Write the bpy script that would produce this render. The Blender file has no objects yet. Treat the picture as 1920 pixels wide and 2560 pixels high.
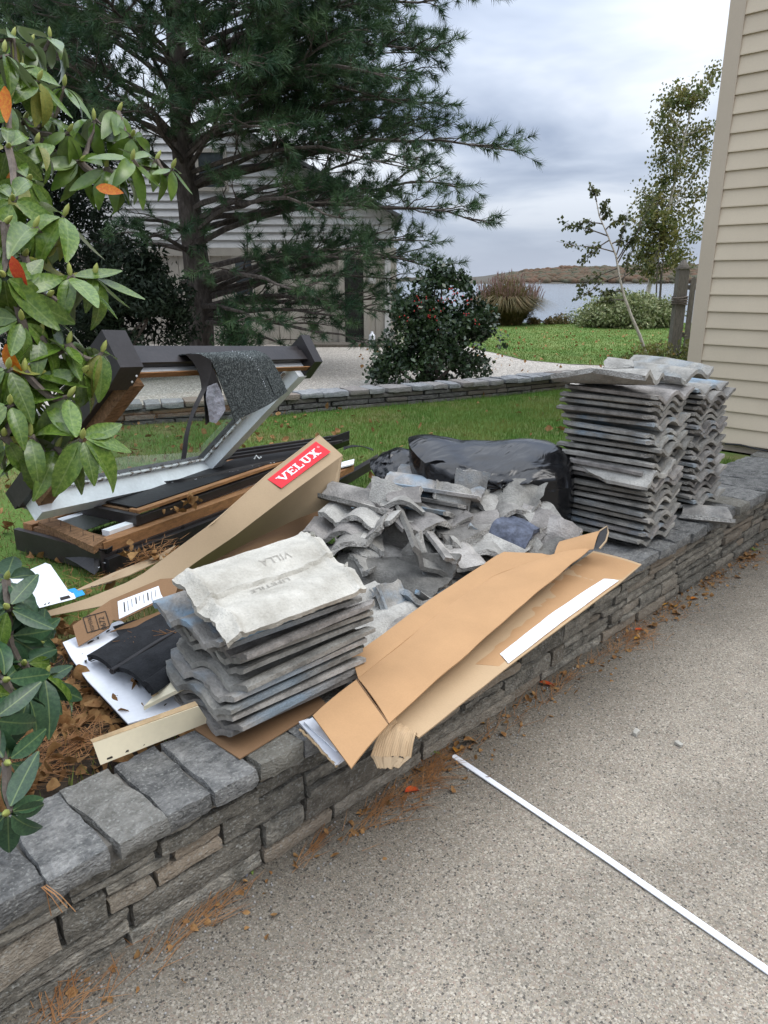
import bpy, bmesh, math, random
import numpy as np
from mathutils import Vector, Matrix, noise
R = math.radians
S = bpy.context.scene
COL = S.collection
# ------------------------------------------------------------------ camera
F, PITCH, H = 1850.0, R(17.4), 1.6
C45 = math.sqrt(.5)
cam = bpy.data.cameras.new("camera")
cam.sensor_fit = 'VERTICAL'; cam.sensor_height = 36.0
cam.lens = 36.0 * F / 2560.0
cam.clip_start = .05; cam.clip_end = 6000
camo = bpy.data.objects.new("camera", cam); COL.objects.link(camo)
camo.location = (0, 0, H)
camo.rotation_euler = (R(90) - PITCH, 0, R(-45))
S.camera = camo
# ------------------------------------------------------------------ sky and sun
SUN_EL, SUN_AZ = R(52), R(150)
w = bpy.data.worlds.new("World"); S.world = w; w.use_nodes = True
nt = w.node_tree; nt.nodes.clear()
def N(t, **k):
    n = nt.nodes.new(t)
    for a, b in k.items(): setattr(n, a, b)
    return n
L = nt.links.new
out = N('ShaderNodeOutputWorld'); bg = N('ShaderNodeBackground'); bg.inputs[1].default_value = .1
sky = N('ShaderNodeTexSky', sky_type='NISHITA', sun_disc=False, sun_elevation=SUN_EL, sun_rotation=SUN_AZ)
tc = N('ShaderNodeTexCoord'); sep = N('ShaderNodeSeparateXYZ'); L(tc.outputs['Generated'], sep.inputs[0])
zc = N('ShaderNodeMath', operation='MAXIMUM'); L(sep.outputs[2], zc.inputs[0]); zc.inputs[1].default_value = 0
za = N('ShaderNodeMath', operation='ADD'); L(zc.outputs[0], za.inputs[0]); za.inputs[1].default_value = .16
dx = N('ShaderNodeMath', operation='DIVIDE'); L(sep.outputs[0], dx.inputs[0]); L(za.outputs[0], dx.inputs[1])
dy = N('ShaderNodeMath', operation='DIVIDE'); L(sep.outputs[1], dy.inputs[0]); L(za.outputs[0], dy.inputs[1])
cmb = N('ShaderNodeCombineXYZ'); L(dx.outputs[0], cmb.inputs[0]); L(dy.outputs[0], cmb.inputs[1])
cmb.inputs[2].default_value = 3.7
nz = N('ShaderNodeTexNoise'); nz.inputs['Scale'].default_value = .95; nz.inputs['Detail'].default_value = 5
nz.inputs['Roughness'].default_value = .48; nz.inputs['Distortion'].default_value = .25
L(cmb.outputs[0], nz.inputs['Vector'])
cr = N('ShaderNodeValToRGB'); L(nz.outputs[0], cr.inputs[0])
e = cr.color_ramp.elements
e[0].position = .36; e[0].color = (3.1, 3.75, 5.1, 1)
e[1].position = .64; e[1].color = (8.9, 9.4, 10.2, 1)
m = cr.color_ramp.elements.new(.5); m.color = (5.5, 6.2, 7.5, 1)
# an overcast sky brightens from the horizon to the zenith
zq = N('ShaderNodeMath', operation='POWER'); L(zc.outputs[0], zq.inputs[0]); zq.inputs[1].default_value = 1.6
lift = N('ShaderNodeMath', operation='MULTIPLY_ADD'); L(zq.outputs[0], lift.inputs[0]); lift.inputs[1].default_value = 2.5; lift.inputs[2].default_value = .74
vm = N('ShaderNodeVectorMath', operation='SCALE'); L(cr.outputs[0], vm.inputs[0]); L(lift.outputs[0], vm.inputs['Scale'])
# flat cloud deck close to the horizon
hz = N('ShaderNodeMapRange'); L(zc.outputs[0], hz.inputs[0]); hz.inputs[1].default_value = 0; hz.inputs[2].default_value = .13
mh = N('ShaderNodeMix', data_type='RGBA'); L(hz.outputs[0], mh.inputs[0]); mh.inputs[6].default_value = (3.9, 4.4, 5.4, 1); L(vm.outputs[0], mh.inputs[7])
mx = N('ShaderNodeMix', data_type='RGBA'); mx.inputs[0].default_value = .92
L(sky.outputs[0], mx.inputs[6]); L(mh.outputs[2], mx.inputs[7]); L(mx.outputs[2], bg.inputs[0]); L(bg.outputs[0], out.inputs[0])
sl = bpy.data.lights.new("sun", 'SUN'); sl.energy = 1.0; sl.angle = R(28); sl.color = (1, .96, .9)
so = bpy.data.objects.new("sun", sl); COL.objects.link(so); so.location = (0, 0, 20)
sd = Vector((math.sin(SUN_AZ) * math.cos(SUN_EL), math.cos(SUN_AZ) * math.cos(SUN_EL), math.sin(SUN_EL)))
so.rotation_euler = sd.to_track_quat('Z', 'Y').to_euler()
S.view_settings.view_transform = 'Standard'; S.view_settings.look = 'None'
S.view_settings.gamma = 1; S.view_settings.use_curve_mapping = False; S.view_settings.exposure = 0.42
try:
    S.cycles.max_bounces = 6; S.cycles.transparent_max_bounces = 12
    S.cycles.caustics_reflective = False; S.cycles.caustics_refractive = False
except Exception: pass
# ------------------------------------------------------------------ points: survey of the photograph
def ray(u, v):
    x = (u - 960) / F; yc = -(v - 1280) / F
    y = math.cos(PITCH) + yc * math.sin(PITCH); z = -math.sin(PITCH) + yc * math.cos(PITCH)
    return Vector(((x + y) * C45, (y - x) * C45, z))
O0 = Vector((0, 0, H))
def P(u, v, z): r = ray(u, v); return O0 + r * ((z - H) / r.z)
def PY(u, v, Y): r = ray(u, v); return O0 + r * (Y / r.y)
def PX(u, v, X): r = ray(u, v); return O0 + r * (X / r.x)
def PD(u, v, d): return O0 + ray(u, v) * d
def PPL(u, v, p0, n): r = ray(u, v); return O0 + r * ((Vector(p0) - O0).dot(n) / r.dot(n))
def reg(x0, y0, s): return lambda a, b: (x0 + a * s, y0 + b * s)
FW = Vector((C45, C45, 0)); RT = Vector((C45, -C45, 0)); UP = Vector((0, 0, 1))
def CF(r, f, z=0): return RT * r + FW * f + UP * z
rnd = random.Random(7)
# ------------------------------------------------------------------ objects
def tag(o, label=None, cat=None, group=None, kind=None):
    if label: o['label'] = label
    if cat: o['category'] = cat
    if group: o['group'] = group
    if kind: o['kind'] = kind
    return o
def link(name, me, parent=None, m=None, **k):
    o = bpy.data.objects.new(name, me); COL.objects.link(o)
    if m is not None and len(me.materials) == 0: me.materials.append(m)
    if parent is not None:
        o.parent = parent
        o.matrix_parent_inverse = Matrix.Translation(-Vector(parent.location))
    return tag(o, **k)
def thing(name, loc, label, cat, group=None):
    o = bpy.data.objects.new(name, None); COL.objects.link(o); o.location = loc; o.empty_display_size = .1
    return tag(o, label, cat, group)
class MB:
    def __init__(s): s.v = []; s.f = []
    def add(s, vs, fs):
        b = len(s.v); s.v += [tuple(p) for p in vs]; s.f += [tuple(i + b for i in f) for f in fs]; return s
    def box(s, c, size, ax=None):
        c = Vector(c); ax = ax or (Vector((1, 0, 0)), Vector((0, 1, 0)), Vector((0, 0, 1)))
        h = [ax[i] * (size[i] / 2) for i in range(3)]
        vs = [c + h[0] * a + h[1] * b + h[2] * d for d in (-1, 1) for b in (-1, 1) for a in (-1, 1)]
        return s.add(vs, [(0, 2, 3, 1), (4, 5, 7, 6), (0, 1, 5, 4), (2, 6, 7, 3), (0, 4, 6, 2), (1, 3, 7, 5)])
    def beam(s, a, b, wv, dv):
        "bar from a to b; wv, dv full width and depth vectors, a-b is one corner line"
        a = Vector(a); b = Vector(b)
        vs = [a, a + wv, a + wv + dv, a + dv, b, b + wv, b + wv + dv, b + dv]
        return s.add(vs, [(0, 1, 2, 3), (4, 7, 6, 5), (0, 4, 5, 1), (1, 5, 6, 2), (2, 6, 7, 3), (3, 7, 4, 0)])
    def prism(s, pts, ex):
        n = len(pts); vs = [Vector(p) for p in pts] + [Vector(p) + Vector(ex) for p in pts]
        return s.add(vs, [tuple(range(n)), tuple(range(2 * n - 1, n - 1, -1))] + [(i, i + n, (i + 1) % n + n, (i + 1) % n) for i in range(n)])
    def tube(s, pts, rad, n=6, cap=True):
        pts = [Vector(p) for p in pts]; rings = []
        up = Vector((.31, .17, .93))
        for i, p in enumerate(pts):
            t = (pts[min(i + 1, len(pts) - 1)] - pts[max(i - 1, 0)])
            t = t.normalized() if t.length > 1e-9 else Vector((0, 0, 1))
            a = t.cross(up); a = a.normalized() if a.length > 1e-4 else t.orthogonal().normalized()
            b = t.cross(a); r = rad[i] if hasattr(rad, '__len__') else rad
            rings.append([p + a * (r * math.cos(2 * math.pi * k / n)) + b * (r * math.sin(2 * math.pi * k / n)) for k in range(n)])
        vs = [q for rg in rings for q in rg]; fs = []
        for i in range(len(pts) - 1):
            for k in range(n): fs.append((i * n + k, i * n + (k + 1) % n, (i + 1) * n + (k + 1) % n, (i + 1) * n + k))
        if cap: fs += [tuple(range(n - 1, -1, -1)), tuple(range((len(pts) - 1) * n, len(pts) * n))]
        return s.add(vs, fs)
    def grid(s, g, th=None):
        "g[i][j] points; th = thickness (downwards along the local normal)"
        ni, nj = len(g), len(g[0]); g = [[Vector(p) for p in r] for r in g]
        vs = [p for r in g for p in r]; ix = lambda i, j: i * nj + j
        fs = [(ix(i, j), ix(i + 1, j), ix(i + 1, j + 1), ix(i, j + 1)) for i in range(ni - 1) for j in range(nj - 1)]
        if th:
            off = len(vs)
            for i in range(ni):
                for j in range(nj):
                    a = g[min(i + 1, ni - 1)][j] - g[max(i - 1, 0)][j]; b = g[i][min(j + 1, nj - 1)] - g[i][max(j - 1, 0)]
                    n = a.cross(b); n = n.normalized() if n.length > 1e-9 else Vector((0, 0, 1))
                    vs.append(g[i][j] - n * th)
            fs += [tuple(reversed([k + off for k in f])) for f in fs]
            rim = [ix(i, 0) for i in range(ni)] + [ix(ni - 1, j) for j in range(1, nj)] + [ix(i, nj - 1) for i in range(ni - 2, -1, -1)] + [ix(0, j) for j in range(nj - 2, 0, -1)]
            for k in range(len(rim)):
                a, b = rim[k], rim[(k + 1) % len(rim)]
                fs.append((b, a, a + off, b + off))
        return s.add(vs, fs)
    def mesh(s, name, smooth=None):
        me = bpy.data.meshes.new(name); me.from_pydata(s.v, [], s.f); fix(me, smooth); return me
    def build(s, name, m, parent=None, smooth=None, **k):
        return link(name, s.mesh(name, smooth), parent, m, **k)
def fix(me, smooth=None, recalc=True):
    if recalc:
        bm = bmesh.new(); bm.from_mesh(me); bmesh.ops.recalc_face_normals(bm, faces=bm.faces[:]); bm.to_mesh(me); bm.free()
    if smooth is not None:
        me.shade_smooth(); me.set_sharp_from_angle(angle=R(smooth))
    me.update()
def arrays(name, V, Fc, smooth=False):
    "fast mesh from numpy: V (n,3), Fc (m,k)"
    V = np.asarray(V, np.float32); Fc = np.asarray(Fc, np.int32); k = Fc.shape[1]
    me = bpy.data.meshes.new(name); me.vertices.add(len(V)); me.vertices.foreach_set('co', V.ravel())
    me.loops.add(Fc.size); me.loops.foreach_set('vertex_index', Fc.ravel())
    me.polygons.add(len(Fc)); me.polygons.foreach_set('loop_start', np.arange(0, Fc.size, k, dtype=np.int32))
    me.update(calc_edges=True); me.validate()
    if smooth: me.shade_smooth()
    return me
def joined(meshes_mats):
    V = []; Fc = []
    for me, M in meshes_mats:
        b = len(V); V += [tuple(M @ v.co) for v in me.vertices]; Fc += [tuple(i + b for i in p.vertices) for p in me.polygons]
    return V, Fc
# ------------------------------------------------------------------ materials
def nodes(name):
    m = bpy.data.materials.new(name); m.use_nodes = True; t = m.node_tree
    return m, t, t.nodes['Principled BSDF'], t.nodes.new, t.links.new
def mat(name, col, rough=.8, var=.2, scale=12, bump=.25, bscale=60, rv=.15, col2=None, lo=.4, hi=.65, stretch=None, spec=.3, metal=0, detail=5, hue=0, back=None):
    """noise-mottled colour; rv = brightness change from one object to the next, col2 = second colour in patches"""
    m, t, b, nn, L = nodes(name)
    tc = nn('ShaderNodeTexCoord'); mp = nn('ShaderNodeMapping'); L(tc.outputs['Object'], mp.inputs[0])
    oi = nn('ShaderNodeObjectInfo')
    ad = nn('ShaderNodeVectorMath'); ad.operation = 'ADD'; 
    ml = nn('ShaderNodeMath'); ml.operation = 'MULTIPLY'; L(oi.outputs['Random'], ml.inputs[0]); ml.inputs[1].default_value = 37.
    L(mp.outputs[0], ad.inputs[0]); L(ml.outputs[0], ad.inputs[1])
    if stretch: mp.inputs['Scale'].default_value = stretch
    n1 = nn('ShaderNodeTexNoise'); n1.inputs['Scale'].default_value = scale; n1.inputs['Detail'].default_value = detail; n1.inputs['Roughness'].default_value = .62
    L(ad.outputs[0], n1.inputs['Vector'])
    r = nn('ShaderNodeValToRGB'); L(n1.outputs[0], r.inputs[0])
    c = Vector(col); d = Vector(col2) if col2 else c * (1 + var)
    a0 = c if col2 else c * (1 - var)
    r.color_ramp.elements[0].position = lo if col2 else .3; r.color_ramp.elements[0].color = (*a0, 1)
    r.color_ramp.elements[1].position = hi if col2 else .7; r.color_ramp.elements[1].color = (*d, 1)
    hs = nn('ShaderNodeHueSaturation'); L(r.outputs[0], hs.inputs['Color'])
    mv = nn('ShaderNodeMapRange'); L(oi.outputs['Random'], mv.inputs[0]); mv.inputs[3].default_value = 1 - rv; mv.inputs[4].default_value = 1 + rv
    n3 = nn('ShaderNodeTexNoise'); n3.inputs['Scale'].default_value = bscale; n3.inputs['Detail'].default_value = 4; L(ad.outputs[0], n3.inputs['Vector'])
    fg = nn('ShaderNodeMapRange'); L(n3.outputs[0], fg.inputs[0]); fg.inputs[1].default_value = .25; fg.inputs[2].default_value = .75; fg.inputs[3].default_value = 1 - var * .6; fg.inputs[4].default_value = 1 + var * .6
    mm = nn('ShaderNodeMath'); mm.operation = 'MULTIPLY'; L(mv.outputs[0], mm.inputs[0]); L(fg.outputs[0], mm.inputs[1]); L(mm.outputs[0], hs.inputs['Value'])
    if hue:
        hm = nn('ShaderNodeMapRange'); wn = nn('ShaderNodeTexWhiteNoise'); wn.noise_dimensions = '1D'; L(oi.outputs['Random'], wn.inputs['W']); L(wn.outputs[0], hm.inputs[0])
        hm.inputs[3].default_value = .5 - hue; hm.inputs[4].default_value = .5 + hue; L(hm.outputs[0], hs.inputs['Hue'])
    L(hs.outputs[0], b.inputs['Base Color'])
    if back:
        geo = nn('ShaderNodeNewGeometry'); mx = nn('ShaderNodeMix'); mx.data_type = 'RGBA'; L(geo.outputs['Backfacing'], mx.inputs[0]); L(hs.outputs[0], mx.inputs[6]); mx.inputs[7].default_value = (*back, 1); L(mx.outputs[2], b.inputs['Base Color'])
    b.inputs['Roughness'].default_value = rough; b.inputs['Metallic'].default_value = metal
    b.inputs['Specular IOR Level'].default_value = spec
    if bump:
        bp = nn('ShaderNodeBump'); bp.inputs['Strength'].default_value = bump; bp.inputs['Distance'].default_value = .01
        sm = nn('ShaderNodeMath'); sm.operation = 'ADD'; L(n1.outputs[0], sm.inputs[0]); L(n3.outputs[0], sm.inputs[1]); L(sm.outputs[0], bp.inputs['Height']); L(bp.outputs[0], b.inputs['Normal'])
    return m
def leafmat(name, col, col2, rough=.45, scale=3., trans=.25, spec=.4, coord='Object', back=None, rv=.2):
    m = mat(name, col, rough=rough, scale=scale, bump=0, rv=rv, col2=col2, spec=spec, bscale=40, var=.25, back=back)
    t = m.node_tree; b = t.nodes['Principled BSDF']; o = t.nodes['Material Output']
    tr = t.nodes.new('ShaderNodeBsdfTranslucent'); mx = t.nodes.new('ShaderNodeMixShader'); mx.inputs[0].default_value = trans
    src = b.inputs['Base Color'].links[0].from_socket; t.links.new(src, tr.inputs[0])
    t.links.new(b.outputs[0], mx.inputs[1]); t.links.new(tr.outputs[0], mx.inputs[2]); t.links.new(mx.outputs[0], o.inputs[0])
    return m
M = {}
M['cardboard'] = mat('cardboard', (.40, .235, .115), rough=.85, var=.07, scale=5, bump=.06, bscale=190, rv=.03)
M['cardboard_pale'] = mat('cardboard_pale', (.43, .30, .175), rough=.85, var=.06, scale=5, bump=.06, bscale=190, rv=.03)
M['cardboard_tan'] = mat('cardboard_tan', (.36, .265, .165), rough=.85, var=.07, scale=5, bump=.05, bscale=190, rv=.03)
M['cardboard_dark'] = mat('cardboard_dark', (.215, .125, .065), rough=.85, var=.1, scale=5, bump=.06, bscale=190, rv=.03)
M['white_board'] = mat('white_board', (.66, .68, .72), rough=.6, var=.06, scale=4, bump=.04, bscale=80, rv=.03)
M['white_paper'] = mat('white_paper', (.74, .76, .80), rough=.6, var=.04, scale=6, bump=.03, rv=.02)
M['cream'] = mat('cream_vinyl', (.74, .65, .46), rough=.5, var=.05, scale=6, bump=.03, rv=.03)
M['cream_wood'] = mat('cream_painted_wood', (.70, .63, .46), rough=.6, var=.08, scale=9, bump=.1, rv=.03)
M['tan_edge'] = mat('tan_edge', (.42, .30, .17), rough=.8, var=.2, scale=12, bump=.1)
M['black'] = mat('black_metal', (.017, .016, .017), rough=.5, var=.35, scale=7, bump=.12, bscale=50, rv=.2, spec=.35)
M['brown_metal'] = mat('brown_metal', (.025, .021, .021), rough=.42, var=.3, scale=6, bump=.06, rv=.15, spec=.45)
M['wood'] = mat('pine_wood', (.29, .145, .062), rough=.7, var=.3, scale=10, bump=.2, bscale=70, stretch=(1, 6, 6), rv=.12)
M['old_wood'] = mat('old_wood', (.19, .105, .052), rough=.9, var=.5, scale=14, bump=.6, bscale=60, stretch=(2, 6, 6), rv=.12)
M['white_paint'] = mat('white_paint', (.74, .76, .765), rough=.5, var=.1, scale=9, bump=.08, rv=.04)
M['flaky_paint'] = mat('flaky_paint', (.62, .63, .62), rough=.75, var=.2, scale=38, bump=.5, col2=(.17, .13, .10), lo=.5, hi=.58)
M['felt'] = mat('black_felt', (.021, .022, .024), rough=.95, var=.35, scale=22, bump=.4, bscale=160, rv=.02, spec=.15)
M['slot'] = mat('dark_gap', (.03, .026, .02), rough=.9, var=.1, bump=0)
M['ink'] = mat('dark_ink', (.03, .024, .02), rough=.8, var=.1, bump=0)
M['red'] = mat('red_print', (.55, .018, .028), rough=.6, var=.07, scale=20, bump=.03)
M['blue_tape'] = mat('blue_tape', (.03, .27, .55), rough=.4, var=.1, bump=.03)
M['mortar'] = mat('mortar', (.13, .12, .105), rough=.95, var=.3, scale=20, bump=.6)
M['bark'] = mat('pine_bark', (.075, .062, .052), rough=.95, var=.45, scale=16, bump=1.0, bscale=34, stretch=(1, 1, .35), col2=(.17, .145, .125), lo=.45, hi=.75)
M['twig'] = mat('grey_twig', (.12, .098, .08), rough=.9, var=.35, scale=20, bump=.3)
M['birch'] = mat('birch_bark', (.52, .47, .40), rough=.8, var=.1, scale=11, bump=.1, col2=(.24, .19, .15), lo=.55, hi=.75)
M['weathered'] = mat('weathered_wood', (.13, .115, .095), rough=.9, var=.35, scale=12, bump=.5, stretch=(5, 5, .8), rv=.2)
# roof tile concrete: rough grey, old blue paint left in patches (how blue: the object's own colour value)
def tilemat(name, base, dark, bluemax):
    m = mat(name, dark, rough=.92, var=.24, scale=9, bump=.5, bscale=120, rv=.2, col2=base, lo=.3, hi=.62, hue=.02)
    t = m.node_tree; b = t.nodes['Principled BSDF']; nn = t.nodes.new; L = t.links.new
    src = b.inputs['Base Color'].links[0].from_socket
    oi = nn('ShaderNodeObjectInfo'); tc = nn('ShaderNodeTexCoord'); nz = nn('ShaderNodeTexNoise'); nz.inputs['Scale'].default_value = 7; nz.inputs['Detail'].default_value = 6
    L(tc.outputs['Object'], nz.inputs['Vector'])
    sp = nn('ShaderNodeSeparateColor'); L(oi.outputs['Color'], sp.inputs[0])
    th = nn('ShaderNodeMapRange'); L(nz.outputs[0], th.inputs[0]); th.inputs[1].default_value = .46; th.inputs[2].default_value = .68
    mu = nn('ShaderNodeMath'); mu.operation = 'MULTIPLY'; L(th.outputs[0], mu.inputs[0]); L(sp.outputs[2], mu.inputs[1])
    mx = nn('ShaderNodeMix'); mx.data_type = 'RGBA'; L(mu.outputs[0], mx.inputs[0]); L(src, mx.inputs[6]); mx.inputs[7].default_value = (.20, .285, .36, 1)
    vl = nn('ShaderNodeVectorMath'); vl.operation = 'SCALE'; L(mx.outputs[2], vl.inputs[0]); L(sp.outputs[0], vl.inputs['Scale'])
    L(vl.outputs[0], b.inputs['Base Color']); return m
M['tile'] = tilemat('roof_tile_concrete', (.335, .315, .285), (.13, .123, .112), 1)
M['tile_pale'] = mat('pale_tile_underside', (.31, .29, .245), rough=.92, var=.14, scale=8, bump=.45, bscale=130, col2=(.52, .495, .435), lo=.3, hi=.68, rv=.12)
M['tile_break'] = mat('broken_concrete', (.25, .238, .215), rough=.95, var=.35, scale=30, bump=1., bscale=120, rv=.15, col2=(.42, .40, .365), lo=.3, hi=.7)
M['tile_light'] = mat('light_tile_concrete', (.21, .20, .18), rough=.92, var=.25, scale=10, bump=.6, bscale=130, col2=(.38, .365, .33), lo=.3, hi=.68, rv=.15)
def stonemat(name, c1, c2, c3, rv=.3, lichen=True):
    m = mat(name, c1, rough=.9, var=.5, scale=24, bump=1., bscale=120, rv=rv, col2=c2, lo=.36, hi=.68, stretch=(.8, 1, 1.35), detail=8)
    t = m.node_tree; b = t.nodes['Principled BSDF']; nn = t.nodes.new; L = t.links.new
    src = b.inputs['Base Color'].links[0].from_socket
    oi = nn('ShaderNodeObjectInfo'); wn = nn('ShaderNodeTexWhiteNoise'); wn.noise_dimensions = '1D'
    ml = nn('ShaderNodeMath'); ml.operation = 'MULTIPLY'; ml.inputs[1].default_value = 91.7; L(oi.outputs['Random'], ml.inputs[0]); L(ml.outputs[0], wn.inputs['W'])
    mr = nn('ShaderNodeMapRange'); L(wn.outputs[0], mr.inputs[0]); mr.inputs[1].default_value = .55; mr.inputs[2].default_value = 1; mr.inputs[4].default_value = .75
    mx = nn('ShaderNodeMix'); mx.data_type = 'RGBA'; L(mr.outputs[0], mx.inputs[0]); L(src, mx.inputs[6]); mx.inputs[7].default_value = (*c3, 1)
    last = mx.outputs[2]
    if lichen:
        tc = nn('ShaderNodeTexCoord'); vo = nn('ShaderNodeTexNoise'); vo.inputs['Scale'].default_value = 120; vo.inputs['Detail'].default_value = 3; L(tc.outputs['Object'], vo.inputs['Vector'])
        m2 = nn('ShaderNodeMapRange'); L(vo.outputs[0], m2.inputs[0]); m2.inputs[1].default_value = .56; m2.inputs[2].default_value = .72; m2.inputs[4].default_value = .55
        my = nn('ShaderNodeMix'); my.data_type = 'RGBA'; L(m2.outputs[0], my.inputs[0]); L(last, my.inputs[6]); my.inputs[7].default_value = (.36, .36, .33, 1); last = my.outputs[2]
    L(last, b.inputs['Base Color']); return m
M['stone'] = stonemat('wall_stone', (.098, .090, .074), (.275, .25, .205), (.28, .22, .158))
M['cope'] = stonemat('coping_stone', (.088, .088, .085), (.225, .220, .207), (.17, .155, .12), rv=.22)
M['far_stone'] = stonemat('far_wall_stone', (.085, .08, .075), (.18, .172, .16), (.2, .165, .13), rv=.3, lichen=False)
M['far_cope'] = stonemat('far_coping_stone', (.20, .205, .21), (.32, .32, .315), (.26, .2, .15), rv=.15, lichen=False)
# exposed aggregate concrete
def aggregate(name, cement, pebs, s1, stain=True, bump=.35):
    m, t, b, nn, L = nodes(name)
    tc = nn('ShaderNodeTexCoord')
    last = None; heights = []
    base = nn('ShaderNodeTexNoise'); base.inputs['Scale'].default_value = 3; base.inputs['Detail'].default_value = 8; base.inputs['Roughness'].default_value = .7; L(tc.outputs['Object'], base.inputs['Vector'])
    r0 = nn('ShaderNodeValToRGB'); L(base.outputs[0], r0.inputs[0]); r0.color_ramp.elements[0].position = .25; r0.color_ramp.elements[1].position = .75
    r0.color_ramp.elements[0].color = (*[c * .8 for c in cement], 1); r0.color_ramp.elements[1].color = (*[c * 1.15 for c in cement], 1)
    last = r0.outputs[0]
    for sc, thr, pb in ((s1 * 2.1, .75, .1), (s1, .66, .42), (s1 * .6, .48, .96)):
        nd = nn('ShaderNodeTexNoise'); nd.inputs['Scale'].default_value = sc * .9; L(tc.outputs['Object'], nd.inputs['Vector'])
        dm = nn('ShaderNodeVectorMath'); dm.operation = 'SCALE'; L(nd.outputs['Color'], dm.inputs[0]); dm.inputs['Scale'].default_value = .6 / sc
        da = nn('ShaderNodeVectorMath'); da.operation = 'ADD'; L(tc.outputs['Object'], da.inputs[0]); L(dm.outputs[0], da.inputs[1])
        v = nn('ShaderNodeTexVoronoi'); v.inputs['Scale'].default_value = sc; L(da.outputs[0], v.inputs['Vector'])
        mr = nn('ShaderNodeMapRange'); L(v.outputs['Distance'], mr.inputs[0]); mr.inputs[1].default_value = thr; mr.inputs[2].default_value = thr * .7
        wn = nn('ShaderNodeSeparateColor'); L(v.outputs['Color'], wn.inputs[0])
        rr = nn('ShaderNodeValToRGB'); L(wn.outputs[0], rr.inputs[0]); rr.color_ramp.interpolation = 'CONSTANT'
        el = rr.color_ramp.elements
        el[0].position = 0; el[0].color = (*pebs[0], 1); el[1].position = 1 / len(pebs); el[1].color = (*pebs[1], 1)
        for i in range(2, len(pebs)): q = el.new(i / len(pebs)); q.color = (*pebs[i], 1)
        k = nn('ShaderNodeMath'); k.operation = 'GREATER_THAN'; L(wn.outputs[1], k.inputs[0]); k.inputs[1].default_value = pb
        k2 = nn('ShaderNodeMath'); k2.operation = 'MULTIPLY'; L(k.outputs[0], k2.inputs[0]); L(mr.outputs[0], k2.inputs[1])
        mx = nn('ShaderNodeMix'); mx.data_type = 'RGBA'; L(k2.outputs[0], mx.inputs[0]); L(last, mx.inputs[6]); L(rr.outputs[0], mx.inputs[7]); last = mx.outputs[2]
        heights.append(k2.outputs[0])
    if stain:
        n2 = nn('ShaderNodeTexNoise'); n2.inputs['Scale'].default_value = 1.1; n2.inputs['Detail'].default_value = 7; n2.inputs['Roughness'].default_value = .65; L(tc.outputs['Object'], n2.inputs['Vector'])
        m3 = nn('ShaderNodeMapRange'); L(n2.outputs[0], m3.inputs[0]); m3.inputs[1].default_value = .3; m3.inputs[2].default_value = .7; m3.inputs[3].default_value = .66; m3.inputs[4].default_value = 1.26
        # darker, noise-edged strip along the foot of the wall
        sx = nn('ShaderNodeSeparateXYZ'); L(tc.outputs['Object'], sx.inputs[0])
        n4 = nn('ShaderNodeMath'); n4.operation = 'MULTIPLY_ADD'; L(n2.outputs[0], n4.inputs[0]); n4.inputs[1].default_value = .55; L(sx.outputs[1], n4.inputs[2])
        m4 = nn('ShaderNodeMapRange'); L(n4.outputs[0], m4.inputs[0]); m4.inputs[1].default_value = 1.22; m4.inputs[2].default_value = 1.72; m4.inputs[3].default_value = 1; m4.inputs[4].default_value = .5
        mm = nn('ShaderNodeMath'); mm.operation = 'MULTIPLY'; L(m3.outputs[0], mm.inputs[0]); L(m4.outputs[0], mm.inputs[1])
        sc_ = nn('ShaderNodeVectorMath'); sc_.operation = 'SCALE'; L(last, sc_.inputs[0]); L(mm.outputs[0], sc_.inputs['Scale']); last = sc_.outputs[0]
    L(last, b.inputs['Base Color']); b.inputs['Roughness'].default_value = .88; b.inputs['Specular IOR Level'].default_value = .25
    bp = nn('ShaderNodeBump'); bp.inputs['Strength'].default_value = bump; bp.inputs['Distance'].default_value = .004
    ad = nn('ShaderNodeMath'); ad.operation = 'ADD'; L(heights[1], ad.inputs[0]); L(heights[2], ad.inputs[1]); L(ad.outputs[0], bp.inputs['Height']); L(bp.outputs[0], b.inputs['Normal'])
    return m
M['driveway'] = aggregate('exposed_aggregate', (0.294, 0.247, 0.184), [(0.088, 0.079, 0.068), (0.310, 0.277, 0.228), (0.258, 0.203, 0.160), (0.175, 0.156, 0.127), (0.413, 0.371, 0.302), (0.243, 0.213, 0.169), (0.207, 0.188, 0.150), (0.279, 0.247, 0.199), (0.372, 0.332, 0.272), (0.227, 0.198, 0.165)], 150)
M['gravel'] = aggregate('gravel', (.28, .245, .20), [(.40, .36, .31), (.58, .53, .46), (.46, .42, .37), (.30, .27, .24), (.64, .60, .54)], 38, stain=False, bump=.9)
M['soil'] = mat('dark_soil', (.045, .033, .022), rough=1, var=.4, scale=18, bump=.8)
M['lawn'] = mat('lawn_soil', (.08, .14, .024), rough=1, var=.3, scale=1.6, bump=.8, bscale=110, col2=(.16, .14, .055), lo=.5, hi=.72)
M['far_lawn'] = mat('mown_lawn', (.066, .13, .022), rough=1, var=.45, scale=1.1, bump=1, bscale=45, col2=(.14, .175, .05), lo=.35, hi=.7)
M['grass'] = leafmat('grass_blade', (.085, .175, .028), (.20, .22, .055), rough=.6, scale=1.5, trans=.3, spec=.25, rv=.02)
M['straw'] = leafmat('dry_grass', (.26, .20, .09), (.17, .12, .05), rough=.8, scale=3, trans=.2, spec=.1, rv=.02)
M['needle_dead'] = leafmat('dead_pine_needle', (.25, .115, .045), (.35, .19, .085), rough=.7, scale=9, trans=.15, spec=.2, rv=.05)
M['dead_leaf'] = leafmat('dead_leaf', (.18, .088, .033), (.33, .195, .08), rough=.75, scale=26, trans=.15, spec=.15, rv=.3)
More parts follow.
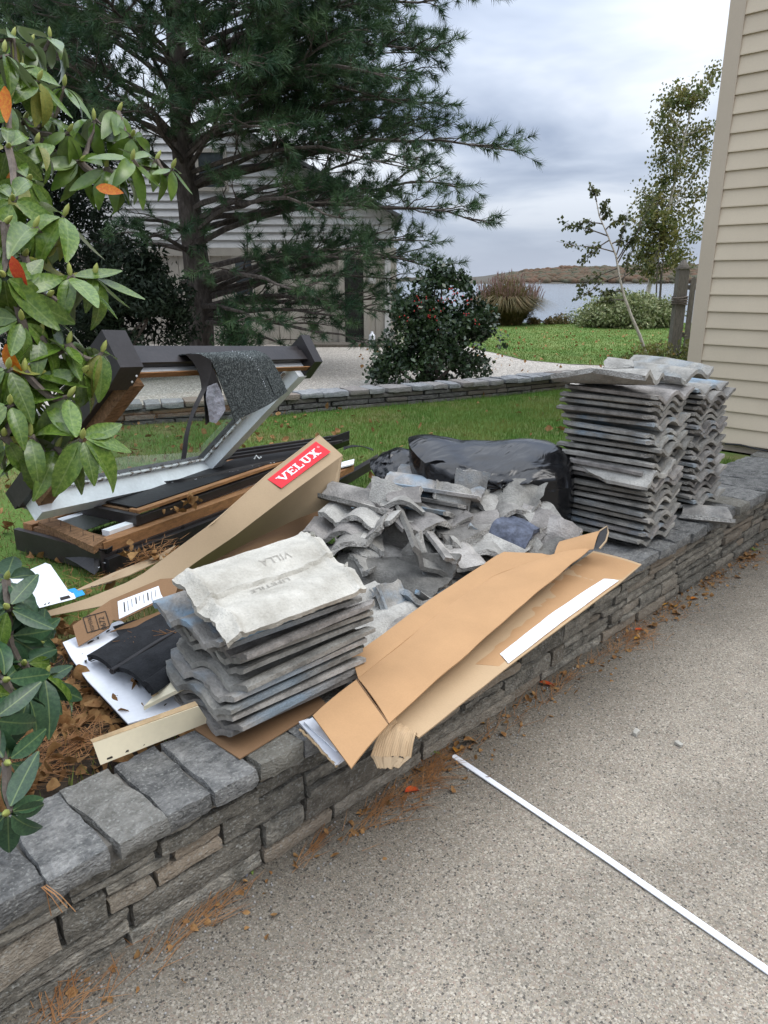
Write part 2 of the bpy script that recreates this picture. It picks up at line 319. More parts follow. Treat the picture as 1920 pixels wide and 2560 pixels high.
M['needle'] = leafmat('pine_needles', (.026, .066, .030), (.085, .145, .056), rough=.5, scale=2.4, trans=.15, spec=.3, rv=.02)
M['yew'] = leafmat('dark_evergreen', (.009, .018, .009), (.022, .038, .016), rough=.6, scale=3, trans=.1, spec=.25, rv=.1)
M['holly'] = leafmat('holly_leaf', (.016, .036, .014), (.045, .075, .026), rough=.32, scale=4, trans=.1, spec=.5, rv=.02)
M['variegated'] = leafmat('variegated_leaf', (.10, .14, .045), (.36, .36, .18), rough=.5, scale=9, trans=.2, rv=.02)
M['birch_leaf'] = leafmat('birch_leaf', (.085, .115, .028), (.24, .20, .06), rough=.5, scale=3, trans=.35, rv=.02)
M['dark_leaf'] = leafmat('sapling_leaf', (.035, .055, .018), (.13, .13, .04), rough=.5, scale=8, trans=.3, rv=.02)
M['plume'] = leafmat('grass_plume', (.22, .125, .105), (.36, .235, .2), rough=.8, scale=6, trans=.3, rv=.02)
M['reed'] = leafmat('reed_blade', (.095, .085, .025), (.20, .135, .06), rough=.6, scale=5, trans=.3, rv=.02)
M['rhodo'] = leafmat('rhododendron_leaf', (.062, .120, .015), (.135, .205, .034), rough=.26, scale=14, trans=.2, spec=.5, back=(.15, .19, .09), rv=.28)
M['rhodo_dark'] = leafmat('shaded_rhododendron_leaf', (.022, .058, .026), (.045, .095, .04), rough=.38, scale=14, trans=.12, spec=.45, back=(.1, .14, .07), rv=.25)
M['rhodo_yellow'] = leafmat('yellowing_leaf', (.19, .21, .045), (.27, .26, .06), rough=.4, scale=10, trans=.25, rv=.15)
M['orange_leaf'] = leafmat('orange_leaf', (.50, .12, .015), (.55, .22, .02), rough=.45, scale=12, trans=.25, rv=.2)
M['red_leaf'] = leafmat('red_leaf', (.42, .035, .015), (.5, .09, .02), rough=.4, scale=18, trans=.2, rv=.2)
M['yellow_leaf'] = leafmat('yellow_leaf', (.52, .27, .03), (.45, .2, .03), rough=.5, scale=18, trans=.25, rv=.15)
M['bud'] = mat('flower_bud', (.30, .33, .09), rough=.5, var=.15, bump=.1, rv=.1)
M['berry'] = mat('red_berry', (.42, .012, .012), rough=.3, var=.1, bump=0, spec=.5)
M['siding'] = mat('beige_vinyl_siding', (.545, .455, .335), rough=.5, var=.05, scale=2.2, bump=.05, bscale=120, rv=.05, spec=.3)
M['corner'] = mat('beige_corner_trim', (.47, .39, .295), rough=.5, var=.03, scale=3, bump=.02, rv=.01)
M['clap'] = mat('white_clapboard', (.56, .555, .54), rough=.6, var=.05, bump=.05, rv=.04)
M['beige_board'] = mat('greige_board', (.40, .37, .32), rough=.7, var=.07, scale=5, bump=.1, rv=.06)
M['roofing'] = mat('asphalt_roof', (.09, .09, .095), rough=.95, var=.3, scale=40, bump=.3)
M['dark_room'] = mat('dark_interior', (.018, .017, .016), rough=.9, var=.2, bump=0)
M['concrete'] = mat('concrete_foundation', (.26, .25, .235), rough=.95, var=.2, bump=.3)
M['strip'] = mat('white_plastic_strip', (.80, .82, .86), rough=.4, var=.02, bump=.02, rv=0)
def shingle():
    m = mat('mineral_felt', (.034, .040, .041), rough=.95, var=.5, scale=130, bump=.5, bscale=260, rv=.02, col2=(.155, .175, .172), lo=.44, hi=.72, detail=2, spec=.2); return m
M['shingle'] = shingle()
def bagmat():
    m = mat('black_plastic', (.007, .007, .008), rough=.2, var=.1, scale=5, bump=.0, spec=.42)
    t = m.node_tree; b = t.nodes['Principled BSDF']; nn = t.nodes.new; L = t.links.new
    tc = nn('ShaderNodeTexCoord'); mp = nn('ShaderNodeMapping'); L(tc.outputs['Object'], mp.inputs[0]); mp.inputs['Scale'].default_value = (3, 8, 6)
    n = nn('ShaderNodeTexNoise'); n.inputs['Scale'].default_value = 1; n.inputs['Detail'].default_value = 3; n.inputs['Distortion'].default_value = 1.3; L(mp.outputs[0], n.inputs['Vector'])
    bp = nn('ShaderNodeBump'); bp.inputs['Strength'].default_value = .4; bp.inputs['Distance'].default_value = .03; L(n.outputs[0], bp.inputs['Height']); L(bp.outputs[0], b.inputs['Normal']); return m
M['bag'] = bagmat()
def addvein(m):
    t = m.node_tree; nn = t.nodes.new; L = t.links.new
    tc = nn('ShaderNodeTexCoord'); sp = nn('ShaderNodeSeparateXYZ'); L(tc.outputs['Object'], sp.inputs[0])
    ab = nn('ShaderNodeMath'); ab.operation = 'ABSOLUTE'; L(sp.outputs[0], ab.inputs[0])
    mr = nn('ShaderNodeMapRange'); L(ab.outputs[0], mr.inputs[0]); mr.inputs[1].default_value = .016; mr.inputs[2].default_value = .005
    sm = nn('ShaderNodeMath'); sm.operation = 'MULTIPLY_ADD'; L(ab.outputs[0], sm.inputs[0]); sm.inputs[1].default_value = -.75; L(sp.outputs[1], sm.inputs[2])
    ml = nn('ShaderNodeMath'); ml.operation = 'MULTIPLY'; L(sm.outputs[0], ml.inputs[0]); ml.inputs[1].default_value = 62
    sn = nn('ShaderNodeMath'); sn.operation = 'SINE'; L(ml.outputs[0], sn.inputs[0])
    b = t.nodes['Principled BSDF']; src = b.inputs['Base Color'].links[0].from_socket
    v2 = nn('ShaderNodeMapRange'); L(sn.outputs[0], v2.inputs[0]); v2.inputs[1].default_value = .7; v2.inputs[2].default_value = 1; v2.inputs[4].default_value = .0
    mxx = nn('ShaderNodeMath'); mxx.operation = 'MAXIMUM'; L(v2.outputs[0], mxx.inputs[0]); mq = nn('ShaderNodeMath'); mq.operation = 'MULTIPLY'; L(mr.outputs[0], mq.inputs[0]); mq.inputs[1].default_value = .4; L(mq.outputs[0], mxx.inputs[1])
    mx = nn('ShaderNodeMix'); mx.data_type = 'RGBA'; L(mxx.outputs[0], mx.inputs[0]); L(src, mx.inputs[6]); mx.inputs[7].default_value = (.25, .32, .11, 1); L(mx.outputs[2], b.inputs['Base Color'])
    bp = nn('ShaderNodeBump'); bp.inputs['Strength'].default_value = .10; bp.inputs['Distance'].default_value = .01; L(sn.outputs[0], bp.inputs['Height']); bp.inputs['Strength'].default_value = .03; L(bp.outputs[0], b.inputs['Normal'])
for k_ in ('rhodo', 'rhodo_dark', 'rhodo_yellow'): addvein(M[k_])
def glassmat():
    m, t, b, nn, L = nodes('window_glass'); o = t.nodes['Material Output']
    tr = nn('ShaderNodeBsdfTransparent'); tr.inputs[0].default_value = (.86, .89, .88, 1); gl = nn('ShaderNodeBsdfGlossy'); gl.inputs['Roughness'].default_value = .02
    fr = nn('ShaderNodeFresnel'); fr.inputs[0].default_value = 1.5; gm = nn('ShaderNodeNewGeometry'); iv = nn('ShaderNodeMath'); iv.operation = 'SUBTRACT'; iv.inputs[0].default_value = 1; L(gm.outputs['Backfacing'], iv.inputs[1]); mu = nn('ShaderNodeMath'); mu.operation = 'MULTIPLY'; L(iv.outputs[0], mu.inputs[1]); L(fr.outputs[0], mu.inputs[0])
    mx = nn('ShaderNodeMixShader'); L(mu.outputs[0], mx.inputs[0]); L(tr.outputs[0], mx.inputs[1]); L(gl.outputs[0], mx.inputs[2]); L(mx.outputs[0], o.inputs[0]); return m
M['glass'] = glassmat()
M['pane'] = mat('house_window_pane', (.05, .06, .065), rough=.08, var=.1, bump=0, spec=.6)
M['foil'] = mat('crinkled_plastic', (.30, .31, .36), rough=.2, var=.4, scale=18, bump=1, bscale=30, spec=.6, metal=.4)
M['navy'] = mat('navy_slate', (.072, .082, .112), rough=.6, var=.5, scale=25, bump=.3)
def watermat():
    m, t, b, nn, L = nodes('bay_water'); b.inputs['Base Color'].default_value = (.12, .15, .18, 1); b.inputs['Roughness'].default_value = .12; b.inputs['Specular IOR Level'].default_value = .6
    tc = nn('ShaderNodeTexCoord'); mp = nn('ShaderNodeMapping'); L(tc.outputs['Object'], mp.inputs[0]); mp.inputs['Rotation'].default_value = (0, 0, R(-45)); mp.inputs['Scale'].default_value = (.5, 1.5, 1)
    n = nn('ShaderNodeTexNoise'); n.inputs['Scale'].default_value = .7; n.inputs['Detail'].default_value = 6; n.inputs['Roughness'].default_value = .6; L(mp.outputs[0], n.inputs['Vector'])
    bp = nn('ShaderNodeBump'); bp.inputs['Strength'].default_value = .5; bp.inputs['Distance'].default_value = .5; L(n.outputs[0], bp.inputs['Height']); L(bp.outputs[0], b.inputs['Normal']); return m
M['water'] = watermat()
M['hill'] = mat('autumn_wood', (.105, .062, .038), rough=1, var=.3, scale=.04, bump=0, rv=.1, col2=(.065, .066, .042), lo=.4, hi=.6)
M['hill_land'] = mat('far_land', (.075, .066, .052), rough=1, var=.2, scale=.02, bump=0)
def rough_box(name, size, n, amp, rnd_r, seed, freq=9., edge_amp=None, skew=0):
    "stone-like block, origin at the centre of its base: x width, y depth, z height"
    nx, ny, nz_ = n; V = []; idx = {}; Fc = []
    r = random.Random(seed); off = Vector((r.uniform(0, 50), r.uniform(0, 50), r.uniform(0, 50)))
    def vid(i, j, k):
        if (i, j, k) not in idx:
            p = Vector(((i / nx - .5) * size[0], (j / ny - .5) * size[1], k / nz_ * size[2]))
            ex = (i in (0, nx)) + (j in (0, ny)) + (k in (0, nz_))
            q = noise.noise_vector(p * freq + off); q2 = noise.noise_vector(p * freq * 3.1 + off)
            a = amp if ex < 2 else (edge_amp or amp)
            d = q * a + q2 * (a * .55)
            if ex >= 2:
                k_ = rnd_r * (1 if ex == 2 else 1.35) * r.uniform(.35, 1.15)
                if i in (0, nx): d.x += k_ * (1 if i == 0 else -1)
                if j in (0, ny): d.y += k_ * (1 if j == 0 else -1)
                if k in (0, nz_): d.z += k_ * (.8 if k == 0 else -.8)
            p = p + d
            p.x += skew * p.y
            idx[(i, j, k)] = len(V); V.append(tuple(p))
        return idx[(i, j, k)]
    for a in range(nx):
        for b in range(ny):
            Fc.append((vid(a, b, nz_), vid(a + 1, b, nz_), vid(a + 1, b + 1, nz_), vid(a, b + 1, nz_)))
            Fc.append((vid(a, b, 0), vid(a, b + 1, 0), vid(a + 1, b + 1, 0), vid(a + 1, b, 0)))
        for c in range(nz_):
            Fc.append((vid(a, 0, c), vid(a + 1, 0, c), vid(a + 1, 0, c + 1), vid(a, 0, c + 1)))
            Fc.append((vid(a, ny, c), vid(a, ny, c + 1), vid(a + 1, ny, c + 1), vid(a + 1, ny, c)))
    for b in range(ny):
        for c in range(nz_):
            Fc.append((vid(0, b, c), vid(0, b, c + 1), vid(0, b + 1, c + 1), vid(0, b + 1, c)))
            Fc.append((vid(nx, b, c), vid(nx, b + 1, c), vid(nx, b + 1, c + 1), vid(nx, b, c + 1)))
    me = bpy.data.meshes.new(name); me.from_pydata(V, [], Fc); fix(me, 38, recalc=False); return me
# ================================================================== SETTING
WT, GZ, LZ = .37, .28, .325        # wall top, base ground, near lawn
SHORE = 24.6
def terr(x, y):
    f = (x + y) * C45
    z = GZ if y > 1.6 else -.06
    if f > SHORE: z += -min((f - SHORE) / 4.0, 1) * 3.4
    return z
xs = [-160, -90, -50, -30, -20, -12] + [i * 1.5 for i in range(-6, 34)] + [60, 80, 120, 170, 260]
ys = [-260, -120, -60, -30, -10, 0, 1.50, 1.70] + [1.7 + i * 1.5 for i in range(1, 26)] + [48, 60, 90, 140, 200]
g = [[(x, y, terr(x, y)) for y in ys] for x in xs]
mb = MB(); mb.grid(g); mb.build('ground', M['soil'], kind='structure')
wat = MB(); wat.add([CF(-3500, -300, -2.4), CF(3500, -300, -2.4), CF(3500, 3500, -2.4), CF(-3500, 3500, -2.4)], [(0, 1, 2, 3)])
wat.build('water', M['water'], kind='structure')
def dz(x): return .05 * max(0, .95 - x) if x > -2 else .1475
dv = MB(); gd = [[(x, y, dz(x)) for y in (-9, -3, 0, 1.2, 1.5)] for x in (-7, -2, -1, 0, .4, .8, .95, 1.2, 2, 4, 8)]
dv.grid(gd); dv.build('driveway', M['driveway'], kind='structure')
# far wall line (front foot), left to right
FWL = [Vector(p) for p in ((.2, 6.95, 0), (2.36, 6.70, 0), (3.04, 6.46, 0), (3.8, 6.10, 0), (4.32, 5.90, 0), (4.78, 5.78, 0), (6.19, 5.30, 0), (7.2, 5.02, 0), (8.35, 4.80, 0), (9.2, 4.62, 0))]
def poly_z(pts, z): return [Vector((p[0], p[1], z)) for p in pts]
def sheet(name, pts, z, m, sub=None, **k):
    bm = bmesh.new(); bm.faces.new([bm.verts.new((p[0], p[1], z)) for p in pts]); bmesh.ops.triangulate(bm, faces=bm.faces[:])
    me = bpy.data.meshes.new(name); bm.to_mesh(me); bm.free(); fix(me)
    for p in me.polygons:
        if p.normal.z < 0: p.flip()
    return link(name, me, None, m, kind='structure', **k)
lawn_pts = [(-9, 1.66), (5.86, 1.66), (5.86, 2.6), (9.2, 4.62)] + [(p.x, p.y) for p in FWL[::-1]] + [(-9, 8)]
sheet('lawn', lawn_pts, LZ, M['lawn'])
far_edge = [(C45 * (SHORE - .1 + r), C45 * (SHORE - .1 - r)) for r in (16, 9, 5, 2, .5)]
FLP = [P(u, v, .29) for u, v in ((1150, 858), (1185, 872), (1238, 882), (1307, 899), (1423, 910), (1560, 915), (1720, 918))]
far_lawn_pts = [(p.x, p.y) for p in FLP] + [(13, 2.5), (24, 2)] + far_edge
sheet('far_lawn', far_lawn_pts, .292, M['far_lawn'])
gravel_pts = [(p.x, p.y + .1) for p in FWL] + [(10, 4.0), (13, 2.5)] + [(p.x, p.y) for p in FLP[::-1]] + [(far_edge[-1][0], far_edge[-1][1]), (9.5, 19), (-6, 14)]
sheet('gravel_bed', gravel_pts, .284, M['gravel'])
bed = [(-1.5, 1.68), (.95, 1.68), (1.05, 2.0), (.9, 2.6), (.45, 3.1), (-1.5, 3.4)]
sheet('planting_bed', bed, LZ + .006, M['soil'])

# ------------------------------------------------------------------ retaining wall, stone by stone
wall = thing('stone_wall', (2.6, 1.5, 0), 'grey dry stone retaining wall with flat coping stones, running along the driveway under the debris', 'stone wall')
core = MB(); core.box((2.55, 1.575, .15), (6.6, .17, .306)); core.box((2.55, 1.56, .3275), (6.6, .24, .049)); core.build('mortar_core', M['mortar'], wall)
wr = random.Random(11)
def put(name, me, loc, rot, parent, m):
    o = bpy.data.objects.new(name, me); COL.objects.link(o)
    if not me.materials: me.materials.append(m)
    o.matrix_basis = Matrix.Translation(loc) @ Matrix.Rotation(rot[2], 4, 'Z') @ Matrix.Rotation(rot[0], 4, 'X') @ Matrix.Rotation(rot[1], 4, 'Y')
    o.parent = parent; o.matrix_parent_inverse = Matrix.Translation(-Vector(parent.location)); return o
def stone(x0, x1, z0, z1):
    w_, h_ = x1 - x0 - .006, z1 - z0 - .005
    if w_ < .02 or h_ < .012: return
    me = rough_box('wall_stone', (w_, .11, h_), (max(3, int(w_ / .045)), 1, 3 if h_ > .04 else 2), .0055, .0045, wr.random() * 1e6, freq=11, edge_amp=.0055)
    put('wall_stone', me, ((x0 + x1) / 2, 1.512 + wr.uniform(-.014, .010), z0 + .002), (wr.uniform(-.06, .06), wr.uniform(-.012, .012), 0), wall, M['stone'])
bands = [0.0, .055, .135, .222, .312]
for bi in range(4):
    z0, z1 = bands[bi], bands[bi + 1]; x = -.75 + wr.uniform(0, .2)
    while x < 5.85:
        ln = wr.uniform(.17, .55); x1 = min(x + ln, 5.87)
        t = wr.random(); hgt = z1 - z0
        j0 = 0 if bi == 0 else wr.uniform(-.004, .004)
        if bi == 0 or t < .5:
            if bi == 0: stone(x, x1, z0, z1)
            else:
                xm = x1 if ln < .3 else x + ln * wr.uniform(.5, .8)
                stone(x, xm, z0, z1); stone(xm, x1, z0, z1)
        else:
            c = z0 + hgt * wr.uniform(.34, .64)
            x1 = min(x + wr.uniform(.28, .62), 5.87)
            def run(a, b, p, q):
                if wr.random() < .5 or b - a < .26: stone(a, b, p, q)
                else:
                    k = a + (b - a) * wr.uniform(.3, .7); stone(a, k, p, q); stone(k, b, p, q)
            run(x, x1, z0, c); run(x, x1, c, z1)
        x = x1
# coping stones
cx = -.72; joints = [-.72, -.5, -.31, -.12, .06, .235, .39, .535, .672, .805, .945, 1.10, 1.25]
x = 1.25
while x < 5.7: x += wr.uniform(.17, .30); joints.append(min(x, 5.88))
if joints[-1] < 5.86: joints[-1] = 5.88
for a, b in zip(joints[:-1], joints[1:]):
    wide = a > 4.15; dp = .47 if wide else .285
    hgt = .059 + wr.uniform(-.007, .006)
    me = rough_box('coping_stone', (b - a - .005, dp + wr.uniform(-.012, .012), hgt), (6, 9, 3), .0045, .005, wr.random() * 1e6, freq=10, edge_amp=.007, skew=wr.uniform(-.12, .06))
    put('coping_stone', me, ((a + b) / 2, 1.412 + dp / 2 + wr.uniform(-.01, .01), WT - hgt + wr.uniform(-.004, .004)), (wr.uniform(-.015, .015), wr.uniform(-.015, .015), wr.uniform(-.03, .03)), wall, M['cope'])
# ------------------------------------------------------------------ low wall across the yard
fwall = thing('garden_wall', (5, 5.8, LZ), 'low curved dry stone garden wall with pale coping between lawn and gravel', 'stone wall')
def along(pts, step):
    res = []; 
    for a, b in zip(pts[:-1], pts[1:]):
        n = max(1, int((b - a).length / .02))
        res += [a.lerp(b, k / n) for k in range(n)]
    res.append(pts[-1]); return res
line = along(FWL, .02)
cum = [0]
for a, b in zip(line[:-1], line[1:]): cum.append(cum[-1] + (b - a).length)
tot = cum[-1]
def at(s):
    s = max(0, min(tot, s)); i = min(int(np.searchsorted(cum, s)), len(line) - 1); p = line[i]; q = line[min(i + 8, len(line) - 1)]; o_ = line[max(i - 8, 0)]
    return p, math.atan2(q.y - o_.y, q.x - o_.x)
fr = random.Random(5)
mc = MB(); lf = [at(2.05 + (tot - 3.2) * k / 40) for k in range(41)]
gl = [[p + Vector((-math.sin(a), math.cos(a), 0)) * .05 + UP * z for z in (.2, LZ + .14)] for p, a in lf]
gb = [[p + Vector((-math.sin(a), math.cos(a), 0)) * .24 + UP * z for z in (LZ + .14, .2)] for p, a in lf]
mc.grid([x_ + y_ for x_, y_ in zip(gl, gb)]); mc.build('mortar_core', M['mortar'], fwall)
zc_ = [LZ - .02, LZ + .04, LZ + .092, LZ + .14]
for k in range(3):
    s = 2.2 + fr.uniform(0, .1) if k else 2.2
    while s < tot - 1.2:
        ln = fr.uniform(.13, .42); p, a = at(s + ln / 2)
        h_ = zc_[k + 1] - zc_[k] - .004
        me = rough_box('wall_stone', (ln - .008, .1, h_), (3, 1, 2), .004, .006, fr.random() * 1e6)
        put('wall_stone', me, p + Vector((-math.sin(a), math.cos(a), 0)) * (.05 + fr.uniform(-.012, .012)) + UP * zc_[k], (0, 0, a), fwall, M['far_stone'])
        s += ln
s = 2.0
while s < tot - 1.0:
    ln = fr.uniform(.16, .3); p, a = at(s + ln / 2)
    me = rough_box('coping_stone', (ln - .008, .32, .058), (3, 3, 2), .005, .008, fr.random() * 1e6, edge_amp=.009)
    put('coping_stone', me, p + Vector((-math.sin(a), math.cos(a), 0)) * .13 + UP * (LZ + .136 + fr.uniform(-.003, .003)), (fr.uniform(-.02, .02), fr.uniform(-.02, .02), a + fr.uniform(-.03, .03)), fwall, M['far_cope'])
    s += ln
# ------------------------------------------------------------------ beige house on the right
HX, HY = 5.9, 2.50
house = thing('beige_house', (HX + 2, HY - 2, 0), 'beige vinyl sided house wall standing at the end of the stone wall', 'house')
body = MB(); body.box((HX + 4.03, HY - 4.02, 2.9), (8.0, 8.0, 5.6)); body.build('wall', M['corner'], house)
fd = MB(); fd.box((HX + 4.04, HY - 4.03, .19), (7.98, 7.98, .36)); fd.build('foundation', M['concrete'], house)
pitch, zb = .1226, .392
nb = 38
bd = MB(); L_ = 3.6
prof = [(0.0, 0.0), (-.017, .0), (-.017, .008), (-.0025, pitch + .004), (0.0, pitch + .004)]
va = [(x, 0, z) for x, z in prof]; vb = [(x, -L_, z) for x, z in prof]
bd.add(va + vb, [(0, 1, 2, 3, 4), (9, 8, 7, 6, 5)] + [(i, i + 5, (i + 1) % 5 + 5, (i + 1) % 5) for i in range(5)])
bme = bd.mesh('siding_board'); bme.materials.append(M['siding'])
for i in range(nb):
    o = link('siding_board', bme, house); o.location = (HX, HY - .10, zb + i * pitch)
    o.rotation_euler = (0, 0, 0)
cp = MB(); cp.box((HX - .006, HY - .049, 2.9), (.030, .098, 5.1)); cp.build('corner_trim', M['corner'], house)
cp = MB(); cp.box((HX - .0135, HY - .104, 2.9), (.015, .012, 5.1)); cp.build('corner_channel', M['corner'], house)
cab = MB(); cab.tube([(HX - .03, 2.12, .385), (HX - .05, 2.0, .40), (HX - .045, 1.88, .385), (HX - .05, 1.70, .378), (HX - .05, 1.4, .40)], .007, 6)
tag(cab.build('black_cable', M['black'], smooth=60), 'thin black cable lying along the foot of the beige siding', 'cable')
# ------------------------------------------------------------------ neighbour's house behind the pine
D2 = 16.2
def H2(u, v): # a point on the facade plane, facing the camera
    return PPL(u, v, CF(0, D2), FW)
nh = thing('white_house', CF(-2, D2 + 2, .2), 'neighbouring house with white clapboard gable over greige board walls, seen through the pine', 'house')
zT = H2(700, 622).z
xl, xr = -6.6, CF(0, 0).x
def facade(pts_rz, y, ex=.12):
    return [CF(r, y, z) for r, z in pts_rz]
def rr(u, v=700): q = H2(u, v); return q.dot(RT)
def zz(v): return H2(900, v).z
mb = MB(); mb.prism(facade([(rr(150), .1), (rr(972), .1), (rr(972), zT), (rr(150), zT)], D2 + .03), FW * 6); mb.build('wall', M['beige_board'], nh)
top = facade([(rr(100), zT + .02), (rr(985), zT + .02), (rr(985), zz(545)), (rr(590), zz(318)), (rr(100), zz(318))], D2 + .03)
mb = MB(); mb.prism(top, FW * 6); mb.build('upper_wall', M['clap'], nh)
i = 0; z = zT + .02; ztop = zz(318); r0, r1 = rr(100), rr(985)
while z < ztop - .05:
    fr_ = 1 if z < zz(545) else 1 - (z - zz(545)) / (ztop - zz(545))
    re = rr(590) + (r1 - rr(590)) * max(0, fr_)
    b = MB(); b.prism([CF(r0, D2, z), CF(r0, D2 - .02, z), CF(r0, D2 + .02, z + .155), CF(r0, D2 + .03, z + .155)], RT * (re - r0)); b.build('siding_board', M['clap'], nh)
    z += .15
x = rr(150); k = 0
while x < rr(972) - .05:
    b = MB(); b.beam(CF(x + .006, D2 + .005, .12), CF(x + .006, D2 + .005, zT - .13), RT * .215, FW * .024); b.build('wall_panel', M['beige_board'], nh); x += .227
b = MB(); b.beam(CF(rr(150), D2 - .06, zT - .14), CF(rr(990), D2 - .06, zT - .14), UP * .16, FW * .1); b.build('trim_band', M['beige_board'], nh)
b = MB(); b.beam(CF(rr(962), D2 - .03, .1), CF(rr(962), D2 - .03, zT - .14), RT * .12, FW * .06); b.build('corner_board', M['clap'], nh)
# roof slope
b = MB(); b.prism([CF(rr(590), D2 - .25, zz(312)), CF(rr(1003), D2 - .25, zz(548)), CF(rr(1003), D2 - .25, zz(540)), CF(rr(590), D2 - .25, zz(302))], FW * 6.5); b.build('roof', M['roofing'], nh)
def window(u0, v0, u1, v1, name='window', pane='pane'):
    a = MB(); p = .07; q = H2
    c00, c10, c01, c11 = CF(rr(u0), D2, zz(v1)), CF(rr(u1), D2, zz(v1)), CF(rr(u0), D2, zz(v0)), CF(rr(u1), D2, zz(v0))
    a.beam(c00 - FW * .05, c01 - FW * .05, RT * p, FW * .06); a.beam(c10 - FW * .05 - RT * p, c11 - FW * .05 - RT * p, RT * p, FW * .06)
    a.beam(c00 - FW * .05 + RT * p, c10 - FW * .05 - RT * p, UP * p, FW * .06); a.beam(c01 - FW * .05 + RT * p - UP * p, c11 - FW * .05 - RT * p - UP * p, UP * p, FW * .06)
    f = a.build(name, M['beige_board'], nh)
    g_ = MB(); g_.beam(c00 + RT * p - FW * .024 + UP * p, c01 + RT * p - FW * .024 - UP * p, (c10 - c00) - RT * 2 * p, FW * .012); g_.build('pane', M[pane], f)
window(582, 638, 640, 745)
window(508, 372, 585, 478)
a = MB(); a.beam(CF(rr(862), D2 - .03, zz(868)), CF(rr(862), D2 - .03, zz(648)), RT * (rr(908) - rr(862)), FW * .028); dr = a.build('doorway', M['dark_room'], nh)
a = MB()
a.beam(CF(rr(846), D2 - .05, zz(870)), CF(rr(846), D2 - .05, zz(640)), RT * (rr(861) - rr(846)), FW * .05); a.beam(CF(rr(909), D2 - .05, zz(870)), CF(rr(909), D2 - .05, zz(640)), RT * (rr(922) - rr(909)), FW * .05)
a.build('door_frame', M['beige_board'], dr)
a = MB(); a.beam(CF(rr(921), D2 - .08, zz(709)), CF(rr(921), D2 - .08, zz(686)), RT * .15, FW * .08); a.tube([CF(rr(921) + .075, D2 - .08, zz(697)), CF(rr(921) + .075, D2 - .12, zz(697))], .055, 10); a.build('utility_box', M['clap'], nh)
a = MB(); a.beam(CF(rr(760), D2 - .7, .2), CF(rr(1000), D2 - .7, .2), UP * .14, FW * .66)
tag(a.build('door_step', M['weathered']), 'low weathered step in front of the dark doorway', 'step')
a = MB(); q = H2(930, 862); c = CF(rr(930), D2 - .35, .34)
a.tube([c, c + UP * .16, c + UP * .2, c + UP * .24], [.07, .07, .03, .025], 8)
tag(a.build('white_jug', M['white_paper'], smooth=40), 'small white jug left on the step by the dark doorway', 'jug')
# ------------------------------------------------------------------ wooden fence at the lawn's right edge
fence = thing('wooden_fence', P(1690, 893, .29), 'weathered grey wooden fence with thick rope wound post beside the beige house', 'fence')
fp = P(1682, 895, .29); ztp = PPL(1705, 655, fp, FW).z; dep = (fp - O0).dot(FW)
b = MB(); r_ = .165
for i, (zz0, zz1, ww) in enumerate(((fp.z - .05, ztp - .12, .17), (ztp - .115, ztp - .09, .2))):
    b.beam(fp + UP * (zz0 - fp.z) - RT * ww / 2 - FW * ww / 2, fp + UP * (zz1 - fp.z) - RT * ww / 2 - FW * ww / 2, RT * ww, FW * ww)
b.tube([fp + UP * (ztp - .09 - fp.z), fp + UP * (ztp - .05 - fp.z), fp + UP * (ztp + .04 - fp.z)], [.1, .085, .02], 8)
b.build('post', M['weathered'], fence)
for k in range(4):
    t = MB(); zk = fp.z + .92 + k * .035; rr_ = .128
    t.tube([fp + UP * (zk - fp.z + .012 * math.sin(a_ * 2 + k)) + RT * rr_ * math.cos(a_) + FW * rr_ * math.sin(a_) for a_ in [i * math.pi / 6 for i in range(13)]], .014, 5); t.build('rope', M['twig'], fence, smooth=60)
for k in range(6):
    b = MB(); p0 = fp + RT * (.17 + k * .125) + FW * (.02 + k * .05); top_ = PPL(1735, 690, fp, FW).z - fp.z + (.03 if k % 2 else 0)
    b.prism([p0, p0 + RT * .09, p0 + RT * .09 + UP * (top_ - .06), p0 + RT * .045 + UP * top_, p0 + UP * (top_ - .06)], FW * .022); b.build('picket', M['weathered'], fence)
for zr in (.35, 1.15):
    b = MB(); b.beam(fp + RT * .06 + UP * zr + FW * .055, fp + RT * 1.0 + FW * .40 + UP * zr, UP * .08, FW * .035); b.build('rail', M['weathered'], fence)
# ------------------------------------------------------------------ far shore
hr = random.Random(3)
def crowns(name, n, rf, ff, hz_, rad, m, seed):
    ico = bpy.data.meshes.new('t'); bm = bmesh.new(); bmesh.ops.create_icosphere(bm, subdivisions=2, radius=1); bm.to_mesh(ico); bm.free()
    base = np.array([v.co[:] for v in ico.vertices]); fc = np.array([p.vertices[:] for p in ico.polygons]); bpy.data.meshes.remove(ico)
    q = random.Random(seed); V = []; Fa = []
    for i in range(n):
        t = q.random(); r = rf(t); a_ = q.random(); f = ff(a_, t); h = hz_(t) * (.1 + .9 * a_ ** .8) * q.uniform(.85, 1.05); s = rad * q.uniform(.6, 1.3)
        c = CF(r, f, -2.2 + h)
        pts = base * np.array([s * 1.2, s * 1.2, s * .9]) * (1 + .25 * np.array([[noise.noise(Vector(p) * 2.1 + Vector((i, 0, 0)))] for p in base]))
        Fa.append(fc + len(base) * i); V.append(pts + np.array(c[:]))
    me = arrays(name, np.concatenate(V), np.concatenate(Fa)); return link(name, me, None, m, kind='stuff')
DH = 900.
def ur(u): return (u - 960) / F * DH * 1.05
hills = MB(); pts = []
us = [1050, 1150, 1250, 1330, 1420, 1500, 1600, 1720, 1900, 2100]
hh = [3, 4, 8, 15, 19, 19, 20, 22, 24, 24]
g_ = [[CF(ur(u), DH, -2.6), CF(ur(u), DH + 8, -1.0), CF(ur(u), DH + 90, h * .62), CF(ur(u), DH + 260, h * .9), CF(ur(u), DH + 500, -3)] for u, h in zip(us, hh)]
hills.grid(g_); hills.build('far_shore', M['hill_land'], kind='structure')
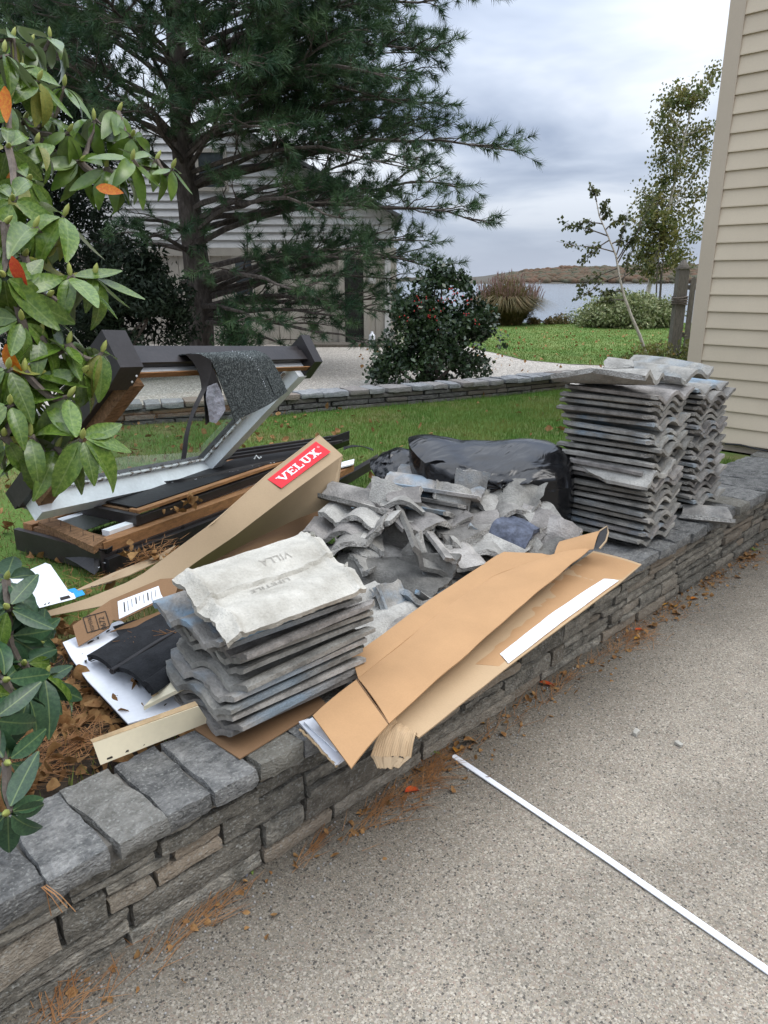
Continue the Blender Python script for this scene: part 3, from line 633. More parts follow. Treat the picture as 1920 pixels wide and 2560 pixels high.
f_h = lambda t: float(np.interp(1230 + t * 870, us, hh))
crowns('far_woods', 2300, lambda t: ur(1245 + t * 855), lambda a, t: DH + 7 + a * 150, f_h, 4.2, M['hill'], 4)
lo_ = MB(); g_ = [[CF((u - 960) / F * 2300, 2200, -2.6), CF((u - 960) / F * 2300, 2210, 5 + hr.uniform(0, 7)), CF((u - 960) / F * 2300, 2500, -3)] for u in range(700, 1500, 12)]
lo_.grid(g_); lo_.build('distant_headland', M['hill_land'], kind='structure')
# ================================================================== PLANTS
def unit(a): return a / np.maximum(np.linalg.norm(a, axis=-1, keepdims=True), 1e-9)
def needles(starts, dirs, lens, per, nlen, width, seed, spread=.75, droop=.15):
    "bottlebrush shoots: thin pointed triangles along each shoot"
    g = np.random.default_rng(seed); n = len(starts); S_ = np.repeat(np.asarray(starts), per, 0); D = unit(np.repeat(np.asarray(dirs), per, 0)); Ln = np.repeat(np.asarray(lens), per)
    t = g.random(n * per) ** .7
    base = S_ + D * (Ln * t)[:, None]
    q = unit(np.cross(D, unit(g.normal(size=D.shape))))
    sp = spread * (.55 + .6 * g.random(n * per))[:, None]
    d = unit(D * (1.05 - .35 * sp) + q * sp + np.array([0, 0, -droop]))
    nl = nlen * (.7 + .5 * g.random(n * per))[:, None]
    side = unit(np.cross(d, g.normal(size=d.shape))) * width / 2
    V = np.stack([base - side, base + side, base + d * nl], 1).reshape(-1, 3)
    return V, np.arange(len(V)).reshape(-1, 3)
def cloud(ells, n, size, seed, asp=.5, shell=.55, gap=0, up=.3):
    "leaf-sized diamonds spread through several ellipsoids (centre, radii)"
    g = np.random.default_rng(seed); vol = np.array([e_[1][0] * e_[1][1] * e_[1][2] for e_ in ells]) ** .75; cnt = (n * vol / vol.sum()).astype(int)
    Ps = []
    for (c, r), k in zip(ells, cnt):
        d = unit(g.normal(size=(k, 3))); rad = g.random(k) ** shell
        rad *= 1 + .22 * np.sin(d[:, 0] * 7 + c[0] * 3) * np.sin(d[:, 2] * 6 + c[1]) + .10 * np.sin(d[:, 1] * 15) 
        Ps.append(np.array(c[:]) + d * np.array(r) * rad[:, None])
    p = np.concatenate(Ps)
    if gap:
        keep = np.array([noise.noise(Vector(q) * gap) > -.12 for q in p]); p = p[keep]
    k = len(p); a = unit(g.normal(size=(k, 3)) + np.array([0, 0, up])); b = unit(np.cross(a, g.normal(size=(k, 3))))
    s = (size * (.6 + .8 * g.random(k)))[:, None]
    nrm = np.cross(a, b) * s * .12
    V = np.stack([p - a * s * .5, p + b * s * asp * .5 + nrm, p + a * s * .5, p - b * s * asp * .5 + nrm], 1).reshape(-1, 3)
    return V, np.arange(len(V)).reshape(-1, 4)
def wander(a, b, n, amp, seed, sag=0):
    q = random.Random(seed); a = Vector(a); b = Vector(b); off = Vector((q.uniform(0, 99), q.uniform(0, 99), 0)); Ln = (b - a).length; res = []
    for i in range(n + 1):
        t = i / n; p = a.lerp(b, t) + noise.noise_vector(Vector((t * 3.1, 0, 0)) + off) * (amp * Ln * min(1, 3 * t * (1.2 - t) + .02 * 0)) + UP * (sag * 4 * t * (1 - t))
        res.append(p)
    res[0] = a; return res
# ------------------------------------------------------------------ white pine
pr = random.Random(21)
TB = CF(-2.93, 12.0, .26)
pine = thing('pine_tree', TB, 'tall white pine with dark rough trunk and long needled boughs behind the skylights', 'tree')
tr = MB(); hs_ = [0, .3, .9, 1.6, 2.4, 3.2, 4.5, 6, 8.5]; rs = [.25, .215, .205, .195, .17, .155, .135, .11, .04]
tpts = [TB + UP * h_ + RT * (.05 * math.sin(h_ * 1.3)) for h_ in hs_]
tr.tube(tpts, rs, 14); tr.build('trunk', M['bark'], pine, smooth=60)
def trunk_at(z):
    return TB + UP * (z - TB.z) + RT * (.05 * math.sin((z - TB.z) * 1.3))
shoots = []
def grow_limb(a, b, sag, seed, dens=1., r0=.045, sub=17, twl=.40):
    q = random.Random(seed); mb = MB(); pts = wander(a, b, 9, .05, seed, sag); Ln = (Vector(b) - Vector(a)).length
    mb.tube(pts, [r0 * (1 - .82 * i / 9) for i in range(10)], 5, cap=False)
    main = (Vector(b) - Vector(a)).normalized()
    nsub = int(sub * Ln / 3.5)
    for k in range(nsub):
        t = .22 + .78 * (k + q.random()) / nsub
        if q.random() > dens and t < .88: continue
        f = t * 9; i = min(int(f), 8); p = pts[i].lerp(pts[i + 1], f - i); tan = (pts[i + 1] - pts[i]).normalized()
        sidev = tan.cross(UP).normalized() * (1 if k % 2 else -1)
        d = (tan * .75 + sidev * q.uniform(.5, 1.1) + UP * q.uniform(-.1, .35)).normalized(); l = (.35 + .95 * (1 - t) * min(1, Ln / 3)) * q.uniform(.75, 1.25)
        e_ = p + d * l; bp = wander(p, e_, 4, .08, seed * 31 + k, .02)
        mb.tube(bp, [.013 * (1 - .6 * j / 4) for j in range(5)], 4, cap=False)
        ntw = max(2, int(l / .16))
        for j in range(ntw):
            tt = .3 + .7 * (j + q.random()) / ntw; g_ = tt * 4; ii = min(int(g_), 3); c = bp[ii].lerp(bp[ii + 1], g_ - ii)
            td = (d * .8 + Vector((q.gauss(0, .5), q.gauss(0, .5), q.gauss(.12, .4)))).normalized(); tl = twl * q.uniform(.5, 1.1)
            mb.tube([c, c + td * tl], [.005, .003], 3, cap=False); shoots.append((c + td * (tl * .45), td, tl * .42))
        shoots.append((e_ - d * .1, (d + UP * .15).normalized(), .28))
    shoots.append((pts[-1] - main * .1, main, .3)); shoots.append((pts[-2], main, .3))
    mb.build('limb', M['bark'], pine, smooth=70)
# limbs read off the photograph (root height, tip pixel, tip distance)
for k, (zr, u, v, d, sag, dn) in enumerate([
    (2.95, 1300, 372, 11.6, .25, 1.), (2.45, 1195, 560, 11.2, .2, .85), (2.1, 1150, 470, 12.6, .3, .6), (1.75, 1080, 660, 11.0, .2, .4), (1.45, 905, 640, 10.4, .15, .4),
    (1.30, 985, 700, 11.6, .18, .45), (1.05, 870, 800, 10.8, .12, .4), (1.6, 760, 720, 9.6, .1, .35), (3.4, 1060, 255, 11.0, .3, 1.), (3.7, 1080, 330, 12.5, .3, 1.), (4.3, 1090, 130, 11.4, .25, 1.),
    (4.9, 1215, -10, 12.2, .2, 1.), (4.6, 1100, -20, 10.9, .2, 1.), (3.1, 1010, 420, 10.2, .25, .55), (2.6, 850, 540, 9.7, .2, .4), (3.9, 960, 200, 9.9, .3, 1.),
    (2.2, 330, 560, 11.0, .15, .5), (2.0, 250, 620, 12.5, .1, .5), (1.9, 360, 590, 10.2, .1, .4), (2.9, 200, 330, 10.6, .2, 1.), (3.5, 120, 120, 10.8, .25, 1.), (4.2, 60, 30, 11.5, .2, 1.), (3.2, 330, 260, 9.6, .2, 1.),
    (4.4, 330, 60, 9.8, .2, 1.), (4.8, 620, 0, 9.4, .25, 1.), (3.9, 600, 160, 9.3, .25, .9), (5.2, 820, -60, 9.8, .2, 1.), (3.3, 700, 330, 9.6, .25, .6),
    (1.2, 640, 800, 9.9, .1, .3), (1.35, 800, 690, 12.8, .1, .4), (2.3, 1000, 520, 13.4, .2, .45), (3.0, 1080, 400, 13.6, .25, .6), (3.6, 880, 260, 14.2, .3, 1.), (4.1, 1020, 90, 13.6, .3, 1.), (2.9, 820, 290, 11.3, .05, .9), (2.9, 1000, 330, 12.5, .05, 1.), (2.45, 900, 400, 11.0, .06, .4), (2.3, 720, 470, 10.8, .05, .35), (2.3, 960, 480, 12.8, .06, .45), (3.4, 760, 200, 11.0, .08, 1.), (3.4, 900, 130, 12.3, .08, 1.), (3.7, 640, 60, 10.6, .1, 1.), (3.1, 600, 240, 10.4, .1, .9), (4.0, 1040, 180, 12.0, .15, 1.), (4.4, 900, 20, 11.0, .15, 1.), (4.2, 1010, 260, 10.6, .2, 1.), (1.5, 1060, 600, 12.4, .12, .6), (1.1, 1000, 760, 12.6, .1, .5), (1.2, 985, 780, 11.0, .14, .6), (1.0, 905, 860, 10.6, .12, .6), (1.4, 1010, 650, 11.3, .15, .6), (.95, 720, 880, 10.5, .1, .6), (1.15, 800, 760, 11.3, .14, .55)]):
    tip = O0 + ray(u, v) * (d / ray(u, v).dot(FW)); grow_limb(trunk_at(zr), tip, sag, 100 + k, dn, r0=.05 if zr < 3 else .042)
z = 3.5; k = 0
while z < 8.3:                                   # the upper crown
    for j in range(6):
        az = j * 2 * math.pi / 6 + z * 2.2 + pr.uniform(-.4, .4); ln = 3.5 * max(.12, (9.0 - z) / 5.2) * pr.uniform(.8, 1.1)
        a = trunk_at(z); b = a + RT * math.cos(az) * ln + FW * math.sin(az) * ln + UP * (ln * pr.uniform(.12, .35))
        grow_limb(a, b, .12, 300 + k, 1., r0=.036); k += 1
    z += .5
for k in range(9):                               # dead lower stubs
    az = pr.uniform(0, 6.28); a = trunk_at(.9 + k * .16); b = a + RT * math.cos(az) * pr.uniform(.3, .9) + FW * math.sin(az) * .5 + UP * pr.uniform(-.05, .3)
    mb = MB(); mb.tube(wander(a, b, 4, .1, 60 + k), [.022, .018, .014, .009, .005], 5); mb.build('dead_branch', M['twig'], pine, smooth=60)
for u, v, l in ((455, 708, .26), (508, 690, .22)):
    a = trunk_at(H + 0) ; p0 = O0 + ray(u + 22, v + 22) * (11.75 / ray(u, v).dot(FW)); mb = MB(); e_ = O0 + ray(u, v) * (11.55 / ray(u, v).dot(FW)); mb.tube([p0 + FW * .15, e_], [.05, .045], 8); mb.build('cut_stub', M['twig'], pine, smooth=40)
st = [s[0][:] for s in shoots]; di = [s[1][:] for s in shoots]; le = [s[2] for s in shoots]
V, Fa = needles(st, di, le, 52, .145, .0088, 5, spread=1.0); print('needles', len(Fa))
link('needles', arrays('needles', V, Fa), pine, M['needle'], kind='stuff')
# ------------------------------------------------------------------ dark evergreens on the left
def shrub(name, label, ells, n, size, seed, m, base, stems=4, asp=.5, gap=2.5, cat='shrub', lname='leaves', up=.3, group=None):
    t = thing(name, base, label, cat, group); V, Fa = cloud(ells, n, size, seed, asp, gap=gap, up=up)
    link(lname, arrays(lname, V, Fa), t, m, kind='stuff'); q = random.Random(seed)
    for k in range(stems):
        c, r = ells[q.randrange(len(ells))]; c = Vector(c); mb = MB(); b = Vector(base) + Vector((q.uniform(-.1, .1), q.uniform(-.1, .1), 0))
        mb.tube(wander(b, c + UP * r[2] * .5, 5, .08, seed + k), [.03, .026, .022, .016, .011, .006], 5, cap=False); mb.build('stem', M['twig'], t, smooth=60)
    return t
def C(u, v, f): r = ray(u, v); return O0 + r * (f / r.dot(FW))
shrub('yew_shrub', 'low black-green yew shrub crouching at the left of the pine trunk', [(C(300, 760, 10.2), (.75, .75, .75)), (C(410, 790, 10.3), (.5, .5, .6)), (C(210, 800, 10), (.6, .6, .7)), (C(350, 660, 10.8), (.45, .45, .5))], 20000, .085, 31, M['yew'], C(300, 900, 10.2), asp=.35)
shrub('arborvitae', 'dark tall evergreen filling the background behind the rhododendron', [(C(120, 520, 12.5), (1.2, 1.2, 1.7)), (C(40, 250, 12.8), (1.2, 1.2, 1.7)), (C(200, 300, 13.4), (.9, .9, 1.5)), (C(230, 640, 12.6), (.7, .7, .8)), (C(-60, 700, 12), (1.2, 1.2, 1.2)), (C(100, 60, 13.5), (1.1, 1.1, 1.2))], 34000, .12, 32, M['yew'], C(120, 940, 12.5), cat='tree', asp=.3)
shrub('evergreen_sapling', 'small bluish evergreen seedling right beside the pine trunk foot', [(C(590, 850, 10.8), (.34, .34, .3)), (C(575, 790, 11), (.22, .22, .3))], 2600, .08, 33, M['needle'], C(580, 905, 10.8), asp=.2, gap=0, stems=3, cat='shrub')
# holly with berries
hb = P(1080, 965, .28); hf = hb.dot(FW)
hel = [(C(1085, 870, hf), (.62, .62, .50)), (C(1020, 905, hf), (.5, .5, .4)), (C(1160, 890, hf), (.45, .45, .42)), (C(1100, 770, hf), (.52, .52, .42)), (C(1040, 790, hf), (.34, .34, .36)), (C(1190, 800, hf + .1), (.3, .3, .34)), (C(1105, 700, hf), (.24, .24, .26)), (C(1160, 710, hf), (.13, .13, .22)), (C(950, 930, hf - .2), (.2, .2, .18)), (C(1215, 860, hf), (.25, .25, .22))]
holly = shrub('holly_bush', 'bushy dark holly dotted with red berries behind the garden wall', hel, 24000, .062, 41, M['holly'], hb, stems=7, asp=.6, gap=3.2)
gq = np.random.default_rng(4); bv = MB(); V = []; Fa = []
oc = np.array([(1, 0, 0), (-1, 0, 0), (0, 1, 0), (0, -1, 0), (0, 0, 1), (0, 0, -1)], float) ; of = np.array([(0, 2, 4), (2, 1, 4), (1, 3, 4), (3, 0, 4), (2, 0, 5), (1, 2, 5), (3, 1, 5), (0, 3, 5)])
k = 0
for u, v in ((1125, 735), (1110, 745), (1140, 740), (1135, 728), (1040, 768), (1065, 750), (1100, 770), (1085, 790), (1165, 788), (1110, 825), (1190, 812), (1045, 745), (1170, 755), (1070, 790), (1010, 800)):
    c = np.array(C(u, v, hf - .42)[:])
    for j in range(4): V.append(oc * .012 + c + gq.normal(0, .035, 3)); Fa.append(of + 6 * k); k += 1
link('berries', arrays('berries', np.concatenate(V), np.concatenate(Fa)), holly, M['berry'], kind='stuff')
# ornamental grass, round bush and shore plants
gb_ = P(1262, 812, .29); gg = thing('ornamental_grass', gb_, 'tall fountain of ornamental grass with pinkish plumes at the lawn edge by the water', 'grass clump')
gq = np.random.default_rng(9); n = 5200
az = gq.random(n) * 6.283; lean = gq.random(n) ** .8 * 1.25; ln = .8 + gq.random(n) * .5
base = np.array(gb_[:]) + np.stack([np.cos(az), np.sin(az), 0 * az], 1) * (gq.random(n) ** .5 * .48)[:, None]
hd = np.stack([np.cos(az), np.sin(az), 0 * az], 1)
mid = base + hd * (ln * lean * .42)[:, None] + np.array([0, 0, 1]) * (ln * .68)[:, None]; tip = base + hd * (ln * lean * .95)[:, None] + np.array([0, 0, 1]) * (ln * (1.0 - .5 * lean))[:, None]
sd_ = np.stack([-np.sin(az), np.cos(az), 0 * az], 1) * .010
V = np.stack([base - sd_, base + sd_, mid + sd_, mid - sd_, tip], 1).reshape(-1, 3); ii = np.arange(n)[:, None] * 5
F4 = np.concatenate([ii + np.array([0, 1, 2]), ii + np.array([0, 2, 3]), ii + np.array([3, 2, 4])])
link('blades', arrays('blades', V, F4), gg, M['reed'], kind='stuff')
gv, gf = cloud([((gb_ + UP * .62)[:], (.82, .82, .64))], 5200, .34, 91, asp=.06, shell=.4, up=1.6); link('inner_blades', arrays('inner_blades', gv, gf), gg, M['reed'], kind='stuff')
pk = gq.choice(n, 420, replace=False); pt_ = []; pdv = []
for i in pk:
    if lean[i] < .75: pt_.append(tip[i] + np.array([0, 0, .0])); pdv.append(hd[i] * lean[i] * .5 + np.array([0, 0, 1]))
V, Fa = needles(pt_, pdv, [.30] * len(pt_), 26, .09, .012, 3, spread=.35, droop=0); link('plumes', arrays('plumes', V, Fa), gg, M['plume'], kind='stuff')
rb = P(1575, 822, .29); rf = rb.dot(FW)
shrub('round_bush', 'low rounded variegated bush on the far lawn near the fence', [(C(1572, 782, rf + .9), (1.3, 1.3, .60)), (C(1515, 798, rf + .7), (.8, .8, .42)), (C(1632, 790, rf + .8), (.8, .8, .5))], 26000, .085, 51, M['variegated'], rb, stems=3, gap=0, asp=.6)
for k, (u, v, s_, f_) in enumerate(((1335, 806, .16, 23.6), (1400, 803, .26, 23.8), (1440, 800, .34, 23.9), (1375, 806, .14, 23.6), (1475, 802, .3, 23.8))):
    shrub('shore_shrub', ('tiny red-brown tuft at the lawn edge beside the ornamental grass', 'spiky grey-green shrub at the shore, second from the round bush', 'loose grey-green shrub touching the left of the round bush', 'tiny dry tuft between the ornamental grass and the grey shrubs', 'pale shrub half hidden behind the left of the round bush')[k],
          [(C(u, v, f_), (s_ * 1.5, s_ * 1.5, s_))], 420, .10, 60 + k, M['variegated' if k in (2, 4) else 'reed'], C(u, 812, f_), stems=2, gap=0, asp=.4, group='low plants along the shore')
# young birch sapling
def twiggy(name, label, trunk, r0, branches, f, leaf_n, leaf_s, m, mb_, seed, cat='tree', spread=.05):
    base = C(*trunk[0], f); t = thing(name, base, label, cat); q = random.Random(seed)
    pts = [C(u, v, f) for u, v in trunk]; mb = MB(); mb.tube(pts, [r0 * (1 - .8 * i / (len(pts) - 1)) for i in range(len(pts))], 7); mb.build('trunk', mb_, t, smooth=60)
    Ps = []
    for k, (ti, tu, tv, df) in enumerate(branches):
        a = pts[int(ti)].lerp(pts[min(int(ti) + 1, len(pts) - 1)], ti - int(ti)); b = C(tu, tv, f + df); w_ = wander(a, b, 6, .07, seed * 7 + k, .03); mb = MB()
        mb.tube(w_, [r0 * .35 * (1 - .8 * i / 6) + .002 for i in range(7)], 4, cap=False)
        for j in range(5):
            i = q.randrange(2, 6); c = w_[i]; e_ = c + (w_[6] - w_[0]).normalized() * q.uniform(.1, .3) * (b - a).length + Vector((q.gauss(0, 1), q.gauss(0, 1), q.gauss(0, 1))) * (.08 * (b - a).length)
            mb.tube([c, e_], [.003 + r0 * .06, .002], 3, cap=False); Ps += [c.lerp(e_, q.random()) for _ in range(leaf_n // 8)]
        mb.build('branch', mb_ if r0 > .06 else M['twig'], t, smooth=60)
        Ps += [w_[i].lerp(w_[i + 1], q.random()) for i in range(2, 6) for _ in range(leaf_n // 8)]
    V = []; 
    for p in Ps:
        p = p + Vector((q.gauss(0, spread), q.gauss(0, spread), q.gauss(0, spread))); a = Vector((q.gauss(0, .6), q.gauss(0, .6), -.6 + q.gauss(0, .6))).normalized(); b = a.cross(Vector((q.gauss(0, 1), q.gauss(0, 1), q.gauss(0, 1)))).normalized(); s = leaf_s * q.uniform(.6, 1.2)
        V += [p, p + a * s * .45 + b * s * .38, p + a * s, p + a * s * .45 - b * s * .38]
    link('leaves', arrays('leaves', [v[:] for v in V], np.arange(len(V)).reshape(-1, 4)), t, m, kind='stuff'); return t
sf = P(1618, 895, .29).dot(FW)
twiggy('birch_sapling', 'thin leaning birch sapling with a bare pale stem and few dark leaves', [(1618, 895), (1600, 840), (1578, 790), (1560, 740), (1548, 690), (1540, 640), (1520, 590), (1498, 540), (1485, 470)], .032,
       [(7.5, 1480, 468, 0), (6, 1408, 565, .1), (5.2, 1418, 615, -.2), (5, 1570, 540, .2), (4.4, 1445, 720, .1), (4, 1440, 745, -.2), (6.3, 1560, 545, 0), (3.6, 1590, 600, .2), (4.8, 1610, 560, 0), (6.8, 1525, 530, .1), (3.2, 1500, 735, 0), (6.6, 1440, 560, 0), (5.6, 1590, 600, .1), (4.6, 1630, 500, .2), (5.8, 1445, 660, 0), (3.8, 1620, 660, -.1), (7, 1520, 500, .1), (2.8, 1490, 760, .1)], sf, 60, .07, M['dark_leaf'], M['birch'], 71, spread=.03)
br = [(k_, u, v, d) for k_, u, v, d in ((6, 1660, 260, 0), (5, 1650, 240, 1), (5.5, 1720, 215, 0), (6.2, 1790, 180, .5), (4.5, 1650, 330, 0), (4.2, 1640, 390, .6), (4, 1690, 300, -.5), (3.6, 1645, 440, 0), (3.2, 1600, 480, .5), (3, 1590, 520, 0), (2.6, 1585, 560, -.4), (2.2, 1600, 610, 0), (1.8, 1590, 640, .3), (3.3, 1760, 400, 0), (2.5, 1740, 520, 0), (1.6, 1700, 640, .2), (5, 1780, 320, 0), (4.6, 1730, 330, .4), (2.9, 1690, 480, .6), (2.1, 1670, 560, -.5), (1.5, 1640, 620, .4), (1.2, 1620, 660, -.3), (5.6, 1690, 230, -.4), (3.8, 1700, 400, -.6), (4.8, 1640, 300, .3), (3.4, 1630, 500, -.3), (4.0, 1770, 360, .3), (3.2, 1790, 460, 0), (2.2, 1780, 560, .3), (5.8, 1760, 230, -.3))]
twiggy('birch_tree', 'larger pale barked birch with sparse yellowing leaves beside the beige house', [(1606, 806), (1622, 720), (1640, 640), (1668, 540), (1690, 440), (1712, 340), (1735, 250)], .085, br, 24.4, 240, .105, M['birch_leaf'], M['birch'], 72, spread=.15)
dq = [(C(1660, 600, 23.9), (.8, .8, 1.1)), (C(1640, 535, 23.9), (.5, .5, .6)), (C(1700, 660, 23.9), (.5, .5, .5))]
shrub('young_birch', 'dense dark green young birch in front of the larger pale birch', dq, 3000, .10, 73, M['birch_leaf'], C(1650, 808, 23.9), stems=3, gap=2, cat='tree', asp=.7)
shrub('weedy_shrub', 'scrubby yellow-green weeds at the foot of the wooden fence post', [(C(1640, 885, sf - .3), (.45, .45, .22)), (C(1740, 880, sf - .5), (.35, .35, .28)), (C(1580, 900, sf - .3), (.3, .3, .12))], 1500, .07, 74, M['birch_leaf'], C(1650, 905, sf - .3), stems=5, gap=0, asp=.4)
# ------------------------------------------------------------------ lawn grass, straw and fallen leaves
gq = np.random.default_rng(77)
fx = [p.x for p in FWL]; fy = [p.y for p in FWL]
def lawn_points(n, dens):
    x = gq.uniform(-1.5, 9.2, n); y = gq.uniform(1.72, 7, n)
    ok = (y < np.interp(x, fx, fy) - .02) & ~((x > 5.6) & (y < 2.6 + (x - 5.86) * .6)) & (gq.random(n) < dens(x, y))
    return x[ok], y[ok]
def nfield(x, y, s, o=0.): return np.array([noise.noise(Vector((a * s + o, b * s, 0))) for a, b in zip(x, y)])
def blades(x, y, z, hmin, hmax, wd, lean=.5):
    n = len(x); h_ = hmin + (hmax - hmin) * gq.random(n); az = gq.random(n) * 6.283; b = np.stack([x, y, np.full(n, z)], 1); s = np.stack([np.cos(az), np.sin(az), 0 * az], 1) * wd / 2
    la = gq.random(n) * 6.283; le_ = gq.random(n) * lean
    t = b + np.stack([np.cos(la) * le_ * h_, np.sin(la) * le_ * h_, h_], 1)
    return np.stack([b - s, b + s, t], 1).reshape(-1, 3), np.arange(3 * n).reshape(-1, 3)
right = lambda x, y: np.clip(((x - y * .62) + 1.6) / 4.2, .10, 1)
x, y = lawn_points(190000, lambda x, y: right(x, y)); V, Fa = blades(x, y, LZ - .004, .025, .06, .0055); link('lawn_grass', arrays('lawn_grass', V, Fa), None, M['grass'], kind='stuff')
x, y = lawn_points(70000, lambda x, y: 1.05 - right(x, y)); V, Fa = blades(x, y, LZ - .004, .015, .045, .0055, 1.6); link('dry_grass', arrays('dry_grass', V, Fa), None, M['straw'], kind='stuff')
n = 60000; f_ = gq.uniform(11.2, 24.4, n) ; r_ = gq.uniform(-1.2, 7.5, n) * f_ / 15
x = C45 * (f_ + r_); y = C45 * (f_ - r_)
fl = np.array([(p.x, p.y) for p in FLP]); fr_ = (fl[:, 0] - fl[:, 1]) * C45; ff = (fl[:, 0] + fl[:, 1]) * C45; o_ = np.argsort(fr_)
gh = .03; ok = (f_ > np.interp(r_, fr_[o_], ff[o_]) + .03) & (r_ > -.9 + .14 * (f_ - 14)); V, Fa = blades(x[ok], y[ok], .29, .015, .042, .014); link('far_grass', arrays('far_grass', V, Fa), None, M['grass'], kind='stuff')
def leaf_grid(l, wd, curl, fold, n=4, tipw=.0):
    "a leaf: length along +Y from the origin, a fold along the midrib, curled"
    V = []; Fc = []
    for i in range(n + 1):
        t = i / n; ww = wd * (math.sin(math.pi * (t ** .8) * .96 + .06) ** .8) / 2
        a = curl * t; yy = l * (math.sin(a) / curl if abs(curl) > 1e-3 else t); zz_ = -l * ((1 - math.cos(a)) / curl if abs(curl) > 1e-3 else 0)
        V += [(-ww, yy, zz_ + fold * ww), (0, yy, zz_), (ww, yy, zz_ + fold * ww)]
    for i in range(n):
        b = i * 3; Fc += [(b, b + 1, b + 4, b + 3), (b + 1, b + 2, b + 5, b + 4)]
    return np.array(V), np.array(Fc)
def scatter_leaves(x, y, z, size, seed, tilt=.5):
    q = random.Random(seed); Vs = []; Fs = []; b = 0
    for i in range(len(x)):
        V, Fc = leaf_grid(1, q.uniform(.5, .95), q.uniform(-1.8, 1.8), q.uniform(-.3, .8), 3); s = size * q.uniform(.5, 1.25)
        Mx = Matrix.Rotation(q.uniform(0, 6.28), 3, 'Z') @ Matrix.Rotation(q.gauss(0, tilt), 3, 'X') @ Matrix.Rotation(q.gauss(0, tilt), 3, 'Y')
        Vs.append((V * s) @ np.array(Mx).T + np.array([x[i], y[i], (z[i] if hasattr(z, '__len__') else z) + s * .12])); Fs.append(Fc + b); b += len(V)
    return np.concatenate(Vs), np.concatenate(Fs)
x, y = lawn_points(5200, lambda x, y: .04 + .45 * (1.05 - right(x, y))); V, Fa = scatter_leaves(x, y, LZ + .02, .06, 8); link('fallen_leaves', arrays('fallen_leaves', V, Fa), None, M['dead_leaf'], kind='stuff')
n = 420; f_ = gq.uniform(11, 24, n); r_ = gq.uniform(-.5, 6, n) * f_ / 15; V, Fa = scatter_leaves(C45 * (f_ + r_), C45 * (f_ - r_), .32, .07, 9); link('far_fallen_leaves', arrays('far_fallen_leaves', V, Fa), None, M['dead_leaf'], kind='stuff')
n = 1300; x = gq.uniform(-.6, .95, n); y = gq.uniform(1.72, 2.75, n); V, Fa = scatter_leaves(x, y, LZ + .012 + gq.random(n) * .03, .058, 10, .8); link('leaf_litter', arrays('leaf_litter', V, Fa), None, M['dead_leaf'], kind='stuff')
def straw(cx, cy, cz, n, rx, ry, ang, sd, ln=.12, wd=.0028, flat=.12, jit=.5, clip=None):
    "dead pine needles lying in a drift"
    g_ = np.random.default_rng(sd); a = ang + g_.normal(0, jit, n); px = g_.normal(0, rx, n); py = g_.normal(0, ry, n); ca, sa = math.cos(ang), math.sin(ang)
    if clip is not None: py = py + np.maximum(0, clip - (cy + px * sa + py * ca)) * (1.3 + g_.random(n))
    b = np.stack([cx + px * ca - py * sa, cy + px * sa + py * ca, cz + .002 + np.abs(g_.normal(0, .006, n))], 1); d = np.stack([np.cos(a), np.sin(a), g_.normal(0, flat * .3, n)], 1); l = (ln * (.6 + .6 * g_.random(n)))[:, None]
    s = np.stack([-np.sin(a), np.cos(a), 0 * a], 1) * wd / 2; e_ = b + d * l; md = b + d * l * .5 + s * g_.normal(0, 3, n)[:, None]
    e_[:, 2] = np.maximum(e_[:, 2], cz + .002); md[:, 2] = np.maximum(md[:, 2], cz + .003)
    V = np.stack([b - s, b + s, md + s, md - s, e_], 1).reshape(-1, 3); i5 = np.arange(n)[:, None] * 5
    return V, np.concatenate([i5 + np.array([0, 1, 2]), i5 + np.array([0, 2, 3]), i5 + np.array([3, 2, 4])])
def drift(name, parts, m='needle_dead'):
    Vs = []; Fs = []; b = 0
    for p in parts:
        V, Fa = straw(*p); Vs.append(V); Fs.append(Fa + b); b += len(V)
    link(name, arrays(name, np.concatenate(Vs), np.concatenate(Fs)), None, M[m], kind='stuff')
drift('pine_straw', [(.2, 2.0, LZ + .02, 2400, .5, .35, .0, 1, .13, .0019, .2, 1.6, 1.80), (.35, 1.85, LZ + .03, 400, .2, .1, .0, 2, .14, .0019, .2, .7, 1.82), (1.6, 3.0, LZ + .02, 500, .3, .2, .3, 3, .13, .003, .2, 1.)])
dr_ = []
for k, (u, v, n, rx, ry, ang, j) in enumerate(((440, 2307, 70, .06, .018, .35, .35), (500, 2265, 40, .05, .02, .2, .5), (758, 2133, 50, .05, .012, .3, .35), (116, 2510, 70, .05, .03, .2, .6), (150, 2520, 30, .03, .03, 1.2, .4), (1010, 2000, 160, .10, .03, .1, .6), (1060, 1935, 220, .06, .035, .3, 1.2), (930, 2040, 90, .07, .02, .2, .4),
      (1210, 1825, 50, .09, .03, .2, .5), (1390, 1725, 70, .08, .02, .15, .5), (1560, 1600, 200, .10, .035, .1, .8), (1620, 1590, 90, .08, .04, .3, .8), (1680, 1530, 110, .10, .05, .2, .8), (1760, 1450, 70, .07, .03, .1, .9), (1850, 1395, 170, .09, .035, .1, 1.2), (1440, 1660, 50, .1, .02, .1, .5), (300, 2400, 24, .06, .03, .6, .7), (1330, 1770, 30, .1, .04, .2, .6))):
    p = P(u, v, 0); p = P(u, v, dz(p.x)); p.y = min(p.y, 1.40); dr_.append((p.x, p.y, dz(p.x) + .001, int(n * .55), rx * 1.1, ry * .9, ang, 40 + k, .12, .0017, .12, j * .75))
drift('pine_needle_drift', dr_)
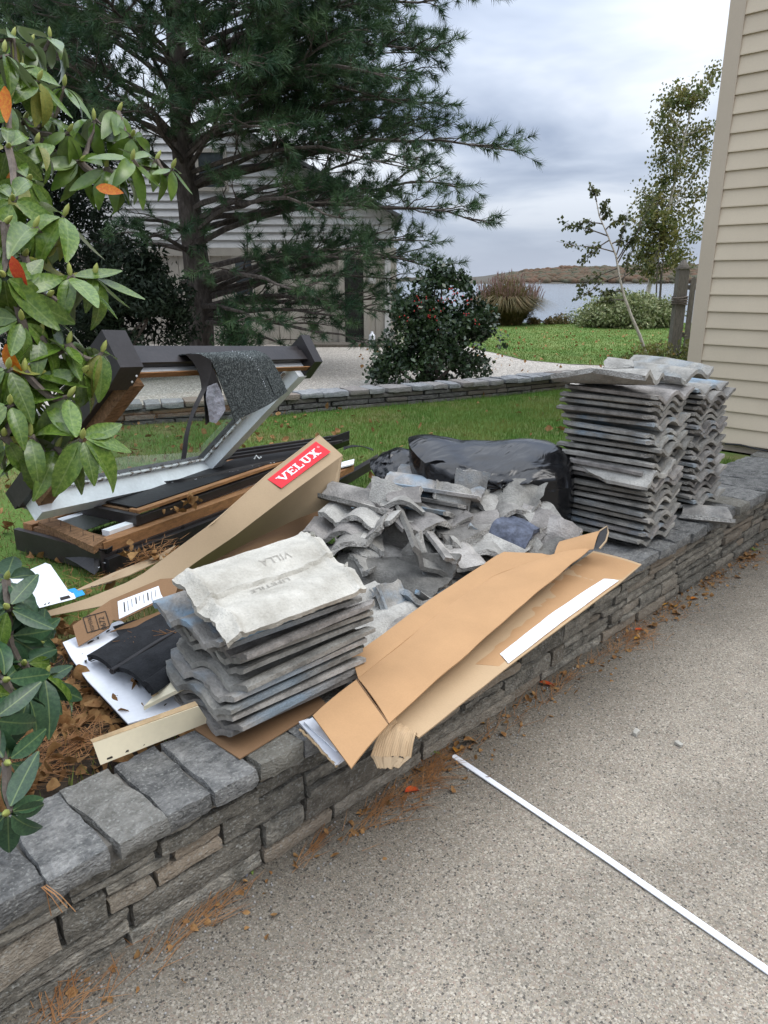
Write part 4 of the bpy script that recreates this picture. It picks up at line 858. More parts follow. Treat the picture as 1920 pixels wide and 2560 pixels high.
# ------------------------------------------------------------------ rhododendrons in front on the left
def leafmesh(name, l, wd, curl, fold, m):
    V, Fc = leaf_grid(l, wd, curl, fold, 6); me = arrays(name, V, Fc, True); me.materials.append(m); return me
LM = {}
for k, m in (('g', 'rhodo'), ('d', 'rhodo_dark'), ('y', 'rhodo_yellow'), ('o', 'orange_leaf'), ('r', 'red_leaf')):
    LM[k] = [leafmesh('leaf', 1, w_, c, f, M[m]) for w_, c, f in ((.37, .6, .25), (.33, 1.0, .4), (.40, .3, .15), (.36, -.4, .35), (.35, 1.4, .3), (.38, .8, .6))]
cnt_, over_ = {}, {}
def whorl(t, c, ax, n, size, key, seed, droop=(-.1, .9), parent_stem=None, alt=None):
    q = random.Random(seed); ax = ax.normalized(); a = ax.orthogonal().normalized(); b = ax.cross(a); ph = q.uniform(0, 6.28)
    for i in range(n):
        an = ph + i * 2.399 + q.uniform(-.25, .25); el = q.uniform(*droop)
        rad = a * math.cos(an) + b * math.sin(an); d = (rad * math.cos(el) - ax * math.sin(el)).normalized()
        d = (d - UP * q.uniform(0, .35)).normalized()
        up = (ax * math.cos(el) + rad * math.sin(el) + Vector((q.gauss(0, .2), q.gauss(0, .2), q.gauss(0, .2)))).normalized()
        x = d.cross(up).normalized(); up = x.cross(d); s = size * q.uniform(.72, 1.12)
        k = key
        if alt and q.random() < alt[1]: k = alt[0]
        LMX = Matrix.Translation(c + d * .012) @ Matrix(((x.x * s, d.x * s, up.x * s, 0), (x.y * s, d.y * s, up.y * s, 0), (x.z * s, d.z * s, up.z * s, 0), (0, 0, 0, 1)))
        lm_ = q.choice(LM[k]); cnt_[t.name] = cnt_.get(t.name, 0) + 1
        if cnt_[t.name] > 290: over_.setdefault(t.name, []).append((lm_, LMX)); continue
        o = bpy.data.objects.new('leaf', lm_); COL.objects.link(o); o.parent = t; o.matrix_parent_inverse = Matrix.Translation(-Vector(t.location)); o.matrix_basis = LMX
    mb = MB(); mb.tube([c, c + ax * .012, c + ax * .026, c + ax * .036], [.004, .008, .006, .001], 6); mb.build('bud', M['bud'], t, smooth=60)
def rhodo(name, label, base, ws, size, key, seed, alt, droop=(-.1, .9), hubz=(.6, .9, 1.2, 1.5, 1.8, 2.1)):
    t = thing(name, base, label, 'shrub', 'rhododendron shrubs in the planting bed'); q = random.Random(seed)
    hubs = [Vector((base.x, base.y, 0)) + UP * zz0 + Vector((q.uniform(-.1, .1), q.uniform(-.1, .1), 0)) for zz0 in hubz]
    for k, h_ in enumerate(hubs):
        mb = MB(); mb.tube(wander(base + Vector((q.uniform(-.05, .05), q.uniform(-.05, .05), -.02)), h_, 5, .06, seed + k), [.022, .020, .018, .016, .014, .012], 6); mb.build('stem', M['twig'], t, smooth=60)
    done = []; jobs = []
    for k, wv in enumerate(sorted(ws, key=lambda s: s[0])):
        u, v, d = wv[:3]; c = PD(u, v, d); h_ = min([h for h in hubs + done if h.dot(RT) < c.dot(RT) - .02] or hubs, key=lambda h: (h - c).length + q.uniform(0, .06)); done.append(c)
        mb = MB(); w_ = wander(h_, c, 6, .07, seed * 3 + k, -.03); mb.tube(w_, [.011, .010, .009, .008, .007, .006, .0045], 5); mb.build('stem', M['twig'], t, smooth=60)
        ax = wv[3] if len(wv) > 3 and wv[3] else (w_[6] - w_[4]).normalized() * .6 + UP * .5 - FW * .35 + RT * q.uniform(-.1, .4)
        jobs.append((d, k, wv, c, ax))
    for d, k, wv, c, ax in sorted(jobs, key=lambda j: (j[0], j[1])):
        whorl(t, c, Vector(ax), wv[4] if len(wv) > 4 else q.choice((7, 8, 9)), size * (wv[5] if len(wv) > 5 else 1), wv[6] if len(wv) > 6 else key, seed * 50 + k, droop, alt=alt)
    if t.name in over_:
        v_, f_ = joined(over_[t.name]); me = bpy.data.meshes.new('leaves'); me.from_pydata(v_, [], f_); me.shade_smooth(); link('leaves', me, t, M['rhodo'], kind='stuff')
    return t
RB = P(-60, 1760, LZ) 
rhodo('rhododendron', 'big olive green rhododendron with yellow buds and a few orange leaves, upper left edge', CF(-1.32, 2.0, LZ),
    [(30, 95, 2.35), (75, 110, 2.5), (125, 95, 2.6), (160, 215, 2.5), (45, 175, 2.3), (235, 300, 2.5), (295, 280, 2.55), (60, 300, 2.4), (120, 290, 2.5), (170, 330, 2.4), (200, 405, 2.45), (390, 400, 2.5, None, 9, .9), (330, 400, 2.4), (265, 420, 2.4), (40, 415, 2.2),
     (30, 500, 1.95, None, 8, 1.1), (85, 570, 1.95, None, 8, 1.15), (160, 540, 2.0, None, 7, 1.2), (175, 690, 1.95, None, 9, 1.15), (60, 640, 1.9), (120, 640, 2.05), (235, 690, 2.0, None, 8, 1.0), (35, 730, 1.85), (55, 800, 1.85, None, 8, 1.1),
     (140, 800, 2.0), (110, 890, 1.95), (205, 930, 1.95), (255, 880, 2.0, None, 6, .9), (20, 920, 1.8), (25, 1010, 1.8, None, 8, 1.1), (205, 1095, 1.85, None, 9, 1.15), (140, 1120, 1.9, None, 7, 1.1), (80, 1000, 1.95), (10, 560, 1.9, None, 8, 1.2), (15, 250, 2.2), (10, 130, 2.2), (95, 200, 2.3), (90, 360, 2.25), (20, 370, 2.1), (70, 450, 2.1), (330, 340, 2.5), (300, 430, 2.5), (430, 420, 2.5, None, 6, .8), (120, 740, 1.9, None, 8, 1.1), (10, 690, 1.8, None, 8, 1.1), (100, 840, 1.9), (170, 860, 1.95), (60, 930, 1.85), (170, 990, 1.9, None, 8, 1.1), (10, 1090, 1.8), (75, 1090, 1.85, None, 8, 1.1)],
    .132, 'g', 3, ('y', .08), droop=(-.05, .95))
sh = bpy.data.objects['rhododendron']
for k, (u, v, key, d, s) in enumerate(((30, 640, 'r', -UP + RT * .2, .085), (15, 860, 'o', RT * .1 - UP, .11), (240, 468, 'o', RT - UP * .15, .075), (12, 215, 'o', -UP, .1), (25, 430, 'o', -UP, .08))):
    d = d.normalized(); up = (-FW + UP * .3).normalized(); x = d.cross(up).normalized(); up = x.cross(d); c = PD(u, v, 1.8 if v > 500 else 2.1)
    o = bpy.data.objects.new('leaf', LM[key][k % 4]); COL.objects.link(o); o.parent = sh; o.matrix_parent_inverse = Matrix.Translation(-Vector(sh.location)); o['label'] = 'bright red leaf' if key == 'r' else 'orange dying leaf'
    o.matrix_basis = Matrix.Translation(c) @ Matrix(((x.x * s, d.x * s, up.x * s, 0), (x.y * s, d.y * s, up.y * s, 0), (x.z * s, d.z * s, up.z * s, 0), (0, 0, 0, 1)))
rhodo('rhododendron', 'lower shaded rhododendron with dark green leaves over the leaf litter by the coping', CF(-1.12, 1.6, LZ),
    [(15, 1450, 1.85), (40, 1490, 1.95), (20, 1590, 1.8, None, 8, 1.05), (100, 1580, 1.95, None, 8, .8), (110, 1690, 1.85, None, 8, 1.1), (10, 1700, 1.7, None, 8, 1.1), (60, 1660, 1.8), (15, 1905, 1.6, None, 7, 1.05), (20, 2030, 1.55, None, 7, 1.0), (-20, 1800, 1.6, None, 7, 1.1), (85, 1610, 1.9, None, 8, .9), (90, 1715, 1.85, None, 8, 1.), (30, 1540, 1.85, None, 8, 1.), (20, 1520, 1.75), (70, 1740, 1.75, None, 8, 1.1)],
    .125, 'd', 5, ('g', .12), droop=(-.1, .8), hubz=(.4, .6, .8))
# ================================================================== ROOF TILES
TW, TL, TT = .38, .48, .019
def wave(x):
    if x < -.162: return .0165
    c_ = math.cos(math.pi * (x + .182) / .186); return .022 * (2 * math.sqrt(c_ * c_ + .018) ** .95 - 1.03)
def tile_bm(seed, nx=26, ny=5, th=TT, amp=1.):
    q = random.Random(seed); bm = bmesh.new(); top = []; bot = []
    for i in range(nx + 1):
        x = -TW / 2 + TW * i / nx; ra = []; rb_ = []
        for j in range(ny + 1):
            y = -TL / 2 + TL * j / ny
            e_ = (.004 if j in (0, ny) else 0); jy = q.gauss(0, .0022) if j in (0, ny) else 0; jz = q.gauss(0, .0006)
            s = math.sin(2 * math.pi * (x + .18) / .18) * .2
            z = wave(x) * amp
            ra.append(bm.verts.new((x + (s * -.0 if 0 else 0), y + jy, z + jz - (e_ * .6)))); 
            sl_ = (wave(min(x + .002, TW / 2)) - wave(max(x - .002, -TW / 2))) / .004; ln_ = math.sqrt(1 + sl_ * sl_); rb_.append(bm.verts.new((x + (th * sl_ / ln_ * .5 if abs(x) < TW / 2 - .001 else 0), y + jy * .6, z - th / ln_ * (1.1 if abs(x) < TW / 2 - .001 else .8) + jz)))
        top.append(ra); bot.append(rb_)
    F_ = bm.faces.new
    for i in range(nx):
        for j in range(ny):
            F_((top[i][j], top[i + 1][j], top[i + 1][j + 1], top[i][j + 1])); F_((bot[i][j], bot[i][j + 1], bot[i + 1][j + 1], bot[i + 1][j]))
        F_((top[i][0], bot[i][0], bot[i + 1][0], top[i + 1][0])); F_((top[i][ny], top[i + 1][ny], bot[i + 1][ny], bot[i][ny]))
    for j in range(ny):
        F_((top[0][j], top[0][j + 1], bot[0][j + 1], bot[0][j])); F_((top[nx][j], bot[nx][j], bot[nx][j + 1], top[nx][j + 1]))
    return bm
def cut(bm, co, no, seed, rough=.004):
    g_ = bm.verts[:] + bm.edges[:] + bm.faces[:]
    r = bmesh.ops.bisect_plane(bm, geom=g_, plane_co=co, plane_no=no, clear_outer=True)
    ed = [e_ for e_ in r['geom_cut'] if isinstance(e_, bmesh.types.BMEdge)]
    if ed:
        q = random.Random(seed); vs = {v for e_ in ed for v in e_.verts}; o = Vector((q.uniform(0, 50), 0, 0))
        for v in vs: v.co += Vector(no) * (noise.noise(v.co * 30 + o) * rough * 2 + noise.noise(v.co * 95 + o) * rough)
        try:
            fr_ = bmesh.ops.triangle_fill(bm, edges=ed, use_beauty=True)
            for f in fr_['geom']:
                if isinstance(f, bmesh.types.BMFace): f.material_index = 1
        except Exception: pass
def finish(bm, name, smooth=32):
    bmesh.ops.recalc_face_normals(bm, faces=bm.faces[:]); me = bpy.data.meshes.new(name); bm.to_mesh(me); bm.free(); me.shade_smooth(); me.set_sharp_from_angle(angle=R(smooth)); return me
TILES = []
for s in range(7):
    bm = tile_bm(s); q = random.Random(s * 9 + 1)
    if s in (1, 2, 4, 5, 6):    # a chipped corner or edge
        for c in range(2):
            sx, sy = q.choice((-1, 1)), q.choice((-1, 1)); n = Vector((sx * q.uniform(.5, 1), sy * q.uniform(.5, 1), 0)).normalized()
            cut(bm, Vector((sx * TW / 2, sy * TL / 2, 0)) - n * q.uniform(.008, .028), n, s * 7 + c, .003)
    me = finish(bm, 'roof_tile'); me.materials.append(M['tile']); me.materials.append(M['tile_break']); TILES.append(me)
ORD = ['', 'topmost', 'second', 'third', 'fourth', 'fifth', 'sixth', 'seventh', 'eighth', 'ninth', 'tenth', 'eleventh', 'twelfth', 'thirteenth', 'fourteenth', 'fifteenth', 'sixteenth', 'seventeenth', 'eighteenth', 'nineteenth', 'twentieth', 'twenty-first', 'twenty-second', 'twenty-third', 'twenty-fourth', 'twenty-fifth']
def place(me, loc, yaw=0, rx=0, ry=0, blue=0., val=1., label='', group='', cat='roof tile', name='roof_tile', flip=False):
    o = bpy.data.objects.new(name, me); COL.objects.link(o)
    mtx = Matrix.Translation(loc) @ Matrix.Rotation(yaw, 4, 'Z') @ Matrix.Rotation(rx, 4, 'X') @ Matrix.Rotation(ry, 4, 'Y')
    if flip: mtx = mtx @ Matrix.Rotation(math.pi, 4, 'Y')
    o.matrix_world = mtx; o.color = (val, .5, blue, 1); return tag(o, label, cat, group)
tq = random.Random(99)
def stack(cx, cy, z0, n, pitch, yaw, where, group, jit, blues, special=None, lean=(0, 0)):
    for i in range(n):
        k = n - i; bl = blues.get(i, 0); ex = (special or {}).get(i, {})
        lab = ('%s%s grey roof tile from the top of the %s' % (ORD[k], ' (blue tinted)' if bl else '', where)) if k > 1 else ('uppermost grey roof tile still lying level in the %s' % where)
        place(TILES[tq.randrange(7)], Vector((cx + lean[0] * i + tq.uniform(-1, 1) * jit + ex.get('dx', 0), cy + lean[1] * i + tq.uniform(-1, 1) * jit * 1.5 + ex.get('dy', 0), z0 + i * pitch + ex.get('dz', 0))), yaw + R(tq.uniform(-2.8, 2.8) + ex.get('yaw', 0)),
              R(tq.uniform(-.9, .9) + ex.get('rx', 0)), R(tq.uniform(-.8, .8) + ex.get('ry', 0)), bl, tq.uniform(.84, 1.16), lab, group, flip=False)
stack(3.36, 1.705, .412, 21, .0338, 0, 'tall stack nearer the cardboard', 'tiles in the nearer tall stack', .018, {1: .8, 2: .5, 4: .4, 14: .7, 15: .5, 16: .9, 18: .3, 8: .3}, {16: {'rx': -2.2, 'dz': .006, 'dx': .02}, 17: {'dz': .012}, 18: {'dz': .012}, 19: {'dz': .011}, 20: {'dz': .010}, 9: {'dx': -.02}, 10: {'dx': -.025}, 13: {'dx': .02}})
stack(4.06, 1.79, .415, 20, .0335, R(-2), 'tall stack beside the house wall', 'tiles in the tall stack by the house', .022, {0: .4, 1: .9, 5: .4, 7: .9, 8: .3, 11: .4, 12: .9, 13: .8, 19: .9, 17: .3}, {1: {'dy': -.06, 'dx': .02}, 2: {'ry': -2.0}, 12: {'dx': .05}, 13: {'dx': .04, 'ry': -1}, 14: {'dx': .03}})
stack(1.185, 1.685, .415, 11, .0278, R(-90), 'low stack at the wall edge', 'tiles in the low front stack', .014, {1: .6, 3: .5, 9: .3, 10: 1.6, 4: .5}, {5: {'dx': .03}, 6: {'dx': .045}, 7: {'dx': .05}, 8: {'dx': .03}, 9: {'dx': .01}, 10: {'dx': -.03, 'dz': .002}, 3: {'dx': -.03}, 1: {'dx': -.02}}, lean=(.0, .0008))
# the pale top tile of the front stack: underside up, with lips, ribs and pressed lettering
c00, c10, c11, c01 = P(567, 1596, .738), P(918, 1467, .735), P(770, 1322, .815), P(430, 1432, .815)
nT = ((c10 - c00).cross(c01 - c00)).normalized()
def surf(a, b):
    base = c00.lerp(c10, a).lerp(c01.lerp(c11, a), b)
    h = -.010 * math.cos(2 * math.pi * (b * .95 + .05) * 2) * (1 if b > .05 else .6)
    h += .011 * math.exp(-((a - .085 - .012 * math.sin(b * 14)) / .022) ** 2) + .008 * math.exp(-((a - .945) / .018) ** 2)
    h -= .010 * math.exp(-((a - .0) / .03) ** 2)
    d = b - .50 - .02 * math.sin(a * 7) - .03 * a
    h += .007 * math.exp(-((d - .02) / .02) ** 2) - .006 * math.exp(-(d / .010) ** 2)
    for k in range(6):
        dd = (a - .18 - k * .125) * 1.0 + (b - .22) * .55
        if .06 < b < .40: h += .0045 * max(0, 1 - abs(dd) / .016) * min(1, (.40 - b) * 9, (b - .06) * 9)
    h += .0022 * noise.noise(Vector((a * 9, b * 7, 0))) + .0012 * noise.noise(Vector((a * 40, b * 30, 2)))
    return base + nT * (h * 1.15)
edge = lambda a, b: Vector((noise.noise(Vector((a * 8, b * 11, 4))), noise.noise(Vector((a * 8, b * 11, 9))), 0)) * (.012 if (a in (0., 1.)) else .003 if b in (0., 1.) else 0)
mb = MB(); NA, NB = 76, 56
mb.grid([[surf(i / NA, j / NB) + edge(i / NA, j / NB) for j in range(NB + 1)] for i in range(NA + 1)], .017)
pt = mb.build('roof_tile', M['tile_pale'], smooth=50); tag(pt, 'pale cream roof tile lying underside up on the front stack, pressed lettering and ribs', 'roof tile', 'tiles in the low front stack')
M['imprint'] = mat('imprint', (.31, .29, .25), rough=.95, var=.1, bump=.1)
def text_mesh(s, size):
    cu = bpy.data.curves.new('t', 'FONT'); cu.body = s; cu.size = size; cu.align_x = 'CENTER'; cu.align_y = 'CENTER'
    o = bpy.data.objects.new('t', cu); COL.objects.link(o); dg = bpy.context.evaluated_depsgraph_get(); me = bpy.data.meshes.new_from_object(o.evaluated_get(dg)); bpy.data.objects.remove(o); bpy.data.curves.remove(cu); return me
def conform(s, size, f, name, m, parent, **k):
    me = text_mesh(s, size); bm = bmesh.new(); bm.from_mesh(me); bm.to_mesh(me); bm.free()
    for v in me.vertices: v.co = f(v.co.x, v.co.y)
    me.materials.clear(); me.name = name; return link(name, me, parent, m, **k)
conform('VILLA', .15, lambda x, y: surf(.60 - x * .62, .70 - y * .75) + nT * .0022, 'lettering', M['imprint'], pt)
conform('LIFETILE', .085, lambda x, y: surf(.47 - x * .95, .455 - y * .8) + nT * .0022, 'lettering', M['imprint'], pt)
# ------------------------------------------------------------------ broken tiles in the middle heap
def frag(seed, x0, x1, y0, y1, jag=.35, m=None, amp=1.15):
    bm = tile_bm(seed, 24, 6, th=.021, amp=amp); q = random.Random(seed)
    for c, (co, no) in enumerate((((x0, 0, 0), (-1, q.uniform(-jag, jag), q.uniform(-.3, .3))), ((x1, 0, 0), (1, q.uniform(-jag, jag), q.uniform(-.3, .3))), ((0, y0, 0), (q.uniform(-jag, jag), -1, q.uniform(-.3, .3))), ((0, y1, 0), (q.uniform(-jag, jag), 1, q.uniform(-.3, .3))))):
        if (c == 0 and x0 <= -.189) or (c == 1 and x1 >= .189) or (c == 2 and y0 <= -.24) or (c == 3 and y1 >= .24): continue
        cut(bm, Vector(co), Vector(no).normalized(), seed * 5 + c, .006)
    vs = [v.co.copy() for v in bm.verts]; c = sum(vs, Vector()) / max(1, len(vs))
    for v in bm.verts: v.co -= c
    me = finish(bm, 'tile_fragment', 24); me.materials.append(M[m or 'tile']); me.materials.append(M['tile_break']); return me
def lay(me, c, Ld, Nd, blue=0, val=1., label='', name='tile_fragment', group='broken tiles in the middle heap', cat='tile fragment'):
    "length axis Ld, upward face Nd (both in camera-frame right/forward/up)"
    y = (RT * Ld[0] + FW * Ld[1] + UP * Ld[2]).normalized(); z = (RT * Nd[0] + FW * Nd[1] + UP * Nd[2]).normalized(); x = y.cross(z).normalized(); z = x.cross(y)
    o = bpy.data.objects.new(name, me); COL.objects.link(o); o.matrix_world = Matrix.Translation(c) @ Matrix(((x.x, y.x, z.x, 0), (x.y, y.y, z.y, 0), (x.z, y.z, z.z, 0), (0, 0, 0, 1))); o.color = (val, .5, blue, 1); return tag(o, label, cat, group)
X4 = reg(780, 1130, 680 / 1659)
def hp(a, b, z): u, v = X4(a, b); return P(u, v, z)
G_ = (-.19, .19, -.24, .24)
HEAP = [ # (a,b in crop, z, crop of the tile, length axis, face normal, blue, value, material, label)
 ((760, 185), .685, G_, (.95, -.35, -.05), (.1, -.1, 1), .9, 1.0, None, 'whole blue-grey tile on top at the back of the heap by the black bag'),
 ((700, 235), .645, G_, (.95, -.38, -.06), (.1, -.1, 1), .3, .95, None, 'whole grey tile directly under the blue one at the back of the heap'),
 ((330, 300), .655, (-.18, -.02, -.24, .10), (.93, -.42, -.12), (.15, -.35, 1), 0, .95, None, 'long dark half tile with a rounded nose lying across the heap'),
 ((690, 395), .61, (-.16, .16, -.10, .10), (-.35, .9, .08), (.1, -.1, 1), 0, 1.0, None, 'short broken tile end in line with the long half tile'),
 ((750, 295), .635, (-.12, .18, -.10, .14), (.93, -.42, -.05), (.1, -.3, 1), 1.6, 1.0, None, 'light blue painted tile piece in the middle of the heap'),
 ((450, 255), .69, (-.07, .05, -.06, .04), (.3, .2, .8), (-.2, -1, .3), 0, 1.15, 'tile_light', 'pale pointed shard standing on the long half tile'),
 ((560, 260), .69, (-.06, .06, -.06, .06), (.9, -.1, .1), (0, -.5, 1), 0, .8, None, 'dark rough chunk beside the pale pointed shard'),
 ((540, 308), .665, (-.08, .07, -.04, .04), (.1, .9, .1), (0, -.5, 1), 0, 1.15, 'tile_light', 'flat pale chip under the dark rough chunk'),
 ((860, 270), .67, (-.09, .05, -.03, .05), (.2, .5, .8), (.2, -1, .4), 0, 1.1, 'tile_light', 'curled pale shard at the end of the light blue piece'),
 ((940, 300), .625, (-.03, .09, -.10, .12), (.1, .3, 1), (-.3, -1, .2), .8, .95, None, 'upright blue-grey fragment leaning behind the light blue piece'),
 ((520, 480), .53, G_, (.9, -.5, -.15), (-.05, -.7, .75), 0, .66, None, 'large dark whole tile spread across the middle of the heap'),
 ((720, 600), .50, (-.16, .16, -.22, .20), (-.15, .98, .12), (.75, -.2, .65), 0, .72, None, 'dark tile turned on its side, its curved edge towards the cardboard'),
 ((530, 830), .415, G_, (.9, -.45, -.12), (.0, -.35, 1), 0, .66, None, 'dark grey whole tile leaning low in front of the heap'),
 ((520, 750), .465, (-.09, .07, -.2, .18), (.85, -.5, -.12), (.1, -.75, .7), 0, .62, None, 'dark broken slab propped on the low leaning tile'),
 ((520, 535), .52, (-.04, .10, -.2, .14), (.93, -.35, -.1), (-.1, -1, .35), 0, 1.15, 'tile_light', 'pale fragment facing front with its long straight upper edge'),
 ((520, 640), .485, (-.09, .06, -.2, .17), (.9, -.42, -.15), (0, -.8, .6), 0, 1.05, None, 'ridged pale grey fragment lying below the pale straight edged one'),
 ((640, 690), .475, (-.02, .09, -.09, .07), (.4, -.3, -.7), (-.3, -.9, .2), 0, 1.1, 'tile_light', 'rough pale lump hanging at the end of the ridged fragment'),
 ((250, 440), .585, (-.18, .18, -.12, .08), (.25, .9, .12), (-.2, -.1, 1), 0, 1.0, None, 'wavy tile end showing its s shaped broken edge at the left of the heap'),
 ((300, 385), .625, (-.16, .15, -.06, .06), (.35, .8, .1), (-.1, -.1, 1), 0, 1.15, 'tile_light', 'thin pale wavy piece on top of the s shaped tile end'),
 ((200, 545), .55, (-.16, .15, -.08, .09), (.1, .95, 0), (-.45, -.2, 1), 0, 1.0, None, 'hooked grey fragment next to the pale top tile'),
 ((330, 525), .55, (-.09, .07, -.06, .10), (.2, .9, 0), (0, -.3, 1), 0, .95, None, 'rounded tile nose poking out above the small splinters'),
 ((320, 590), .52, (-.06, .05, -.03, .06), (.8, .4, 0), (0, -.5, 1), 0, 1.1, 'tile_light', 'small splinter under the rounded tile nose'),
 ((280, 650), .49, (-.10, .09, -.04, .06), (.5, .7, 0), (-.2, -.6, 1), 0, .85, None, 'dark jagged piece behind the right corner of the pale top tile'),
 ((1130, 195), .665, (-.12, .12, -.12, .10), (.75, .35, .3), (-.45, -.6, .8), .1, 1.05, None, 'fan shaped grey fragment pointing up against the black bag'),
 ((1215, 255), .655, (-.12, .10, -.05, .06), (.3, .5, .7), (-.15, -.9, .6), 0, 1.0, None, 'broad grey fragment standing upright against the black bag'),
 ((1080, 250), .62, (-.08, .08, -.14, .10), (.8, -.3, .1), (-.1, -.4, 1), 0, .75, None, 'dark fragment tucked beneath the fan shaped one'),
 ((1060, 310), .615, (-.06, .08, -.05, .06), (.6, .5, .1), (-.2, -.7, .8), 0, 1.15, 'tile_light', 'pale broken lump below the fan shaped fragment'),
 ((1090, 375), .57, (-.10, .02, -.20, .2), (.85, -.5, -.2), (.1, -.5, .9), 0, .95, None, 'long narrow slab sloping down to the cardboard'),
 ((1050, 395), .555, (-.03, .05, -.18, .14), (.85, -.5, -.2), (.1, -.6, .8), 0, 1.05, None, 'narrow strip of tile beside the long sloping slab'),
 ((1180, 350), .60, (-.12, .12, -.07, .07), (-.2, .9, .1), (-.2, -.2, 1), 0, .95, None, 'square grey chunk between the lumps on the right of the heap'),
 ((1340, 375), .58, (-.10, .09, -.07, .08), (.6, .3, .1), (0, -.5, 1), 0, 1.2, 'tile_light', 'smooth pale rounded piece at the right end of the heap'),
 ((1280, 330), .60, (-.05, .06, -.05, .06), (.5, .5, .3), (.2, -.6, .9), 0, 1.05, None, 'small grey chunk above the smooth pale rounded piece'),
 ((1130, 525), .515, (-.10, .09, -.16, .12), (.8, -.5, -.25), (.15, -.55, .85), 0, 1.2, 'tile_light', 'light ribbed tile piece beside the navy slate'),
 ((1180, 480), .53, (-.02, .04, -.14, .10), (.8, -.5, -.25), (.15, -.55, .85), 0, 1.0, None, 'narrow ribbed strip along the navy slate'),
 ((1300, 475), .53, (-.09, .07, -.09, .10), (.5, .5, .4), (-.25, -1, .9), 0, .9, None, 'brownish grey fragment leaning right of the navy slate'),
 ((1420, 510), .51, (-.14, .09, -.08, .08), (.5, .2, .6), (-.15, -1, .5), 0, 1.05, None, 'broad light grey fragment next to the raised cardboard end'),
 ((1510, 500), .50, (-.10, .10, -.07, .07), (.8, .2, 0), (0, -.5, 1), 1.2, 1.0, None, 'pale blue tile corner between heap and nearer tall stack'),
 ((930, 620), .50, (-.16, .12, -.12, .12), (-.25, .95, .1), (.45, -.2, 1), 0, 1.1, None, 'hook ended tile piece in the centre right of the heap'),
 ((1045, 580), .50, (-.14, .12, -.08, .08), (.1, .9, 0), (.2, -.3, 1), 0, 1.2, 'tile_light', 'crumbly pale fragment behind the hook ended piece'),
 ((940, 525), .52, (-.06, .05, -.04, .05), (.8, .2, 0), (0, -.5, 1), 0, .95, None, 'small stone like chunk above the hook ended piece'),
 ((830, 600), .47, (-.14, .12, -.10, .10), (-.15, .95, .1), (.3, -.1, 1), 0, .9, None, 'stub of tile in the gap beside the sideways dark tile'),
 ((845, 690), .44, (-.16, .16, -.10, .10), (-.1, .95, .1), (.15, -.1, 1), 0, 1.0, None, 'curved tile end low in the gap beside the cardboard'),
 ((935, 735), .425, (-.15, .15, -.10, .08), (-.3, .95, 0), (0, -.1, 1), 1.2, 1.0, None, 'bluish tile end just above the cardboard edge'),
 ((845, 775), .40, (-.05, .03, -.14, .12), (.9, -.3, -.1), (0, -.5, 1), 0, .95, None, 'flat narrow strip lying above the cardboard edge'),
 ((925, 420), .575, (-.05, .05, -.12, .12), (.9, .15, .1), (-.1, -.4, 1), 0, 1.1, None, 'flat pale bar on the large dark tile'),
 ((955, 480), .55, (-.05, .04, -.14, .12), (.9, .25, .05), (-.1, -.4, 1), 0, 1.0, None, 'second flat bar below the pale bar'),
 ((785, 850), .40, (-.06, .06, -.05, .06), (.4, .6, .3), (.2, -.8, .6), 0, 1.0, None, 'cracked lump between the low leaning tile and the cardboard'),
 ((440, 1040), .41, (-.16, .14, -.14, .14), (.5, .6, 0), (.2, -.4, 1), 0, 1.2, 'tile_light', 'pale moulded tile underside squeezed between front stack and cardboard'),
 ((560, 1030), .40, (-.05, .05, -.12, .12), (.7, .5, 0), (0, -.3, 1), 0, 1.1, None, 'flat strip behind the pale moulded underside'),
 ((1340, 620), .45, (-.06, .05, -.12, .12), (.95, 0, 0), (0, -.4, 1), 0, 1.1, None, 'flat chip peeking out along the top edge of the cardboard'),
 ((1335, 580), .48, (-.03, .03, -.03, .03), (.5, .3, .5), (0, -.7, .7), 0, 1.2, 'tile_light', 'small pale lump below the brownish fragment'),
 ((1440, 605), .46, (-.07, .04, -.06, .06), (.6, .3, .5), (-.2, -1, .4), 0, 1.0, None, 'curled grey shard at the corner of the raised cardboard end'),
]
for k, (ab, z, cr_, Ld, Nd, bl, va_, m_, lab) in enumerate(HEAP):
    full = cr_ == G_
    me = TILES[k % 7] if full else frag(500 + k, *[max(-L_, min(L_, c * 1.2)) for c, L_ in zip(cr_, (.19, .19, .24, .24))], m=m_)
    if not any(s in lab for s in ('upright', 'standing', 'facing', 'side,', 'propped', 'spread')): Nd = (Nd[0], Nd[1] * .4, Nd[2])
    lay(me, hp(ab[0], ab[1], z), Ld, Nd, bl * .8, va_ * random.Random(k).uniform(.52, 1.08), lab, 'roof_tile' if full else 'tile_fragment', cat='roof tile' if full else 'tile fragment')
nv = lay(frag(611, -.09, .08, -.08, .09), hp(1225, 490, .545), (.75, -.45, -.2), (.1, -.6, .8), 0, 1, 'dark navy blue slate piece draped over the ribbed tile on the heap', cat='slate'); nv.data.materials.clear(); nv.data.materials.append(M['navy'])
